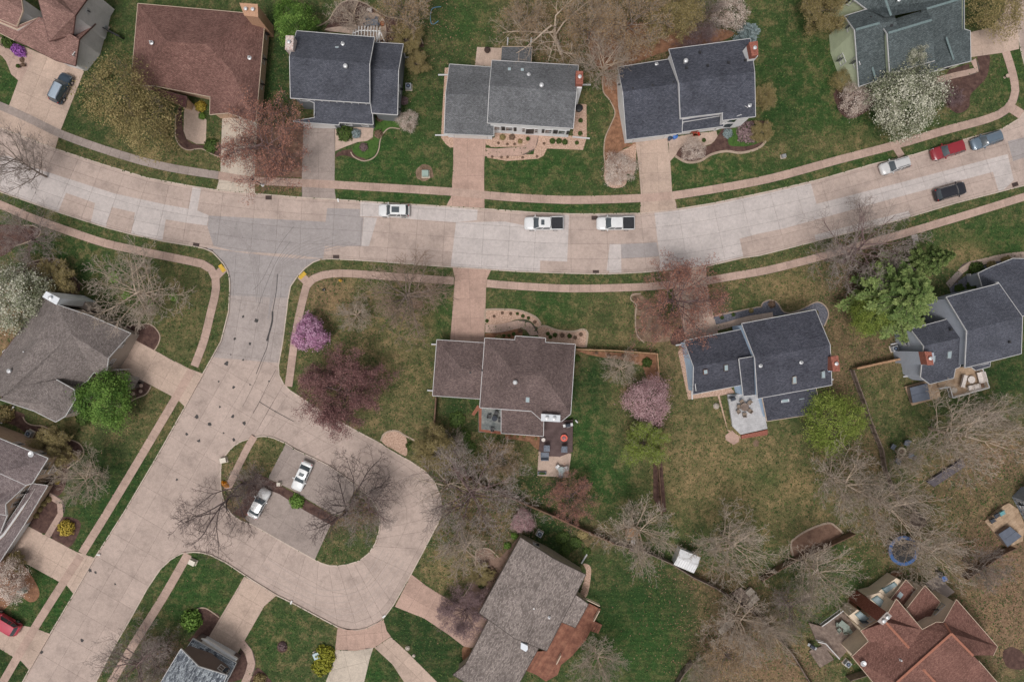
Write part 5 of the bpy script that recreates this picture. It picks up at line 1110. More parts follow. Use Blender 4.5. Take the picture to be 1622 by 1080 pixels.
L_yel = leafmat('yellow_blossom', lin(142, 126, 44), lin(172, 150, 58), lin(196, 172, 80))
L_whi = leafmat('white_blossom', lin(96, 104, 72), lin(168, 168, 144), lin(216, 212, 194))
L_wpi = leafmat('pale_pink_blossom', lin(150, 126, 116), lin(196, 178, 164), lin(224, 210, 198))
L_pin = leafmat('pink_blossom', lin(144, 96, 126), lin(184, 130, 162), lin(214, 174, 198))
L_dpk = leafmat('dusty_pink_blossom', lin(146, 112, 114), lin(180, 144, 146), lin(208, 176, 176))
L_pnn = leafmat('pine_needles', lin(64, 86, 44), lin(98, 118, 64), lin(138, 152, 92))
L_spr = leafmat('blue_spruce_needles', lin(92, 108, 108), lin(124, 140, 140), lin(156, 168, 168))
L_shr = leafmat('dark_shrub_leaves', lin(44, 60, 30), lin(62, 82, 38), lin(86, 104, 50))
L_brs = leafmat('brown_shrub_leaves', lin(96, 74, 62), lin(122, 98, 82), lin(146, 122, 102))
L_gol = leafmat('golden_shrub_leaves', lin(104, 108, 28), lin(132, 132, 40), lin(156, 154, 60))
L_vio = leafmat('violet_flowers', lin(110, 60, 130), lin(146, 84, 164), lin(172, 110, 186))
L_orn = leafmat('orange_flowers', lin(200, 96, 20), lin(232, 138, 28), lin(250, 180, 50))
L_lpur = leafmat('plum_leaves', lin(98, 78, 80), lin(122, 100, 102), lin(146, 124, 122))

# ---- tree moulds: (big branch mesh, fine branch mesh, leaf mesh or None), all about 9 m high, 4.5 m crown radius
MOULD = {}
def mould(key, big, fine, leaves=None, bark=bark_g, tw=tw_g): MOULD[key] = (mesh_of(big, 'trunk_' + key, bark), mesh_of(fine, 'twigs_' + key, tw), leaves)
bfs = {}
for k_, kw in {'bareA': dict(seed=3, kids=(18, 9, 6, 4), spread=.85, up=.24, wig=.08, twig=.015, ratio=(.55, .5, .55, .5)), 'bareB': dict(seed=8, kids=(17, 10, 7, 4), spread=1.0, up=.16, wig=.11, twig=.013, ratio=(.55, .5, .55, .5)),
               'bareC': dict(seed=21, kids=(20, 9, 6, 3), spread=.9, up=.3, wig=.07, first=.06, twig=.017, ratio=(.5, .5, .55, .5)), 'bareD': dict(seed=35, kids=(9, 9, 7, 5), spread=1.0, up=.10, wig=.19, r0=.17, twig=.012)}.items():
    bfs[k_] = grow(**kw)
mould('bareA', *bfs['bareA']); mould('bareB', *bfs['bareB'], bark=bark_v, tw=tw_g); mould('bareC', *bfs['bareC'], bark=bark_p, tw=tw_t); mould('bareD', *bfs['bareD'], bark=bark_d, tw=bark_d)
mould('bareE', *bfs['bareC'], bark=bark_g, tw=mat('brown_twigs', lin(150, 128, 112), lin(122, 104, 92), 2, .95, 0, 20, lin(168, 146, 130))); mould('birch', *grow(41, kids=(7, 6, 5, 4), spread=1.1, up=.10, wig=.26, r0=.17), bark=bark_p, tw=tw_t)
MOULD['birch'] = MOULD['birch'][:2] + (None,)
b_, f_ = bfs['bareB']; MOULD['rust'] = (mesh_of(b_, 'trunk_rust', bark_v), mesh_of(f_, 'twigs_rust', bark_v), tip_leaves('buds_rust', f_, 3, .12, .085, L_red, 5, keep=.45))
MOULD['maroon'] = (mesh_of(b_, 'trunk_maroon', bark_v), mesh_of(f_, 'twigs_maroon', bark_v), tip_leaves('buds_maroon', f_, 4, .16, .09, L_mar, 6))
b_, f_ = bfs['bareA']; MOULD['catkin'] = (mesh_of(b_, 'trunk_catkin', bark_g), mesh_of(f_, 'twigs_catkin', tw_t), tip_leaves('catkins', f_, 1, .16, .09, L_tan, 7))
MOULD['olive'] = (MOULD['catkin'][0], MOULD['catkin'][1], tip_leaves('olive_leaves', f_, 5, .2, .12, L_oli, 8))
MOULD['plum'] = (MOULD['maroon'][0], MOULD['maroon'][1], tip_leaves('plum_buds', bfs['bareB'][1], 2, .14, .09, L_lpur, 8))
fc = bfs['bareC'][1]
MOULD['ygreen'] = (mesh_of(bfs['bareC'][0], 'trunk_yg', bark_g), mesh_of(fc, 'twigs_yg', tw_t), tip_leaves('yellow_green', fc, 3, .16, .12, L_lgr, 9))
small = grow(77, kids=(8, 5, 4, 3), spread=.9, up=.3, wig=.15)
def leafy(key, lv, bark=bark_g): MOULD[key] = (mesh_of(small[0], 'trunk_' + key, bark), mesh_of(small[1], 'twigs_' + key, bark), lv)
leafy('green', clump_leaves('green_leaves', 4.3, 3.2, 5.6, 230, 95, .5, .17, L_grn, 1))
leafy('lgreen', clump_leaves('light_green_leaves', 4.4, 3.2, 5.6, 300, 50, .5, .14, L_lgr, 2))
leafy('white', clump_leaves('white_blossom_clusters', 4.3, 3.3, 5.6, 400, 46, .5, .15, L_whi, 3))
leafy('wpink', clump_leaves('pale_blossom_clusters', 4.2, 3.2, 5.4, 330, 30, .45, .15, L_wpi, 4))
leafy('pink', clump_leaves('pink_blossom_clusters', 4.2, 3.4, 5.4, 380, 44, .42, .22, L_pin, 5))
leafy('dpink', clump_leaves('dusty_pink_clusters', 4.3, 3.2, 5.4, 420, 34, .48, .16, L_dpk, 6), bark_v)
leafy('yolive', clump_leaves('olive_clusters', 4.4, 3.2, 5.6, 380, 30, .5, .14, L_oli, 9))
# pine: drooping whorls of branches with needle sprays
def conifer(seed, m, n=46, Rb=4.4, Ht=12.0, per=46, sz=.30):
    rs = np.random.RandomState(seed); sk = Skel(); sk.seg([Vector((0, 0, 0)), Vector((0, 0, Ht * .5)), Vector((0, 0, Ht))], [.2, .13, .03], 7); Pl = []; Vl = []
    for i in range(n):
        t = i / n; z = Ht * (.15 + .83 * t); L = Rb * (1 - t) ** .75 * rs.uniform(.75, 1.12) + .3; az = i * 2.39996 + rs.uniform(-.2, .2)
        tip = Vector((math.cos(az) * L, math.sin(az) * L, z + L * .12 * rs.uniform(-1, 1.2))); midp = Vector((tip.x * .5, tip.y * .5, z + .15 * L)); sk.seg([Vector((0, 0, z)), midp, tip], [.05, .03, .012], 4)
        m_ = int(per * (L / Rb + .25)); k = rs.uniform(.15, 1, m_); sp = .16 + .42 * k * (1.1 - k) * 1.4
        base = np.outer(1 - k, [0, 0, z]) + np.outer(k, tip); off = rs.normal(0, 1, (m_, 3)) * sp[:, None] * np.array([L * (.24 if n == 84 else .36), L * (.24 if n == 84 else .36), .22]); Pl.append(base + off); Vl.append(np.full(m_, rs.random_sample()) * .5 + k * .5)
    P_ = np.concatenate(Pl); N_ = rs.normal(0, .6, P_.shape); N_[:, 2] += 1.0
    return sk, leaf_mesh('needle_sprays', P_, N_, sz * rs.uniform(.6, 1.4, len(P_)), m, seed, 1.9, np.concatenate(Vl))
for k_, m_, a_ in (('pine', L_pnn, dict(n=84, per=520, sz=.15)), ('spruce', L_spr, dict(n=60, per=200, sz=.2))):
    sk, lv = conifer(11 if k_ == 'pine' else 12, m_, **a_); MOULD[k_] = (mesh_of(sk, 'trunk_' + k_, bark_d), None, lv)

def tree(kind, x, y, r_px, label, cat='tree', h=None, group=None, name=None, rz=None, sq=1.0, hz=None, lean=None):
    """x,y: crown centre as seen in the photo; r_px: crown radius there"""
    rad = r_px * K; s = rad / 4.5; ht = hz or (9.0 * max(.35, min(1.15, s * 1.05)) if kind not in ('pine', 'spruce') else 12 * s)
    zc = ht * (.62 if kind not in ('bareA', 'bareB', 'bareC', 'bareD', 'bareE', 'birch') else .72); p = P(x, y, zc); s *= (CZ - zc) / CZ
    rr = random.Random(int(x * 31 + y)); t = thing(name or 'tree', label, cat, (p.x, p.y, 0), rr.uniform(0, 6.28) if rz is None else rz, group)
    big, fi, lv = MOULD[kind]; zz = ht / (9.0 if kind not in ('pine', 'spruce') else 12.0)
    o = bpy.data.objects.new('trunk', big); COL.objects.link(o); o.parent = t; o.scale = (s, s * sq, zz)
    if fi is not None:
        o = bpy.data.objects.new('branches' if lv is not None else 'crown', fi); COL.objects.link(o); o.parent = t; o.scale = (s, s * sq, zz); o['kind'] = 'stuff'
    if lv is not None:
        o = bpy.data.objects.new('crown', lv); COL.objects.link(o); o.parent = t; o.scale = (s, s * sq, zz)
    return t

# ---- upper side of the main street, left to right
tree('yolive', 186, 150, 54, 'olive-leaved round tree in front of the reddish brown house, left of its twin'); tree('yolive', 232, 196, 50, 'olive-leaved round tree in front of the reddish brown house, right of its twin')
tree('rust', 435, 228, 74, 'rust-budded bare tree in the square mulch bed between two driveways', hz=7.5)
tree('green', 466, 33, 32, 'compact bright green tree behind the slate blue house'); tree('bareC', 556, 22, 42, 'thin bare tree in the curved mulch bed behind the slate blue house', hz=5)
tree('catkin', 640, 20, 50, 'beige twiggy tree at the top edge behind the white pergola'); tree('olive', 643, 56, 26, 'small olive shrub tree in the dark mulch behind the pergola', hz=4)
tree('wpink', 645, 191, 17, 'small white-flowering bush at the corner of the slate blue house', 'bush', hz=2.2)
tree('olive', 665, 98, 18, 'small mottled green-brown shrub right of the slate blue house', 'bush', hz=2.5)
tree('birch', 895, 48, 88, 'pale-limbed bare tree spreading over the grey roof of the white-sided house', hz=11, rz=1.0); tree('catkin', 830, 35, 42, 'beige budding tree left of the pale-limbed tree at the top edge', hz=7)
tree('catkin', 985, 28, 64, 'tall beige budding tree at the top edge between two houses', hz=11); tree('bareC', 960, 95, 54, 'grey bare tree beside the chimney of the white-sided house', hz=8)
tree('olive', 1068, 28, 46, 'golden-olive budding tree behind the dark blue-grey roofs', hz=9); tree('catkin', 940, 40, 52, 'beige twiggy tree just right of the pale-limbed tree', hz=10)
tree('bareB', 1120, 12, 34, 'purplish bare tree at the top edge above the white-gabled house', hz=8); tree('wpink', 1158, 18, 28, 'pale blossoming tree beside the blue spruce', hz=6)
tree('spruce', 1189, 50, 21, 'small blue spruce behind the white-gabled house', hz=5); tree('olive', 1210, 160, 20, 'dark olive shrub against the right side of the white-gabled house', 'bush', hz=3)
tree('plum', 1108, 60, 30, 'small plum-coloured shrub tree above the dark blue-grey roof', hz=5); tree('olive', 1205, 205, 18, 'olive bush by the curved bed at the right of the white-gabled house', 'bush', hz=2.5)
tree('wpink', 982, 268, 27, 'white weeping tree in the gravel bed beside the driveway', hz=3.2); tree('wpink', 1098, 236, 19, 'pale flowering shrub in front of the white-gabled house', 'bush', hz=2.4)
tree('olive', 1312, 12, 38, 'olive-brown tree at the top edge left of the sage green house', hz=8); tree('yolive', 1580, 14, 42, 'yellow-olive tree beside the upper right driveway', hz=7)
tree('white', 1434, 160, 54, 'large white-flowering tree in front of the sage green house', hz=9.5); tree('white', 1440, 96, 20, 'white-flowering branch clump rising against the green-grey roof', hz=8)
tree('wpink', 1356, 157, 26, 'pale pink-white tree at the left corner of the sage green house', hz=4.5); tree('yolive', 1338, 128, 20, 'rounded olive shrub against the sage green wall', 'bush', hz=3); tree('plum', 1512, 158, 16, 'reddish bare shrub in the mulch bed by the upper right corner', 'bush', hz=1.5)
tree('bareB', 1487, 128, 20, 'thin bare sapling at the right edge of the white-flowering tree', hz=5)
# ---- left side
tree('bareA', 22, 262, 58, 'grey bare tree overhanging the street at the left edge', hz=9.5); tree('bareB', 22, 375, 54, 'purplish bare tree in the left mulch bed below the sidewalk', hz=6.5)
tree('white', 22, 468, 52, 'large white-flowering tree left of the white chimney', hz=8.5); tree('olive', 92, 452, 38, 'olive-brown shrub tree in the mulch bed beside the white chimney', hz=4)
tree('bareC', 208, 462, 84, 'wide pale bare tree on the corner lawn of the side street', hz=9.5); tree('green', 166, 632, 43, 'bright green round tree beside the left driveway', hz=6.5)
tree('olive', 88, 706, 34, 'olive-yellow shrub tree above the mauve-brown roof', hz=4); tree('bareC', 126, 758, 52, 'bare tree leaning over the lawn by the front porch', hz=7)
tree('wpink', 12, 920, 34, 'pale blossoming tree at the left edge above the red vehicle', hz=4.5); tree('bareB', 190, 1068, 66, 'bare tree overhanging the sidewalk at the bottom left', hz=9); tree('bareB', 246, 1050, 42, 'dark brown bare tree beside the mottled silver roof', hz=6)
tree('olive', 30, 890, 16, 'dark olive shrub at the garage corner of the left edge house', 'bush', hz=1.6)
# ---- corner lot, island
tree('bareE', 643, 468, 80, 'large bare tree on the corner lawn between sidewalk and driveway', hz=8.5); tree('bareC', 562, 498, 34, 'thin bare sapling on the corner lawn beside the pink tree', hz=4)
tree('pink', 490, 529, 27, 'vivid pink blossoming round tree by the side street sidewalk', hz=4.5); tree('maroon', 547, 632, 64, 'wide maroon-budded round tree overhanging the loop street', hz=9)
tree('bareD', 358, 781, 74, 'dark bare tree on the left part of the island with limbs over the street', hz=10, rz=-1.020); tree('bareD', 525, 835, 72, 'dark bare tree on the right part of the island', hz=10, rz=2.2); tree('bareB', 572, 800, 52, 'fine-twigged brown bare tree at the right end of the island', hz=7)
tree('bareB', 392, 776, 34, 'low purplish brush on the island behind the silver sedan', 'bush', hz=3.5)
tree('bareB', 745, 808, 92, 'tall tan bare tree between loop street and wooden fence', hz=11.5, rz=.6); tree('birch', 700, 790, 60, 'crooked pale-limbed bare tree over the right bend of the loop', hz=10)
tree('bareC', 735, 872, 50, 'pale bare tree in the rough lawn above the reddish driveway', hz=7); tree('plum', 742, 975, 42, 'plum-coloured shrub tree over the reddish driveway', hz=4.5)
tree('olive', 682, 708, 34, 'olive bushy tree at the corner of the wooden fence', hz=5); tree('bareC', 718, 706, 28, 'bare grey shrub at the fence corner', 'bush', hz=3.5); tree('catkin', 785, 732, 36, 'tan-orange spreading shrub tree in the backyard of the centre house', hz=4)
tree('rust', 896, 792, 40, 'rust-red rounded shrub tree below the wooden patio', hz=5); tree('dpink', 828, 826, 18, 'pinkish-tan shrub at the corner of the bottom centre house', 'bush', hz=2.5); tree('olive', 765, 905, 18, 'low reddish-green shrub in the leafy bed beside the speckled roof', 'bush', hz=1.5)
# ---- centre backyards
tree('dpink', 1027, 634, 36, 'dusty pink blossoming tree in the centre backyard', hz=5.5); tree('ygreen', 1020, 702, 40, 'yellow-green rounded tree below the dusty pink tree', hz=5.5); tree('bareC', 984, 583, 34, 'pale bare spreading shrub above the dusty pink tree', 'bush', hz=3.2)
tree('rust', 1066, 470, 72, 'rust-budded tree overhanging the street and driveway of the light blue house', hz=10); tree('bareB', 1372, 408, 84, 'dark purple-brown bare tree beside the large pine', hz=9.5, rz=.3)
t_ = tree('pine', 1432, 470, 74, 'large light green pine tree between the two dark-roofed houses', hz=13); tree('lgreen', 1380, 500, 32, 'lower green boughs of a second pine left of the large pine', hz=8); tree('pine', 1480, 410, 34, 'slim upper pine right of the large pine', hz=12)
tree('lgreen', 1320, 666, 47, 'light green leafy tree at the corner of the light blue house', hz=6.5)
for a in ((1014, 848, 80, 'bare pale tree over the wooden playset', 10), (1166, 868, 78, 'bare tree right of the white shed', 10), (948, 1052, 56, 'bare tree over the reddish deck stairs', 8),
          (1176, 992, 74, 'bare tree over the lower middle rough ground', 9), (1112, 1068, 34, 'small bare tree at the bottom edge right of the dark lawn', 6), (1302, 912, 76, 'bare tree between the walled mulch bed and the cream house', 10),
          (1352, 768, 78, 'pale bare tree beside the backyard fence above the walled bed', 11), (1420, 806, 86, 'pale many-limbed bare tree left of the fire pit path', 12), (1482, 878, 74, 'bare tree overhanging the blue trampoline', 10),
          (1538, 692, 96, 'very large bare tree right of the fire pit', 13), (1590, 660, 50, 'purplish bare tree at the right edge below the spa deck', 9), (1230, 1010, 50, 'bare tree in the leaf litter left of the grey deck', 8), (1268, 975, 44, 'bare tree just above the grey deck', 9),
          (1560, 905, 44, 'thin bare tree above the leaf-strewn ground at the lower right', 7), (1440, 728, 30, 'thin bare sapling below the fire pit', 5)):
    k_ = ['bareC', 'bareA', 'bareC', 'bareB'][(a[0] + a[1]) % 4]; tree(k_, a[0], a[1], a[2] * .9, a[3], hz=a[4])
tree('catkin', 1160, 1052, 46, 'beige brushy tree at the bottom edge beside the rough ground', hz=6)

# ---- shrubs
def ball_mesh(name, m, seed, per=900, size=.16, flat=.8):
    rs = np.random.RandomState(seed); d = rs.normal(size=(per, 3)); d /= np.linalg.norm(d, axis=1)[:, None]; d[:, 2] = np.abs(d[:, 2])
    az = np.arctan2(d[:, 1], d[:, 0]); r = (1 + .07 * np.sin(5 * az + seed) + .06 * np.sin(9 * az + 2 * seed)) * rs.uniform(.72, 1.04, per)
    P_ = d * r[:, None] * np.array([1, 1, flat]); N_ = d + rs.normal(0, .45, d.shape)
    return leaf_mesh(name, P_, N_, size * rs.uniform(.6, 1.4, per), m, seed)
BALL = {k: ball_mesh('shrub_' + k, m, i + 3) for i, (k, m) in enumerate({'dark': L_shr, 'gold': L_gol, 'green': L_grn, 'brown': L_brs, 'yellow': L_yel, 'violet': L_vio, 'orange': L_orn, 'plum': L_lpur, 'blue': L_spr, 'olive': L_oli, 'pink': L_dpk}.items())}
stem_me = MB().tube((0, 0, 0), (0, 0, .5), .06, .04, 6).build('stem', bark_d); stem_data = stem_me.data; bpy.data.objects.remove(stem_me)
def shrub(kind, x, y, r_px, label, group=None, h=1.0, sq=1.0, rz=None):
    p = P(x, y, 0.3); rr = random.Random(int(x * 17 + y * 3)); t = thing('shrub', label, 'shrub', (p.x, p.y, 0), rr.uniform(0, 6) if rz is None else rz, group); s = r_px * K
    o = bpy.data.objects.new('crown', BALL[kind]); COL.objects.link(o); o.parent = t; o.scale = (s, s * sq, s * h); o.location = (0, 0, s * .12)
    o = bpy.data.objects.new('stem', stem_data); COL.objects.link(o); o.parent = t; o.scale = (1, 1, max(.3, s * 1.2)); return t
def row(kind, tile, ps, r_, where, group, h=1.0, what='green ball shrub'):
    n = len(ps); ordn = ['leftmost', 'second from left', 'third from left', 'fourth from left', 'fifth from left', 'sixth from left', 'seventh from left', 'eighth from left', 'ninth from left']
    for i, p in enumerate(ps):
        x, y = q(tile, *p[:2]); w_ = 'rightmost' if i == n - 1 and n > 1 else ordn[i]
        shrub(p[3] if len(p) > 3 else kind, x, y, p[2] if len(p) > 2 else r_, f'{what}, {w_} {where}', group, h)
row('dark', 'F', [(1110, 927), (1168, 927), (1222, 936), (1330, 942, 3.4)], 4.8, 'in the gravel before the white-sided house', 'green ball shrubs before the white-sided house')
row('dark', 'F', [(1360, 858), (1364, 742)], 3.8, 'in the side gravel of the white-sided house', 'side shrubs of the white-sided house')
row('brown', 'F', [(622, 944), (702, 954), (768, 954)], 2.3, 'in the entry gravel bed of the white-sided house', 'small brown shrubs in the entry bed', what='tiny brown shrub')
row('olive', 'F', [(660, 892, 5), (745, 892, 5, 'brown'), (818, 930, 4)], 4, 'against the front wall of the white-sided house', 'shrubs against the white front wall', what='twiggy shrub')
row('brown', 'F', [(565, 1068), (650, 1072), (705, 1070), (840, 1075), (970, 1066), (1035, 948)], 2.2, 'along the front walk of the white-sided house', 'small shrubs along the front walk', what='low reddish shrub')
shrub('dark', *q('B0', 565, 815), 13.5, 'clipped square dark green shrub beside the slate blue garage', h=.8); shrub('blue', *q('B0', 632, 815), 8, 'grey-green shrub right of the clipped square shrub')
shrub('plum', *q('B0', 678, 897), 7, 'round plum shrub on the kidney-shaped green bed'); shrub('brown', *q('B0', 768, 818), 7, 'brown mound shrub at the end of the porch walk'); shrub('brown', *q('B0', 776, 720), 6, 'reddish shrub under the slate blue eave'); shrub('plum', *q('B0', 925, 615), 7, 'grey-plum shrub below the air conditioner')
shrub('dark', *q('A0', 1290, 890), 12, 'dark green mound where path meets the pale driveway', h=.6); shrub('yellow', *q('A0', 1225, 650), 9, 'white-flowered shrub by the entry of the reddish brown house'); shrub('green', *q('A0', 1232, 708), 6, 'small green shrub below the white-flowered shrub')
shrub('violet', *q('Q', 212, 578), 13, 'violet-flowering shrub at the corner of the upper left house', h=.8, sq=.7, rz=-.6); shrub('dark', *q('Q', 90, 478), 11, 'dark evergreen shrub beside the violet-flowering shrub'); shrub('brown', *q('Q', 240, 680), 4, 'small brown shrub below the violet-flowering one')
shrub('green', 304, 981, 17, 'bright lime green ball shrub at the bottom left driveway bed', h=1.1); shrub('gold', *q('K', 1395, 540), 17, 'golden shrub upper half of the crescent by the pale driveway', h=.7, sq=.9); shrub('gold', *q('K', 1370, 625), 17, 'golden shrub lower half of the crescent by the pale driveway', h=.7, sq=.9)
shrub('plum', *q('K', 1050, 475), 7, 'small plum shrub in the ring on the bottom lawn'); shrub('yellow', *q('J', 475, 790), 13, 'yellow-flowering shrub in the bed above the left driveway'); shrub('yellow', *q('J', 403, 460), 5, 'small yellow shrub near the porch end'); 
row('olive', 'J', [(250, 705), (275, 660), (305, 620), (340, 590)], 5, 'in the porch bed of the left edge house', 'porch bed shrubs', what='green-yellow mounded shrub')
shrub('green', 470, 794, 12, 'lime green ball shrub on the island between the two sedans', h=.9); shrub('orange', 356, 767, 7, 'small bright orange shrub on the narrow strip of the island', sq=.6)
shrub('dark', *q('B2', 962, 680), 7, 'dark green mound beside the gravel bed near the loop'); shrub('dark', *q('C2', 868, 170), 8, 'round green shrub in the fenced corner bed')
shrub('olive', *q('E', 410, 210), 7, 'olive mound by the front entry of the centre house') ; shrub('dark', *q('E', 870, 325), 6, 'dark shrub on the right wall of the centre house')
row('dark', 'E', [(340, 105), (382, 78, 2.5, 'brown'), (430, 58, 2.5, 'brown'), (480, 62, 2.6, 'brown'), (520, 62, 2.5), (552, 76), (585, 88, 2.8), (622, 112, 3, 'brown')], 3.0, 'in the upper stone-edged bed of the centre house', 'shrubs in the upper stone-edged bed', what='small mounded shrub')
row('dark', 'E', [(700, 180), (715, 200), (742, 188, 3.8), (785, 190, 3.8, 'brown'), (828, 194, 3.8), (862, 204, 3, 'brown'), (895, 185, 3, 'brown')], 3.2, 'in the right stone-edged bed of the centre house', 'shrubs in the right stone-edged bed', what='mounded bed shrub')
row('dark', 'E', [(440, 192), (470, 192), (498, 182, 3.2), (535, 162, 3.6, 'brown')], 2.8, 'between entry path and centre house', 'entry shrubs of the centre house', what='small clipped shrub')
row('olive', 'E', [(488, 780), (520, 788), (560, 785), (628, 800)], 2.6, 'in the bark strip behind the centre house', 'shrubs in the rear bark strip', what='low shrub')
row('brown', 'C1', [(793, 822), (825, 880), (815, 935, 3, 'olive'), (827, 1015, 3, 'dark')], 3.4, 'in the tree bed left of the driveway', 'shrubs in the tree bed', what='low brown shrub')
row('brown', 'C2', [(560, 112), (635, 125), (722, 128)], 3.0, 'along the cross fence in the centre yard', 'shrubs along the cross fence', what='small fence-side shrub')
row('dark', 'G', [(365, 185), (442, 165, 3.2), (565, 138, 4, 'olive'), (705, 95, 6, 'brown')], 3.2, 'in the slate gravel bed before the light blue house', 'shrubs in the slate gravel bed', what='green mounded shrub')
row('dark', 'H', [(500, 280, 8), (578, 265, 8), (610, 150, 12), (712, 128, 8, 'olive'), (812, 102, 9, 'olive')], 8, 'along the curved path of the blue-grey house', 'shrubs along the curved path', what='rounded evergreen shrub')
shrub('blue', *q('C0', 1362, 815), 8, 'blue-green round shrub before the arched window'); shrub('plum', *q('C0', 1480, 810), 18, 'wide reddish-brown mounded shrub before the arched window', h=.5)
shrub('green', *q('L', 410, 82), 6, 'small bright green shrub at the top corner of the speckled roof'); shrub('green', *q('L', 362, 148), 6, 'second bright green shrub left of the speckled roof'); shrub('dark', *q('L', 185, 420), 6, 'dark green shrub in the leafy bed'); shrub('brown', *q('L', 240, 345), 12, 'reddish-tan shrub in the leafy bed', h=.6)
shrub('olive', *q('R', 40, 930), 14, 'olive hedge shrub between the two left houses'); shrub('dark', *q('A2', 510, 505), 13, 'dark evergreen shrub under the bay window', h=.8); shrub('olive', *q('J', 400, 390), 9, 'olive shrub under the white window of the tan house')
shrub('plum', *q('B3', 165, 840), 4, 'faint brown shrub on the bottom lawn') if 0 else None
row('green', 'A1', [(690, 690, 9), (765, 805, 7), (910, 850, 6), (1060, 810, 7)], 7, 'in the round bed under the wide bare tree', 'green clumps under the wide bare tree', what='bright green clump', h=.3)
shrub('olive', *q('K', 870, 740), 10, 'olive shrub at the bottom edge beside the curved path')
row('dark', 'B2', [(1250, 520, 13), (1290, 620, 12), (1330, 690, 10)], 10, 'in the fenced yard below the garage', 'dark green brush below the centre garage', what='dark green brush', h=.35)
row('dark', 'L', [(740, 95, 11), (830, 130, 10), (880, 70, 9, 'olive'), (760, 180, 9), (905, 190, 7)], 10, 'along the fence above the speckled roof', 'dark brush above the speckled roof', what='dark leafy brush', h=.4)
# ================================================================ VEHICLES
def paint(name, c, rough=0.28, metal=0.0): return plain(name, c, rough, metal, 0.5, 0.6)
car_glass = plain('car_glass', (0.07, 0.085, 0.095), 0.08, 0, .6, .3)
lamp_w = plain('headlamp_lens', (0.62, 0.64, 0.66), .15); lamp_r = plain('tail_lamp_lens', (0.35, 0.02, 0.02), .2); tyre = plain('tyre_rubber', (0.02, 0.02, 0.02), .85); alloy = plain('alloy', (0.45, 0.45, 0.46), .3, .7)
blackp = plain('black_plastic', (0.02, 0.02, 0.022), .5)
def surf(mb, a, b, c, d, bulge=(0, 0, 0), nu=6, nv=3):
    """patch a-b (bottom) d-c (top) pushed out by bulge in the middle"""
    a, b, c, d, bl = Vector(a), Vector(b), Vector(c), Vector(d), Vector(bulge); vs = []
    for j in range(nv + 1):
        for i in range(nu + 1):
            u, v = i / nu, j / nv; p = a.lerp(b, u).lerp(d.lerp(c, u), v) + bl * (4 * u * (1 - u)) * (.6 + .4 * 4 * v * (1 - v)); vs.append(p)
    fs = [(j * (nu + 1) + i, j * (nu + 1) + i + 1, (j + 1) * (nu + 1) + i + 1, (j + 1) * (nu + 1) + i) for j in range(nv) for i in range(nu)]
    return mb.add(vs, fs)
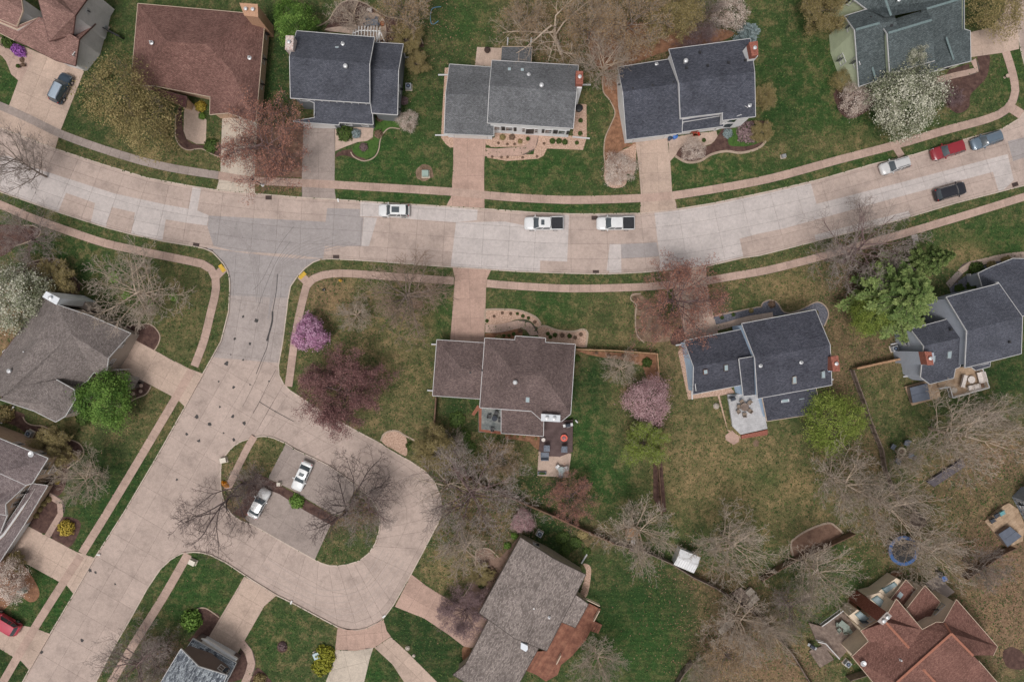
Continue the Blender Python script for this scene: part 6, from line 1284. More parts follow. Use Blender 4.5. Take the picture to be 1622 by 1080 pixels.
def car(name, label, x, y, ang, kind, body_m, L=4.8, W=1.86, group='parked cars', roof_m=None, opts=''):
    p = P(x, y, 1.0); onroad = 'lot' not in opts; z0 = -0.145 if onroad else 0.045
    t = thing(name, label, {'pickup': 'pickup truck'}.get(kind, 'car'), (p.x, p.y, z0), math.radians(ang), group)
    hl = L / 2; hw = W / 2
    if kind == 'sedan': belt, roof, xc, xw, xr0, xr1, ztail, hood = .96, 1.43, .80, .15, -1.15, -1.75, 1.02, .90
    elif kind == 'pickup': belt, roof, xc, xw, xr0, xr1, ztail, hood = 1.20, 1.85, 1.15, .60, -.75, -.85, 1.20, 1.16
    elif kind == 'wagon': belt, roof, xc, xw, xr0, xr1, ztail, hood = 1.0, 1.50, .95, .35, -1.95, -2.2, 1.0, .95
    else: belt, roof, xc, xw, xr0, xr1, ztail, hood = 1.10, 1.70, .95, .40, -1.85, -2.15, 1.10, 1.04
    k = L / 4.8; xc, xw, xr0, xr1 = xc * k, xw * k, xr0 * k, xr1 * k
    st = [(-hl, .80, .66, .50), (-hl + .05, .90, .86, .34), (-hl + .18, .97, ztail - .04, .24), (-hl + .5, 1.0, ztail, .22), (xr1, 1.0, belt, .22), (0, 1.0, belt, .2), (xc, 1.0, belt, .22), (xc + .12, .995, hood + .03, .22),
          ((xc + hl) / 2, .985, hood, .22), (hl - .45, .955, hood - .07, .22), (hl - .2, .89, hood - .14, .24), (hl - .06, .76, hood - .28, .3), (hl, .62, hood - .42, .42)]
    prof = [(.84, 'b', 0), (.97, 'b', .10), (1.0, 'm', 0), (.985, 't', -.14), (.93, 't', -.03), (.72, 't', .01), (.3, 't', .035), (0, 't', .042)]
    vs = []; ring = []
    for (sx, sw, zt, zb) in st:
        half = []
        for (fy, kz, dz) in prof:
            z = zb + dz if kz == 'b' else ((zb + zt) / 2 if kz == 'm' else zt + dz * (1 if sw > .7 else .6)); half.append((sx, fy * sw * hw, z))
        full = half + [(a, -b, c) for a, b, c in half[-2::-1]]; ring.append(len(vs)); vs += full
    m = len(prof) * 2 - 1; fs = []
    for i in range(len(st) - 1):
        for j in range(m - 1): a, b = ring[i] + j, ring[i + 1] + j; fs.append((a, a + 1, b + 1, b))
        a, b = ring[i], ring[i + 1]; fs.append((b, b + m - 1, a + m - 1, a))
    fs.append(tuple(range(ring[0], ring[0] + m))[::-1]); fs.append(tuple(range(ring[-1], ring[-1] + m)))
    bd = MB(); bd.add(vs, fs); body = bd.build('body', body_m, t, True)
    # shut lines of hood and doors, grille, bumpers
    ln = MB()
    for s in (-1, 1): ln.bar((xc + .14, s * hw * .80, hood + .03), (hl - .30, s * hw * .70, hood - .10), .025, .012)
    ln.bar((xc + .16, -hw * .8, hood + .045), (xc + .16, hw * .8, hood + .045), .06, .02)
    for xd in ((xc - .25), (xc + xr0) / 2, xr0 + .15):
        for s in (-1, 1): ln.bar((xd, s * (hw + .002), .35), (xd, s * (hw * .99 + .004), belt - .1), .02, .02)
    ln.build('shut_lines', blackp, t)
    g = MB(); surf(g, (hl - .04, -hw * .5, .45), (hl - .04, hw * .5, .45), (hl - .10, hw * .5, hood - .26), (hl - .10, -hw * .5, hood - .26), (.06, 0, 0)); g.build('grille', blackp, t)
    for s in (-1, 1):
        h = MB(); h.add([(hl - .12, s * hw * .50, hood - .26), (hl - .20, s * hw * .86, hood - .24), (hl - .48, s * hw * .93, hood - .11), (hl - .36, s * hw * .62, hood - .10), (hl - .04, s * hw * .52, hood - .34), (hl - .14, s * hw * .84, hood - .34)],
                        [(0, 1, 2, 3), (0, 4, 5, 1)] if s < 0 else [(3, 2, 1, 0), (1, 5, 4, 0)]); 
        for i_ in range(len(h.v)): h.v[i_] = (h.v[i_][0] + .012, h.v[i_][1] * 1.015, h.v[i_][2] + .02)
        h.build('headlight', lamp_w, t)
        r = MB(); r.box((-hl + .17, s * hw * .80, ztail - .16), (.12, .20, .26)); r.build('taillight', lamp_r, t)
        mr = MB(); mr.box((xc - .12, s * (hw + .13), belt + .03), (.14, .24, .17), 0, taper=.8); mr.bar((xc - .1, s * hw * .93, belt), (xc - .1, s * (hw + .1), belt + .02), .05); mr.build('mirror', body_m, t)
    # cabin
    wb, wt = hw * .93, hw * .74; zb = belt + .0; zr = roof
    w_ = MB(); surf(w_, (xc + .04, -wb * .95, zb + .01), (xc + .04, wb * .95, zb + .01), (xw, wt * .97, zr - .03), (xw, -wt * .97, zr - .03), (.16, 0, .03)); w_.build('windshield', car_glass, t, True)
    w_ = MB(); surf(w_, (xr1 - .02, wb * .92, zb + .01), (xr1 - .02, -wb * .92, zb + .01), (xr0, -wt * .95, zr - .04), (xr0, wt * .95, zr - .04), (-.10, 0, .02)); w_.build('rear_window', car_glass, t, True)
    cuts = [xc + .04, (xc + xr0) / 2 + .05, xr0 - .02 if kind in ('sedan', 'pickup') else xr0 + .75] + ([xr1 + .02] if kind not in ('sedan', 'pickup') else [])
    tops = [xw, (xw + xr0) / 2 + .05, xr0 + .03 if kind in ('sedan', 'pickup') else xr0 + .75] + ([xr0] if kind not in ('sedan', 'pickup') else [])
    for s in (-1, 1):
        for i in range(len(cuts) - 1):
            a0, a1, b0, b1 = cuts[i] - .06, cuts[i + 1] + .05, tops[i] - .04, tops[i + 1] + .04
            w_ = MB(); q4 = [(a1, s * wb, zb), (a0, s * wb, zb), (b0, s * wt, zr - .06), (b1, s * wt, zr - .06)]
            if s > 0: q4 = [q4[1], q4[0], q4[3], q4[2]]
            surf(w_, *q4, bulge=(0, s * .03, 0), nu=3, nv=3); w_.build('side_window', car_glass, t, True)
        pl = MB()
        for a_, b_ in list(zip(cuts, tops)): pl.bar((a_, s * wb * .985, zb - .02), (b_, s * wt * .985, zr - .03), .09, .05)
        pl.bar((tops[0] + .02, s * wt, zr - .045), (tops[-1] - .02, s * wt, zr - .045), .09, .07); pl.build('pillar', body_m, t)
    inner = MB(); inner.prism([(xc - .1, -wb * .9), (xc - .1, wb * .9), (xr1 + .12, wb * .9), (xr1 + .12, -wb * .9)], zb - .05, zb + .12); inner.build('interior', blackp, t)
    rp = MB(); vs = []; nx, ny = 8, 8
    for i in range(nx + 1):
        for j in range(ny + 1):
            u, v = i / nx, j / ny * 2 - 1; X = xr0 - .03 + (xw + .03 - xr0 + .03) * u; wd = wt * (1.0 - .05 * (2 * u - 1) ** 2); vs.append((X + (.05 * (1 - v * v) * (1 if u > .5 else -1) * abs(2 * u - 1)), wd * v, zr - .035 + .055 * (1 - v * v) - .02 * (2 * u - 1) ** 2))
    rp.add(vs, [(i * (ny + 1) + j, (i + 1) * (ny + 1) + j, (i + 1) * (ny + 1) + j + 1, i * (ny + 1) + j + 1) for i in range(nx) for j in range(ny)]); rp.build('roof_panel', roof_m or body_m, t, True)
    if 'sun' in opts:
        if kind == 'suv': MB().box((-.35, 0, zr + .02), (1.15, .86, .02)).build('sunroof', car_glass, t)
        else: MB().box((xw - .55, 0, zr + .022), (.5, .78, .02)).build('sunroof', car_glass, t)
    if 'rails' in opts:
        for s in (-1, 1): MB().bar((xw - .15, s * wt * .86, zr + .05), (xr0 + .1, s * wt * .86, zr + .05), .05, .05).build('roof_rail', blackp if 'dark' in opts else alloy, t)
    if kind == 'pickup':
        MB().box(((xr1 - .12 - hl + .12) / 2, 0, belt + .045), (abs(-hl + .10 - xr1 + .1), W * .88, .05)).build('bed_cover', mat('vinyl_cover', (0.03, 0.031, 0.036), (.022, .023, .026), 3, .7), t)
        rb = MB(); x0_, x1_ = -hl + .08, xr1 - .1
        for s in (-1, 1): rb.bar((x0_, s * hw * .94, belt + .03), (x1_, s * hw * .94, belt + .03), .10, .08)
        rb.bar((x0_ + .02, -hw * .94, belt + .03), (x0_ + .02, hw * .94, belt + .03), .09, .08); rb.build('bed_rail', body_m, t)
        for i_ in (1, 2): MB().bar((x0_ + (x1_ - x0_) * i_ / 3, -hw * .84, belt + .075), (x0_ + (x1_ - x0_) * i_ / 3, hw * .84, belt + .075), .03, .012).build('cover_seam', blackp, t)
        MB().box((-hl + .03, 0, .5), (.2, W * .9, .2)).build('bumper', alloy, t)
    for wx in (hl - .92 * k, -hl + .98 * k):
        for s in (-1, 1):
            r_ = .36 if kind != 'sedan' else .32
            w_ = MB(); w_.tube((wx, s * (hw - .20), r_), (wx, s * (hw + .015), r_), r_, n=20); wh = w_.build('wheel', tyre, t, label=None)
            MB().tube((wx, s * (hw - .02), r_), (wx, s * (hw + .03), r_), r_ * .62, r_ * .55, n=14).build('rim', alloy, wh)
    return t
pw = paint('pearl_white_paint', (0.74, 0.74, 0.73)); ps_ = paint('silver_white_paint', (0.62, 0.61, 0.60), .25, .1); pb = paint('dark_navy_paint', (0.035, 0.055, 0.08)); pk = paint('black_paint', (0.018, 0.018, 0.024))
pr = paint('red_paint', (0.28, 0.02, 0.03)); pg = paint('steel_blue_paint', (0.15, 0.20, 0.25), .3, .3); pr2 = paint('bright_red_paint', (0.50, 0.045, 0.08)); psl = paint('pale_blue_silver', (0.42, 0.50, 0.58), .3, .3)
car('parked_car', 'dark navy sport utility car with pale roof on the upper left driveway', 95, 139, 64, 'suv', pb, 4.75, 1.88, roof_m=psl, opts='lot rails')
car('parked_car', 'white car with large black sunroof parked left of the white pickups', 623.5, 333, 179, 'suv', pw, 4.75, 1.9, opts='sun')
car('pickup_truck', 'white pickup with sunroof and black bed cover, the left one of two', 861.5, 353.5, 180.3, 'pickup', pw, 5.95, 1.98, 'white pickups on the main street', opts='sun')
car('pickup_truck', 'white pickup with plain roof and black bed cover, right one of two', 975.3, 353.5, 180.5, 'pickup', pw, 5.75, 1.98, 'white pickups on the main street')
car('parked_car', 'silvery white sport utility car left of the red car', 1419.8, 261.3, 197.5, 'suv', ps_, 4.6, 1.84, opts='rails dark')
car('parked_car', 'dark red car parked between the white and blue ones', 1504, 237, 197, 'suv', pr, 5.1, 1.94)
car('parked_car', 'steel blue wagon nearest the upper right corner of the street', 1565.8, 221, 199, 'wagon', pg, 4.75, 1.84, opts='rails')
car('parked_car', 'black car parked alone on the lower side of the street', 1508, 302.5, 16, 'suv', pk, 4.9, 1.92)
car('parked_car', 'white sedan with sunroof on the upper parking pad of the island', 477.3, 754.5, 246, 'sedan', pw, 4.7, 1.82, opts='lot sun')
car('parked_car', 'silver sedan with branch reflections on the lower parking pad', 409.6, 797.5, 62, 'sedan', ps_, 4.8, 1.84, opts='lot')
car('parked_car', 'bright red car cut by the left edge on the lower driveway', 6, 987, 149, 'suv', pr2, 4.9, 1.9, opts='lot')
# ================================================================ FENCES, DECKS, FURNITURE, SMALL THINGS
wood_t = mat('tan_wood', lin(170, 134, 104), lin(146, 112, 86), 2, .85, .3, 12, lin(190, 154, 122)); wood_g = mat('weathered_wood', lin(128, 112, 102), lin(104, 90, 82), 2, .9, .3, 12, lin(148, 132, 120), .08)
wood_b = mat('brown_wood', lin(112, 88, 72), lin(90, 70, 58), 2, .9, .3, 12, lin(130, 104, 86)); wood_r = mat('red_stained_wood', lin(136, 90, 72), lin(112, 72, 58), 1.2, .75, .3, 12, lin(158, 112, 90), .14)
deck_p = mat('dark_composite', lin(92, 74, 72), lin(78, 62, 60), 1, .7, .1, 12, lin(104, 86, 84), .05); deck_t = mat('tan_deck_boards', lin(176, 150, 124), lin(152, 128, 104), 1, .8, .2, 12, lin(196, 170, 144), .08)
deck_w = mat('pale_grey_decking', lin(188, 186, 186), lin(170, 168, 168), 1, .7, .1, 12, lin(202, 200, 200), .03)
cush = mat('cream_cushion', lin(226, 216, 208), lin(206, 196, 188), 4, .9); char = mat('charcoal_fabric', lin(72, 76, 84), lin(54, 58, 66), 4, .9); grey_c = mat('grey_cushion', lin(120, 126, 136), lin(98, 104, 114), 4, .9)
stone = mat('field_stone', lin(176, 164, 150), lin(140, 128, 116), 3, .9, .5, 10, lin(200, 190, 178), .15)
def fence(px_, m, label, h=1.5, cap=0.0, gap=2.4, group=None):
    p0 = P(*px_[0]); t = thing('fence', label, 'fence', (p0.x, p0.y, 0), 0, group); W3 = [P(a, b) - p0 for a, b in px_]; brd = MB(); rail = MB()
    for i in range(len(W3) - 1):
        a, b = W3[i], W3[i + 1]; L = (b - a).length; n = max(1, round(L / gap)); d = (b - a).normalized(); nn = Vector((-d.y, d.x, 0))
        for k in range(n + (1 if i == len(W3) - 2 else 0)): MB().box((a + (b - a) * k / n) + Vector((0, 0, h / 2 + .05)), (.13, .13, h + .1), math.atan2(d.y, d.x)).build('post', m, t)
        for z in (.3, h - .25): rail.bar(a + Vector((0, 0, z)), b + Vector((0, 0, z)), .05, .09)
        nb = int(L / .15)
        for k in range(nb):
            c = a + d * (k + .5) * L / nb + nn * .05; hh = h + R.uniform(-.02, .02); brd.box(c + Vector((0, 0, hh / 2)), (.13, .025, hh), math.atan2(d.y, d.x))
        if cap: rail.bar(a + Vector((0, 0, h + .03)), b + Vector((0, 0, h + .03)), cap, .05)
    rail.build('rail', m, t); stuff(brd.build('boards', m, t)); return t
fence([(692, 629), (690, 660), (687, 690)], wood_b, 'short wooden fence below the centre garage', cap=.2)
fence([(688, 727), (720, 742), (770, 768), (820, 790), (870, 811), (917, 833), (971, 857)], wood_b, 'long diagonal wooden fence between loop and centre backyards', cap=.22)
fence([(971, 857), (1020, 870), (1060, 888), (1092, 908), (1130, 926), (1160, 946), (1192, 968)], wood_g, 'grey weathered fence running past the white shed', cap=.12)
fence([(1041, 606), (1043, 660), (1040, 735), (1046, 812)], wood_b, 'dark fence between centre backyard and the light blue house yard', cap=.1)
fence([(912, 553), (970, 555), (1038, 560), (1040, 585), (1041, 606)], wood_t, 'tan fence with a square corner in the centre backyard', cap=.16)
fence([(1350, 583), (1395, 573), (1437, 564)], wood_t, 'tan fence between the light blue and blue-grey houses', cap=.3)
fence([(1345, 586), (1352, 606), (1363, 634), (1371, 660), (1381, 686), (1391, 709)], wood_g, 'leaning weathered fence beside the light green tree', cap=.08, gap=1.6)
fence([(1391, 709), (1396, 740), (1410, 775), (1425, 800)], wood_g, 'broken grey fence below the fire pit', cap=.08, gap=1.6)
fence([(1202, 915), (1230, 897), (1256, 883), (1300, 864), (1347, 842)], wood_b, 'brown fence line behind the walled mulch bed', cap=.15)
fence([(1523, 912), (1545, 896), (1580, 872), (1598, 864)], wood_b, 'dark fence at the corner of the right edge patio', cap=.12)
fence([(1093, 1044), (1078, 1062), (1060, 1095)], wood_g, 'grey fence at the bottom edge beside the dark lawn', cap=.12)
fence([(1192, 968), (1215, 990), (1250, 1030), (1290, 1095)], wood_g, 'grey fence below the grey shed heading to the bottom edge', cap=.1)
fence([(162, 45), (178, 54), (196, 63)], dark_m, 'short dark fence beside the upper left house', h=1.2, cap=.15)
fence([(1435, 1090), (1340, 1070), (1366, 1062)][1:], wood_g, 'small grey gate fence by the cream house', cap=.1)

def deck(tile, s, z, m, label, m_fr=None, cat='deck', bw=.28, ang=0.0, rail=None, rail_m=None, name='deck', skirt=True):
    ps = [P(*q(tile, *c), z) for c in [tuple(float(v) for v in k.split(',')) for k in s.split()]]; c0 = sum(ps, Vector()) / len(ps); t = thing(name, label, cat, (c0.x, c0.y, 0)); SURVEYED.add(t.name)
    pl = ccw([(p.x, p.y) for p in ps])
    MB().prism(shrink(pl, .03) if len(pl) < 5 else pl, 0 if z < .5 else z - .3, z - .035).build('frame', m_fr or m, t)
    ca, sa = math.cos(ang), math.sin(ang); loc = [((p[0] - c0.x) * ca + (p[1] - c0.y) * sa, -(p[0] - c0.x) * sa + (p[1] - c0.y) * ca) for p in pl]
    y0, y1 = min(p[1] for p in loc), max(p[1] for p in loc); x0, x1 = min(p[0] for p in loc) - 1, max(p[0] for p in loc) + 1; n = int((y1 - y0) / bw) + 1
    for j in range(n):
        c = clip(loc, [(x0, y0 + j * bw + .008), (x1, y0 + j * bw + .008), (x1, y0 + (j + 1) * bw - .008), (x0, y0 + (j + 1) * bw - .008)])
        if len(c) > 2 and abs(area(c)) > .02: MB().prism([(c0.x + p[0] * ca - p[1] * sa, c0.y + p[0] * sa + p[1] * ca) for p in c], z - .034, z).build('deck_board', m, t)
    if z > .6:
        for p in ps: MB().box((p.x, p.y, (z - .3) / 2), (.16, .16, z - .3)).build('post', m_fr or m, t)
    for seg in (rail or []):
        rp = [P(*q(tile, *c), z + .9) for c in seg]; rb = MB()
        for i in range(len(rp) - 1):
            a, b = rp[i], rp[i + 1]; rb.bar(a, b, .14, .05); rb.bar(a - Vector((0, 0, .8)), b - Vector((0, 0, .8)), .05, .07); n2 = max(1, int((b - a).length / .14))
            for k in range(n2 + 1): rb.bar(a + (b - a) * k / n2 - Vector((0, 0, .8)), a + (b - a) * k / n2, .03, .03)
        rb.build('railing', rail_m or trim_w, t)
    return t
def at(tile, x, y, h): p = P(*q(tile, x, y), h); return (p.x, p.y, h)
def chair(tile, x, y, h, ang, m, label, group=None, s=1.0, name='chair', wide=.62, arms=True):
    p = P(*q(tile, x, y), h + .4); t = thing(name, label, 'chair' if name == 'chair' else name, (p.x, p.y, h), math.radians(ang), group)
    MB().box((0, 0, .42 * s), (.58 * s, wide * s, .12 * s)).build('seat', m, t); MB().add([(-.30 * s, -wide * s / 2, .4 * s), (-.24 * s, -wide * s / 2, .4 * s), (-.40 * s, -wide * s / 2, .95 * s), (-.47 * s, -wide * s / 2, .95 * s), (-.30 * s, wide * s / 2, .4 * s), (-.24 * s, wide * s / 2, .4 * s), (-.40 * s, wide * s / 2, .95 * s), (-.47 * s, wide * s / 2, .95 * s)],
        [(0, 1, 2, 3), (7, 6, 5, 4), (0, 4, 5, 1), (1, 5, 6, 2), (2, 6, 7, 3), (3, 7, 4, 0)]).build('backrest', m, t)
    for a_ in (-1, 1):
        for b_ in (-1, 1): MB().bar((a_ * .24 * s, b_ * (wide / 2 - .04) * s, 0), (a_ * .24 * s, b_ * (wide / 2 - .04) * s, .38 * s), .05).build('leg', dark_m, t)
        if arms: MB().bar((-.3 * s, a_ * wide * s / 2, .62 * s), (.28 * s, a_ * wide * s / 2, .62 * s), .07, .04).build('armrest', m, t)
    return t
def table(tile, x, y, h, r, m, label, square=None, ang=0.0, zh=.74):
    p = P(*q(tile, x, y), h + zh); t = thing('table', label, 'table', (p.x, p.y, h), math.radians(ang))
    (MB().lathe((0, 0, zh - .04), [(r, 0), (r + .01, .03), (r * .98, .045)], 24) if not square else MB().box((0, 0, zh - .02), (square[0], square[1], .05))).build('tabletop', m, t)
    k = r * .6 if not square else min(square) * .35
    for a_ in (-1, 1):
        for b_ in (-1, 1): MB().bar((a_ * k, b_ * k, 0), (a_ * k, b_ * k, zh - .04), .05).build('leg', dark_m, t)
    return t
def hot_tub(tile, s, z, label):
    ps = [P(*q(tile, *c), z + .9) for c in [tuple(float(v) for v in k.split(',')) for k in s.split()]]; c = sum(ps, Vector()) / 4; t = thing('hot_tub', label, 'hot tub', (c.x, c.y, z)); SURVEYED.add(t.name)
    def W_(o): o.location.z = 0; return o
    W_(MB().prism([(p.x, p.y) for p in ps], z, z + .82).build('cabinet', wood_g, t)); big = [c + (p - c) * 1.03 for p in ps]
    half = [(big[0].x, big[0].y), (big[1].x, big[1].y), (((big[1] + big[2]) / 2).x, ((big[1] + big[2]) / 2).y), (((big[3] + big[0]) / 2).x, ((big[3] + big[0]) / 2).y)]
    half2 = [half[3], half[2], (big[2].x, big[2].y), (big[3].x, big[3].y)]
    for h_ in (half, half2): W_(MB().prism(shrink(ccw(h_), .012), z + .82, z + .93).build('cover', mat('slate_cover', lin(98, 104, 116), lin(88, 94, 106), 1.5, .6), t))
    t['surv'] = 1
    for o in t.children: o.location = (-c.x, -c.y, -z)
    return t
def grill(tile, x, y, z, ang, label):
    p = P(*q(tile, x, y), z + .9); t = thing('grill', label, 'grill', (p.x, p.y, z), math.radians(ang)); b = MB(); b.box((0, 0, .5), (.7, .5, .7)).build('cart', dark_m, t)
    n = 10; vs = []
    for i in range(n + 1):
        a = math.pi * i / n
        for y_ in (-.36, .36): vs.append((y_, -math.cos(a) * .27, .86 + math.sin(a) * .26))
    MB().add(vs, [(2 * i, 2 * i + 1, 2 * i + 3, 2 * i + 2) for i in range(n)] + [tuple(range(0, 2 * n + 2, 2)), tuple(range(1, 2 * n + 3, 2))[::-1]]).build('lid', char, t); MB().box((.56, 0, .84), (.36, .42, .04)).box((-.56, 0, .84), (.36, .42, .04)).build('side_shelf', steel, t); MB().bar((-.25, -.32, .98), (.25, -.32, .98), .03).build('handle', steel, t)
def ac_unit(x, y, ang, where):
    p = P(x, y, .8); t = thing('air_conditioner', 'grey air conditioning unit ' + where, 'air conditioner', (p.x, p.y, 0), ang, 'air conditioning units beside houses')
    MB().box((0, 0, .05), (1.05, 1.05, .1)).build('pad', c_pale, t); MB().box((0, 0, .45), (.82, .82, .7)).build('cabinet', plain('ac_grey', lin(168, 172, 176)), t); MB().lathe((0, 0, .8), [(.33, 0), (.33, .03)], 20).build('fan_well', dark_m, t); g = MB()
    for k in range(8): a = k * math.pi / 4; g.bar((math.cos(a) * .06, math.sin(a) * .06, .845), (math.cos(a) * .35, math.sin(a) * .35, .845), .02, .012)
    g.lathe((0, 0, .835), [(.09, 0), (.09, .03)], 12).build('fan_grille', plain('ac_grille', lin(120, 140, 170)), t)
for x, y, a, w_ in ((646.5, 136, 0, 'right of the slate blue house'), (44, 687, -.5, 'in dark mulch above the mauve roof'), (855, 846, -.5, 'at the top corner of the speckled roof'), (1344, 1052, -.7, 'left of the brick red roof'), (1419, 552, .3, 'left of the blue-grey house'), (162, 42, -.5, 'against the pale grey gable wall')): ac_unit(x, y, a, w_)
def ubox(x, y, ang, d, m, label):
    p = P(x, y, d[2]); t = thing('utility_box', label, 'utility box', (p.x, p.y, 0), ang); MB().box((0, 0, .04), (d[0] * 1.3, d[1] * 1.3, .1)).build('pad', c_pale, t); MB().box((0, 0, d[2] / 2 + .05), (d[0], d[1], d[2]), taper=.97).build('cabinet', m, t); MB().box((0, 0, d[2] + .07), (d[0] * 1.05, d[1] * 1.05, .05), taper=.96).build('lid', m, t)
gm = plain('pale_green_metal', lin(150, 168, 158)); ubox(673.5, 274.5, 0, (.95, .9, .7), gm, 'pale green utility box in the soil ring on the upper lawn'); ubox(303.5, 891, -.45, (.95, .7, .6), plain('cream_metal', lin(216, 206, 190)), 'cream utility box on the lawn below the loop')
ubox(33, 937, .3, (.9, .7, .6), gm, 'pale green utility box beside the left blossoming tree'); ubox(501, 1038.5, .4, (.9, .9, .7), plain('pale_blue_metal', lin(170, 190, 196)), 'pale blue utility box wrapped by the golden shrubs'); ubox(441, 767, 0, (.5, .5, .6), plain('cream_metal', (0, 0, 0)), 'small round-topped box in the island mulch strip'); ubox(353, 729, .2, (.9, .7, .5), plain('cream_metal', (0, 0, 0)), 'pale box on the left strip of the island')
ubox(1242, 247, .2, (.6, .5, .5), steel, 'small grey box on the lawn by the yellow flags') 
# street lamp
p = P(416.5, 293.5); t = thing('street_lamp', 'dark post lamp standing on white base in the narrow upper verge', 'street lamp', (p.x, p.y, 0)); MB().lathe((0, 0, 0), [(.26, 0), (.26, .1), (.14, .2), (.12, .8)], 12).build('base', white, t); MB().tube((0, 0, .7), (0, 0, 3.9), .07, .05, 10).build('pole', dark_m, t)
MB().lathe((0, 0, 3.9), [(.12, 0), (.24, .1), (.28, .5), (.1, .62), (.03, .7)], 4).build('lantern', dark_m, t)
# hydrant
p = P(540, 444.5); t = thing('fire_hydrant', 'yellow fire hydrant at the edge of the corner lawn', 'fire hydrant', (p.x, p.y, 0)); ym = plain('hydrant_yellow', (0.62, .36, .05)); MB().lathe((0, 0, 0), [(.2, 0), (.2, .06), (.13, .08), (.13, .55), (.17, .57), (.15, .7), (.05, .8)], 14).build('barrel', ym, t); MB().tube((-.26, 0, .42), (.26, 0, .42), .07, n=10).build('outlet_cap', ym, t); MB().tube((0, -.24, .4), (0, 0, .4), .09, n=10).build('steamer_cap', ym, t)
# shed
ps = [P(*q('C3', *c), 2.3) for c in ((1070, 268), (1193, 320), (1155, 415), (1038, 368))]; c = sum(ps, Vector()) / 4; t = thing('garden_shed', 'small shed with white metal roof by the grey fence', 'shed', (c.x, c.y, 0)); d = math.atan2(ps[1].y - ps[0].y, ps[1].x - ps[0].x); wx, wy = (ps[1] - ps[0]).length, (ps[3] - ps[0]).length; t.rotation_euler[2] = d
MB().box((0, 0, 1.0), (wx - .25, wy - .25, 2.0)).build('wall', plain('shed_white', (.6, .6, .6)), t); 
for s in (-1, 1): MB().add([(-wx / 2, 0, 2.45), (wx / 2, 0, 2.45), (wx / 2, s * wy / 2, 2.1), (-wx / 2, s * wy / 2, 2.1), (-wx / 2, 0, 2.40), (wx / 2, 0, 2.40), (wx / 2, s * wy / 2, 2.05), (-wx / 2, s * wy / 2, 2.05)], [(3, 2, 1, 0) if s > 0 else (0, 1, 2, 3), (4, 5, 6, 7) if s > 0 else (7, 6, 5, 4), (2, 3, 7, 6), (0, 3, 7, 4), (1, 2, 6, 5)]).build('roof', mat('white_sheet_metal', (.72, .72, .72), (.6, .6, .6), 1.5, .5), t)
for k in range(9): MB().bar((-wx / 2 + wx * (k + .5) / 9, -wy / 2, 2.13), (-wx / 2 + wx * (k + .5) / 9, 0, 2.48), .03, .03).build('roof_rib', steel, t)
MB().box((0, -wy / 2 + .1, .95), (1.1, .06, 1.8)).build('door', steel, t)
# trampoline
p = P(1431, 872, .9); t = thing('trampoline', 'round trampoline with blue padded rim under the bare tree', 'trampoline', (p.x, p.y, 0)); bl = plain('blue_vinyl', lin(62, 98, 150), .6)
n = 32; vs = []; fs = []
for i in range(n):
    a = 2 * math.pi * i / n
    for r_, z_ in ((1.75, .9), (1.75, .95), (2.25, .95), (2.25, .88)): vs.append((r_ * math.cos(a), r_ * math.sin(a), z_))
for i in range(n):
    a, b = i * 4, ((i + 1) % n) * 4; fs += [(a + 1, a + 2, b + 2, b + 1), (a, a + 1, b + 1, b), (a + 2, a + 3, b + 3, b + 2)]
MB().add(vs, fs).build('rim_pad', bl, t); MB().lathe((0, 0, .88), [(1.84, 0), (1.84, .02)], 32).build('mat', blackp, t)
for k in range(6): a = k * math.pi / 3; MB().tube((2.05 * math.cos(a), 2.05 * math.sin(a), 0), (2.05 * math.cos(a), 2.05 * math.sin(a), .9), .03, n=6).tube((2.15 * math.cos(a), 2.15 * math.sin(a), .9), (2.15 * math.cos(a), 2.15 * math.sin(a), 2.4), .025, n=6).build('leg', steel, t)
# playset, dark gazebo roof, lower grey shed, swing frame
p = P(1003, 850, 1.5); t = thing('playset', 'wooden playset with tan boards under the bare tree', 'playset', (p.x, p.y, 0), .1); MB().box((0, .6, 1.3), (2.2, 1.3, .08)).build('platform', wood_t, t)
for a_ in (-1, 1):
    for b_ in (0, 1.2): MB().bar((a_ * 1.05, b_, 0), (a_ * 1.05, b_, 2.5), .1).build('post', wood_t, t)
for k in range(8): MB().box((-.95 + k * .27, .62, 1.37), (.23, 1.25, .04)).build('plank', wood_t, t)
MB().add([(-.3, 0, 1.35), (.3, 0, 1.35), (.3, -2.4, .2), (-.3, -2.4, .2), (-.3, 0, 1.3), (.3, 0, 1.3), (.3, -2.4, .15), (-.3, -2.4, .15)], [(3, 2, 1, 0), (4, 5, 6, 7), (0, 4, 7, 3), (2, 6, 5, 1)]).build('slide', plain('slide_grey', lin(170, 164, 160)), t); MB().bar((-1.05, 0, 2.5), (1.05, 0, 2.5), .1).bar((-1.05, 1.2, 2.5), (1.05, 1.2, 2.5), .1).build('top_beam', wood_t, t)
p = P(1006, 866, .6); t = thing('picnic_bench', 'grey low table beside the wooden playset', 'table', (p.x, p.y, 0), -.2); MB().box((0, 0, .7), (1.6, .8, .06)).build('tabletop', wood_g, t)
for s in (-1, 1): MB().box((0, s * .75, .42), (1.6, .28, .05)).build('bench_seat', wood_g, t); MB().bar((s * .6, -.7, .1), (s * .6, .7, .1), .08).bar((s * .6, 0, .1), (s * .6, 0, .68), .08).build('leg', wood_g, t)
ps = [P(*q('U', *c), 2.4) for c in ((620, 690), (690, 745), (700, 790), (640, 830), (590, 790), (590, 730))]; c = sum(ps, Vector()) / 6; t = thing('gazebo', 'small grey-roofed gazebo beneath the pale bare trees', 'gazebo', (c.x, c.y, 0)); top_ = Vector((0, 0, 3.1))
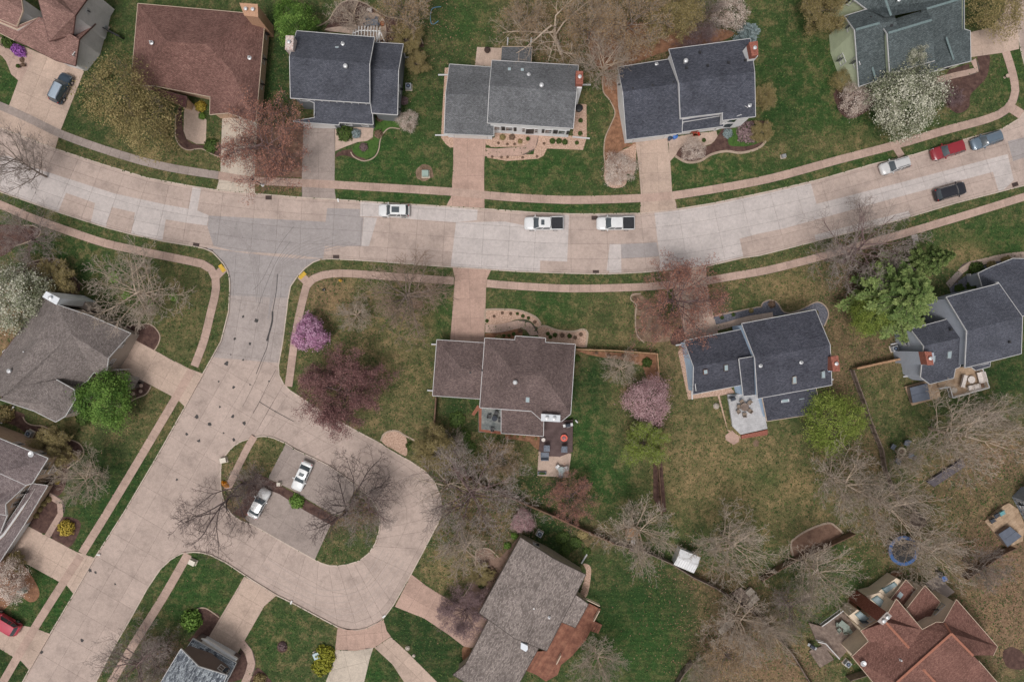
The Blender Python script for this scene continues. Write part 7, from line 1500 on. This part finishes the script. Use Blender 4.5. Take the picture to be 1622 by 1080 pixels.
for i in range(6):
    a, b = ps[i] - Vector((c.x, c.y, 0)), ps[(i + 1) % 6] - Vector((c.x, c.y, 0)); MB().add([a, b, top_, a - Vector((0, 0, .08)), b - Vector((0, 0, .08))], [(0, 1, 2), (2, 1, 0), (0, 3, 4, 1)]).build('roof_panel', wood_g, t); MB().bar((a.x * .9, a.y * .9, 0), (a.x * .9, a.y * .9, 2.4), .1).build('post', wood_g, t)
deck('C3', '1385,540 1440,500 1520,560 1480,640', .25, wood_g, 'grey low platform at the end of the weathered fence', bw=.3, ang=.6)
for i, s in enumerate(('1465,530 1500,500 1525,525 1490,555', '1475,600 1530,540 1550,570 1500,620')):
    ps = [P(*q('C3', *[float(v) for v in k.split(',')]), .6) for k in s.split()]; c = sum(ps, Vector()) / 4; t = thing('storage_chest', ['pale square chest on the grey low platform', 'pale long chest on the grey low platform'][i], 'chest', (c.x, c.y, 0)); MB().prism([(p.x - c.x, p.y - c.y) for p in ps], .25, .75).build('box', stone, t); MB().prism([((p.x - c.x) * 1.04, (p.y - c.y) * 1.04) for p in ps], .75, .82).build('lid', stone, t)
ps = [P(*q('C3', *k), .3) for k in ((1300, 765), (1370, 690), (1405, 700), (1395, 725), (1325, 790))]; c = sum(ps, Vector()) / 5; t = thing('boulder', 'long pale boulder lying in the leaf litter', 'boulder', (c.x, c.y, 0)); MB().prism([(p.x - c.x, p.y - c.y) for p in ps], 0, .4).build('stone', stone, t)
# fire pit and its chairs
p = P(1427, 714.5); t = thing('fire_pit', 'round pale stone fire pit with four chairs around it', 'fire pit', (p.x, p.y, 0))
for k in range(14):
    a0 = 2 * math.pi * k / 14 + .03; a1 = 2 * math.pi * (k + 1) / 14 - .03; MB().prism([(.42 * math.cos(a0), .42 * math.sin(a0)), (.66 * math.cos(a0), .66 * math.sin(a0)), (.66 * math.cos(a1), .66 * math.sin(a1)), (.42 * math.cos(a1), .42 * math.sin(a1))], 0, .35).build('stone_block', plain('pit_stone', lin(206, 194, 170)), t)
MB().lathe((0, 0, 0), [(.42, 0), (.42, .08)], 16).build('ash', soil, t)
for x, y, a, w_ in ((818, 685, -30, 'upper left of the fire pit'), (900, 663, -110, 'upper right of the fire pit'), (925, 740, 150, 'lower right of the fire pit'), (848, 768, 70, 'lower left of the fire pit')): chair('D2', x, y, 0, a, grey_c, 'grey armchair ' + w_, 'chairs around the fire pit', 1.15)
# ---- centre house deck
deck('C2', '235,530 415,520 412,715 335,745 275,742 208,712 213,625 234,622', .75, deck_p, 'dark brown composite deck behind the centre house', bw=.26, ang=0)
p = P(*q('E', 795, 796), 1.3); t = thing('planter', 'orange-red round planter on the dark deck', 'planter', (p.x, p.y, .75)); MB().lathe((0, 0, 0), [(.3, 0), (.5, .45), (.52, .5), (.42, .5), (.38, .42)], 20).build('pot', plain('coral_glaze', lin(226, 96, 72), .4), t); o = bpy.data.objects.new('flowers', BALL['pink']); COL.objects.link(o); o.parent = t; o.scale = (.3, .3, .3); o.location = (0, 0, .42)
grill('E', 818, 720, .75, 10, 'dark covered grill at the top right of the dark deck')
table('E', 673, 806, .75, .28, cush, 'small round white side table on the dark deck', zh=.5)
chair('E', 692, 858, .75, -90, grey_c, 'grey deck chair left of the deck steps', 'grey chairs on the dark deck', 1.35); chair('E', 795, 864, .75, -90, grey_c, 'grey deck chair right of the deck steps', 'grey chairs on the dark deck', 1.35); chair('E', 680, 895, .1, 90, grey_c, 'grey lounge chair on the brick patio just below the deck', None, 1.5, wide=.8)
table('E', 780, 985, .05, .5, plain('glass_top', lin(170, 180, 178), .15), 'round glass patio table below the dark deck'); chair('E', 760, 968, .05, -45, steel, 'pale metal chair upper left of the glass table', 'chairs of the glass table', .9); chair('E', 805, 975, .05, 200, steel, 'pale metal chair right of the glass table', 'chairs of the glass table', .9); chair('E', 775, 1010, .05, 90, steel, 'pale metal chair below the glass table', 'chairs of the glass table', .9)
MB_ = MB().box((0, 0, .25), (1.3, .45, .5)); p = P(*q('E', 665, 1003), .4); t = thing('planter_box', 'long grey-green planter box at the patio corner', 'planter', (p.x, p.y, 0)); MB_.build('box', grey_c, t); o = bpy.data.objects.new('plants', BALL['dark']); COL.objects.link(o); o.parent = t; o.scale = (.6, .2, .12); o.location = (0, 0, .5)
table('E', 385, 680, .05, .42, char, 'dark table on the slate patio'); 
for x, y, a, w_ in ((355, 668, 0, 'left of'), (415, 690, 180, 'right of'), (372, 742, 90, 'farthest below'), (395, 650, -90, 'just above')): chair('E', x, y, .05, a, dark_m, f'dark chair {w_} the slate patio table', 'chairs on the slate patio', .8)
# ---- light blue house patio
deck('G', '400,712 508,708 520,722 605,715 632,738 673,945 490,985 435,930', .45, deck_w, 'pale grey raised patio of the light blue house', bw=.3, ang=.15, rail=None)
MB().bar((0, 0, 0), (0.01, 0, 0), .01) 
table('G', 517, 797, .45, .62, wood_g, 'round brown table on the pale patio')
for i, (x, y, a) in enumerate(((478, 795, 0), (497, 762, -60), (548, 768, -130), (550, 822, 140), (515, 848, 90), (475, 828, 30))): chair('G', x, y, .45, a, mat('tan_metal', lin(140, 124, 110), lin(120, 106, 94), 4, .6), 'tan chair ' + ['left of', 'upper left of', 'upper right of', 'lower right of', 'below', 'lower left of'][i] + ' the round brown table', 'chairs around the round brown table', .85)
grill('G', 437, 742, .45, 20, 'dark kettle-shaped grill on the pale patio corner')
t = thing('patio_wall', 'low brick edge below the pale patio', 'wall', P(1190, 690)); SURVEYED.add(t.name); MB().prism(M2(pts('G', '490,988 668,950 668,985 490,1012')), 0, .35).build('brick_face', brick_m, t)
for s in (1,): 
    p = P(*q('G', 320, 790)); t = thing('boulder', 'tan boulder on the lawn left of the pale patio', 'boulder', (p.x, p.y, 0)); MB().lathe((0, 0, 0), [(.45, 0), (.5, .15), (.32, .38), (.1, .45)], 7).build('stone', stone, t)
# ---- blue-grey house decks
deck('H', '470,800 500,795 575,795 605,818 650,806 695,930 455,998 436,925 370,937 355,900 460,870', .9, deck_t, 'tan wooden deck with white furniture behind the blue-grey house', bw=.28, ang=.25, rail=[[(650, 806), (695, 930), (455, 998), (436, 925), (368, 938)]])
deck('H', '140,922 290,882 352,898 375,993 188,1048', .5, deck_t, 'tan lower deck carrying the hot tub', bw=.28, ang=.25)
hot_tub('H', '172,932 285,902 303,1005 192,1030', .5, 'slate-covered hot tub on the tan lower deck')
for x, y, a, w_, wd in ((522, 888, -15, 'long white lounge sofa left of the round table', 1.5), (632, 862, 195, 'white sofa at the right railing', 1.3), (572, 930, 100, 'white armchair nearer the steps', .75), (606, 922, 100, 'white armchair nearer the right railing', .75)): chair('H', x, y, .9, a, cush, w_, None, 1.2, 'chair', wd)
table('H', 578, 878, .9, .55, cush, 'round white table on the tan deck', zh=.5); table('H', 648, 912, .9, .3, wood_b, 'small brown side table by the deck corner', square=(.6, .6), zh=.5); table('H', 466, 948, .9, .42, stone, 'round stone-topped table by the deck steps', zh=.5)
# ---- right edge patio
deck('U', '1080,770 1205,665 1240,650 1300,690 1345,800 1330,900 1228,942', .35, deck_t, 'pale patio of the right edge house', bw=.4, ang=.7)
hot_tub('U', '1170,855 1245,806 1322,868 1230,936', .35, 'black-covered hot tub at the right edge')
chair('U', 1128, 765, .35, -60, char, 'dark chair at the left corner of the right edge patio', None, 1.1); chair('U', 1155, 732, .35, -60, char, 'dark chair in the middle of the right edge patio row', None, 1.1); chair('U', 1190, 716, .35, -60, mat('teal_fabric', lin(110, 160, 164), lin(90, 140, 146), 4), 'teal cushioned chair on the right edge patio', None, 1.1)
# ---- speckled roof house deck
deck('L', '735,672 830,700 920,540 1000,580 940,705 900,790 800,905 730,960 705,1030 625,1075 560,1030 490,1000 560,870 630,866', .6, wood_r, 'reddish stained deck behind the speckled roof house', bw=.3, ang=1.02, rail=[[(880, 505), (995, 560)], [(992, 592), (952, 665)], [(728, 898), (697, 958)]], rail_m=trim_t)
for i in range(4):
    pass
st_ = thing('deck_steps', 'reddish steps at the outer corner of the stained deck', 'steps', P(*q('L', 975, 690))); SURVEYED.add(st_.name)
for k in range(4):
    a = [q('L', 905 + k * 22, 690 - k * 6 + 40), q('L', 950 + k * 20, 650 + 10)]; MB().prism(M2([q('L', 915 + k * 18, 715 + k * 8), q('L', 955 + k * 14, 655 + k * 8), q('L', 968 + k * 14, 662 + k * 8), q('L', 928 + k * 18, 722 + k * 8)]), 0, .45 - k * .1).build('step', wood_r, st_)
# ---- cream house deck
deck('M', '150,560 95,430 180,455 320,360 350,365 470,520 310,690', .5, wood_g, 'weathered grey deck left of the cream house', bw=.3, ang=-.7, rail=[[(190, 455), (340, 345)], [(160, 565), (215, 578), (315, 688)]])
deck('M', '95,630 200,590 275,690 175,748', .2, wood_g, 'lower grey landing beside the weathered deck', bw=.3, ang=-.5)
table('M', 345, 450, .5, .6, mat('greenish_glass', lin(140, 150, 142), lin(120, 130, 124), 3, .3), 'greenish rectangular table on the weathered deck', square=(1.6, .9), ang=-40)
for i, (x, y, a) in enumerate(((310, 480, 40), (350, 485, 90), (375, 480, 130), (300, 440, 0))): chair('M', x, y, .5, a, mat('sage_fabric', lin(140, 148, 138), lin(120, 128, 118), 4), 'sage chair ' + ['at the lower left', 'below the middle', 'at the lower right', 'at the left end'][i] + ' of the greenish table', 'chairs at the greenish table', .9)
grill('M', 120, 600, .2, -30, 'grey grill on the lower landing')
# bins, wheelbarrow, pots
def bin_(tile, x, y, m, label, r=.36, h=1.0):
    p = P(*q(tile, x, y), h); t = thing('trash_bin', label, 'bin', (p.x, p.y, 0)); MB().lathe((0, 0, 0), [(r * .8, 0), (r, h * .9)], 16).build('body', m, t); MB().lathe((0, 0, h * .9), [(r * 1.06, 0), (r * 1.04, .05), (r * .6, .14), (.04, .16)], 16).build('lid', m, t); MB().bar((-.1, 0, h * 1.08), (.1, 0, h * 1.08), .04).build('handle', blackp, t)
bin_('C0', 1042, 832, plain('bin_blue', lin(64, 116, 190)), 'blue round bin beside the driveway of the white-gabled house'); bin_('C0', 1010, 842, plain('bin_navy', lin(48, 66, 92)), 'navy bin just left of the blue one', .3); bin_('M', 1060, 120, plain('bin_blue', (0, 0, 0)), 'blue round bin above the brick red roof', .42); bin_('M', 1030, 85, blackp, 'black bin beside the blue one above the brick red roof', .38)
bin_('F', 1350, 630, blackp, 'black round composter at the right wall of the white-sided house', .55, .9); bin_('F', 522, 108, mat('fire_bowl', lin(70, 56, 50), lin(50, 40, 36), 4), 'dark round fire bowl on the small rear patio', .45, .5)
p = P(*q('C0', 1168, 822), .5); t = thing('wheelbarrow', 'red wheelbarrow on the front walk', 'wheelbarrow', (p.x, p.y, 0), .1); rm = plain('barrow_red', lin(196, 48, 36)); MB().add([(-.5, -.3, .6), (.5, -.3, .6), (.5, .3, .6), (-.5, .3, .6), (-.3, -.2, .3), (.3, -.2, .3), (.3, .2, .3), (-.3, .2, .3)], [(4, 5, 6, 7), (0, 1, 5, 4), (1, 2, 6, 5), (2, 3, 7, 6), (3, 0, 4, 7), (7, 6, 5, 4), (4, 5, 1, 0)]).build('tray', rm, t); MB().tube((.6, -.06, .2), (.6, .06, .2), .2, n=14).build('wheel', tyre, t)
for s in (-1, 1): MB().bar((.6, s * .08, .25), (-1.0, s * .3, .62), .05).build('handle', wood_t, t)
for i, (tl, x, y, l) in enumerate((('F', 888, 910, 'dark pot with plant left of the black front door'), ('Q', 262, 740, 'brown pot on the upper left garden path'), ('Q', 205, 755, 'darker pot at the end of the upper left path'), ('H', 170, 818, 'dark pot beside the chimney base'), ('C0', 1215, 858, 'small dark pot on the front walk by the driveway'))):
    p = P(*q(tl, x, y), .4); t = thing('flower_pot', l, 'pot', (p.x, p.y, .04)); MB().lathe((0, 0, 0), [(.16, 0), (.26, .36), (.28, .4), (.2, .38)], 14).build('pot', mat('clay', lin(110, 74, 62), lin(90, 60, 50), 4), t); o = bpy.data.objects.new('plant', BALL['dark' if i % 2 == 0 else 'brown']); COL.objects.link(o); o.parent = t; o.scale = (.32, .32, .3); o.location = (0, 0, .34)
# pergola behind the slate blue house
p0 = P(*q('O', 715, 262), 0); t = thing('pergola', 'white slatted pergola behind the slate blue house', 'pergola', (p0.x, p0.y, 0)); SURVEYED.add(t.name)
for k, x in enumerate((590, 610, 632, 655, 679, 703, 727, 750, 773, 796)):
    y0 = 205 if x > 620 else 238 - (x - 590) * .4; y1 = 272 + (x - 590) * .22 + (30 if x > 770 else 0); MB().bar(P(*q('O', x, y0), 2.7), P(*q('O', x - 6, y1), 2.7), .10, .15).build('slat', white, t)
for a, b in (((585, 262), (640, 240)), ((640, 240), (795, 245)), ((795, 245), (828, 320)), ((790, 250), (775, 320))): MB().bar(P(*q('O', *a), 2.55), P(*q('O', *b), 2.55), .14, .2).build('beam', white, t)
for a in ((640, 240), (795, 245), (585, 262), (828, 318)): w3 = P(*q('O', *a), 2.5); MB().bar((w3.x, w3.y, 0), tuple(w3), .14, .14).build('post', white, t)
table('O', 735, 175, .03, .6, grey_c, 'grey rectangular table on the curved patio', square=(1.7, .95)); 
for i, (x, y, a) in enumerate(((700, 160, -60), (765, 160, -120), (690, 195, 30), (775, 195, 150))): chair('O', x, y, .03, a, grey_c, 'grey patio chair at the ' + ['upper left', 'upper right', 'lower left', 'lower right'][i] + ' of the rectangular table', 'chairs on the curved patio', .9)
bin_('O', 812, 182, mat('rust_pot', lin(156, 100, 74), lin(130, 82, 60), 4), 'rust-coloured urn on the curved patio', .35, .5)
for i, (x, y) in enumerate(((703, 76), (722, 72), (722, 90))): p = P(*q('O', x, y), .1); t = thing('boulder', ['left white stone', 'upper white stone', 'lower white stone'][i] + ' in the curved mulch bed behind the pergola', 'stone', (p.x, p.y, 0), 0, 'white stones in the curved bed'); MB().lathe((0, 0, 0), [(.22, 0), (.24, .1), (.12, .22)], 7).build('stone', plain('pale_stone', lin(216, 204, 196)), t)
# blue hose, stepping stones of edge, flags
t = tag(ribbon('garden_hose', pts('O', '1270,55 1205,68 1188,120 1192,180 1215,190 1250,165'), .09, 0, .06, plain('hose_blue', lin(96, 140, 168)), sm=5), 'pale blue curved garden hose lying on the upper lawn', 'hose')
for i, (tl, x, y) in enumerate((('R', 965, 737), ('R', 962, 775), ('R', 911, 792))): p = P(*q(tl, x, y), .1); t = thing('boulder', ['upper', 'middle', 'lower'][i] + ' pink stone in the bed by the left driveway', 'stone', (p.x, p.y, 0), 0, 'pink stones in the driveway bed'); MB().lathe((0, 0, 0), [(.28, 0), (.3, .1), (.15, .25)], 7).build('stone', c_walk, t)
for i, (x, y) in enumerate(((947, 872), (985, 918))): p = P(*q('B3', x, y), .1); t = thing('boulder', ['upper', 'lower'][i] + ' pale stone in the narrow strip beside the bottom driveway', 'stone', (p.x, p.y, 0), 0, 'pale stones by the bottom driveway'); MB().lathe((0, 0, 0), [(.35 - .1 * i, 0), (.38 - .1 * i, .1), (.2, .25)], 7).build('stone', stone, t)
p = P(*q('D0', 1510, 470), .3); t = thing('birdbath', 'small tan birdbath on the upper right lawn edge', 'birdbath', (p.x, p.y, 0)); MB().lathe((0, 0, 0), [(.2, 0), (.07, .1), (.07, .55), (.3, .65), (.3, .7), (.2, .66)], 12).build('bowl', c_drive, t)
t = thing('statue', 'small black and white ornament on the corner lawn', 'ornament', P(*q('B1', 437, 768))); MB().lathe((0, 0, 0), [(.2, 0), (.24, .2), (.12, .45), (.16, .55), (.06, .72)], 10).build('body', blackp, t); MB().box((.12, 0, .3), (.12, .24, .3)).build('chest', white, t)
t = thing('basketball_backboard', 'thin white rod lying on the driveway edge', 'rod', P(*q('K', 1120, 118))) if 0 else None
for i, (x, y) in enumerate((q('A3', 602, 302), q('B3', 803, 678), q('B3', 237, 592), q('B1', 523, 222))): p = P(x, y); t = thing('drain_inlet', 'white kerb marker ' + ['by the left driveway apron', 'at the bottom of the loop', 'above the bottom lawn', 'below the slate blue driveway'][i], 'marker', (p.x, p.y, .02), .6 * i, 'white kerb markers'); MB().box((0, 0, .03), (.55, .22, .05)).build('plate', white, t)
# rails and small poles
t = thing('picket_fence', 'white low entry railing of the blue-grey house', 'railing', P(*q('H', 600, 220))); SURVEYED.add(t.name)
for a, b in (((568, 182), (575, 205)), ((575, 205), (618, 198)), ((618, 178), (650, 268))):
    a3, b3 = P(*q('H', *a), .9), P(*q('H', *b), .9); MB().bar(a3, b3, .1, .06).bar(a3 - Vector((0, 0, .7)), b3 - Vector((0, 0, .7)), .05, .06).build('rail', white, t)
    for k in range(8): c = a3.lerp(b3, k / 7); MB().bar((c.x, c.y, 0), tuple(c), .04).build('baluster', white, t)
stru(sheet('brick_porch', pts('H', '578,212 620,200 650,266 610,275'), MATS['red_brick'], .12))
t = thing('retaining_wall', 'dark timber retaining wall beneath the very large bare tree', 'wall', P(1490, 745)); SURVEYED.add(t.name)
MB().prism(M2(pts('D2', '1015,895 1060,925 1250,800 1230,755')), 0, .5).build('timber', mat('dark_timber', lin(96, 90, 94), lin(76, 70, 74), 2, .9), t)

# ---- stuff: grass tufts and fallen leaves, real geometry a hand wide
HARD = []
def mask_poly(M, px_):
    px_ = np.array([(p[0], p[1]) for p in px_]); x0, y0 = np.maximum(0, np.floor(px_.min(0)).astype(int) - 1); x1, y1 = np.minimum([1622, 1080], np.ceil(px_.max(0)).astype(int) + 1)
    if x1 <= x0 or y1 <= y0: return
    X, Y = np.meshgrid(np.arange(x0, x1), np.arange(y0, y1)); c = np.zeros(X.shape, bool); n = len(px_)
    for i in range(n):
        a, b = px_[i], px_[i - 1]
        if a[1] == b[1]: continue
        c ^= ((a[1] > Y) != (b[1] > Y)) & (X < (b[0] - a[0]) * (Y - a[1]) / (b[1] - a[1]) + a[0])
    M[y0:y1, x0:x1] |= c
Mh = np.zeros((1080, 1622), bool)
for o in list(bpy.data.objects):
    if o.type != 'MESH' or o.parent is not None and o.parent.name not in ('x',): 
        continue
    nm = o.name.split('.')[0]
    if nm in ('driveway', 'garden_path', 'parking_pad', 'sidewalk', 'planting_bed', 'patio', 'flagstone_walk', 'mulch_strip', 'tree_ring', 'flagstone_landing', 'stepping_stones', 'flower_bed_strip', 'brick_porch'):
        n = len(o.data.vertices) // 2
        if nm in ('garden_path', 'sidewalk') and len(o.data.vertices) % 4 == 0 and 'kerb' not in nm and o.data.polygons and len(o.data.polygons) >= 3 and nm == 'sidewalk' or nm == 'garden_path' and o.data.vertices[0].co.z != o.data.vertices[n - 1].co.z:
            v = [o.data.vertices[i].co for i in range(len(o.data.vertices))]; k = len(v) // 4; ring = [v[4 * i] for i in range(k)] + [v[4 * i + 1] for i in range(k)][::-1]
        else: ring = [o.data.vertices[i].co for i in range(n)]
        mask_poly(Mh, [(p.x / K + 811, 540 - p.y / K) for p in ring])
land = np.zeros((1080, 1622), bool)
for poly in ([(XM, YM), (XM, 0)] + N_EDGE + NE_EDGE + [(1590, YM)], [(XM, 90)] + W_EDGE + [(-160, YP), (XM, YP)], [(XP, 160)] + C_EDGE + [(-40, YP), (XP, YP)], ISL): mask_poly(land, poly)
free = land & ~Mh
rs = np.random.RandomState(5)
def scatter(name, n, dens, size, m, zlo=.01, zhi=.06, seed=1):
    X = rs.uniform(1, 1620, n); Y = rs.uniform(1, 1078, n); ok = free[Y.astype(int), X.astype(int)]; X, Y = X[ok], Y[ok]
    # ragged clusters
    g = rs.random_sample((90, 135)); G = g[(Y / 12).astype(int) % 90, (X / 12).astype(int) % 135]; g2 = rs.random_sample((400, 600)); G2 = g2[(Y / 3).astype(int) % 400, (X / 3).astype(int) % 600]
    d = np.array([dens(a, b) for a, b in zip(X, Y)]); ok = rs.random_sample(len(X)) < d * (.4 + G * .8) * (.35 + 1.1 * (G2 > .5)); X, Y = X[ok], Y[ok]
    P_ = np.stack([(X - 811) * K, (540 - Y) * K, rs.uniform(zlo, zhi, len(X))], 1); N_ = rs.normal(0, .35, P_.shape); N_[:, 2] += 1
    me = leaf_mesh(name, P_, N_, size * rs.uniform(.6, 1.5, len(P_)), m, seed); o = bpy.data.objects.new(name, me); COL.objects.link(o); return stuff(o)
def ell(x, y, L_): return max(math.exp(-(((x - a) / c) ** 2 + ((y - b) / d) ** 2)) * s for a, b, c, d, s in L_)
LIT = [(1600, 950, 70, 110, 1), (1570, 850, 80, 60, .6), (1480, 780, 110, 60, .5), (1170, 1010, 90, 80, .9), (1260, 1050, 70, 60, .9), (960, 70, 130, 60, .8), (740, 820, 80, 90, .6), (1370, 430, 80, 70, .7), (1400, 850, 120, 60, .5), (1110, 905, 70, 40, .7), (20, 500, 50, 80, .6), (200, 1060, 90, 40, .5), (1340, 640, 40, 110, .5), (540, 800, 70, 60, .4), (380, 790, 60, 50, .5), (840, 800, 80, 30, .4), (1130, 460, 60, 60, .3), (560, 520, 80, 60, .25), (435, 230, 60, 60, .3), (650, 30, 60, 60, .4)]
L_lit = leafmat('dry_leaves', lin(104, 80, 62), lin(140, 110, 86), lin(168, 138, 112)); scatter('fallen_leaves', 420000, lambda x, y: min(.9, ell(x, y, LIT) * .9 + .004), 0.14, L_lit, .03, .08, 4)
L_gr1 = leafmat('grass_blades', lin(36, 60, 28), lin(62, 88, 42), lin(96, 114, 60)); scatter('grass_tufts', 330000, lambda x, y: .55, .15, L_gr1, .02, .09, 6)
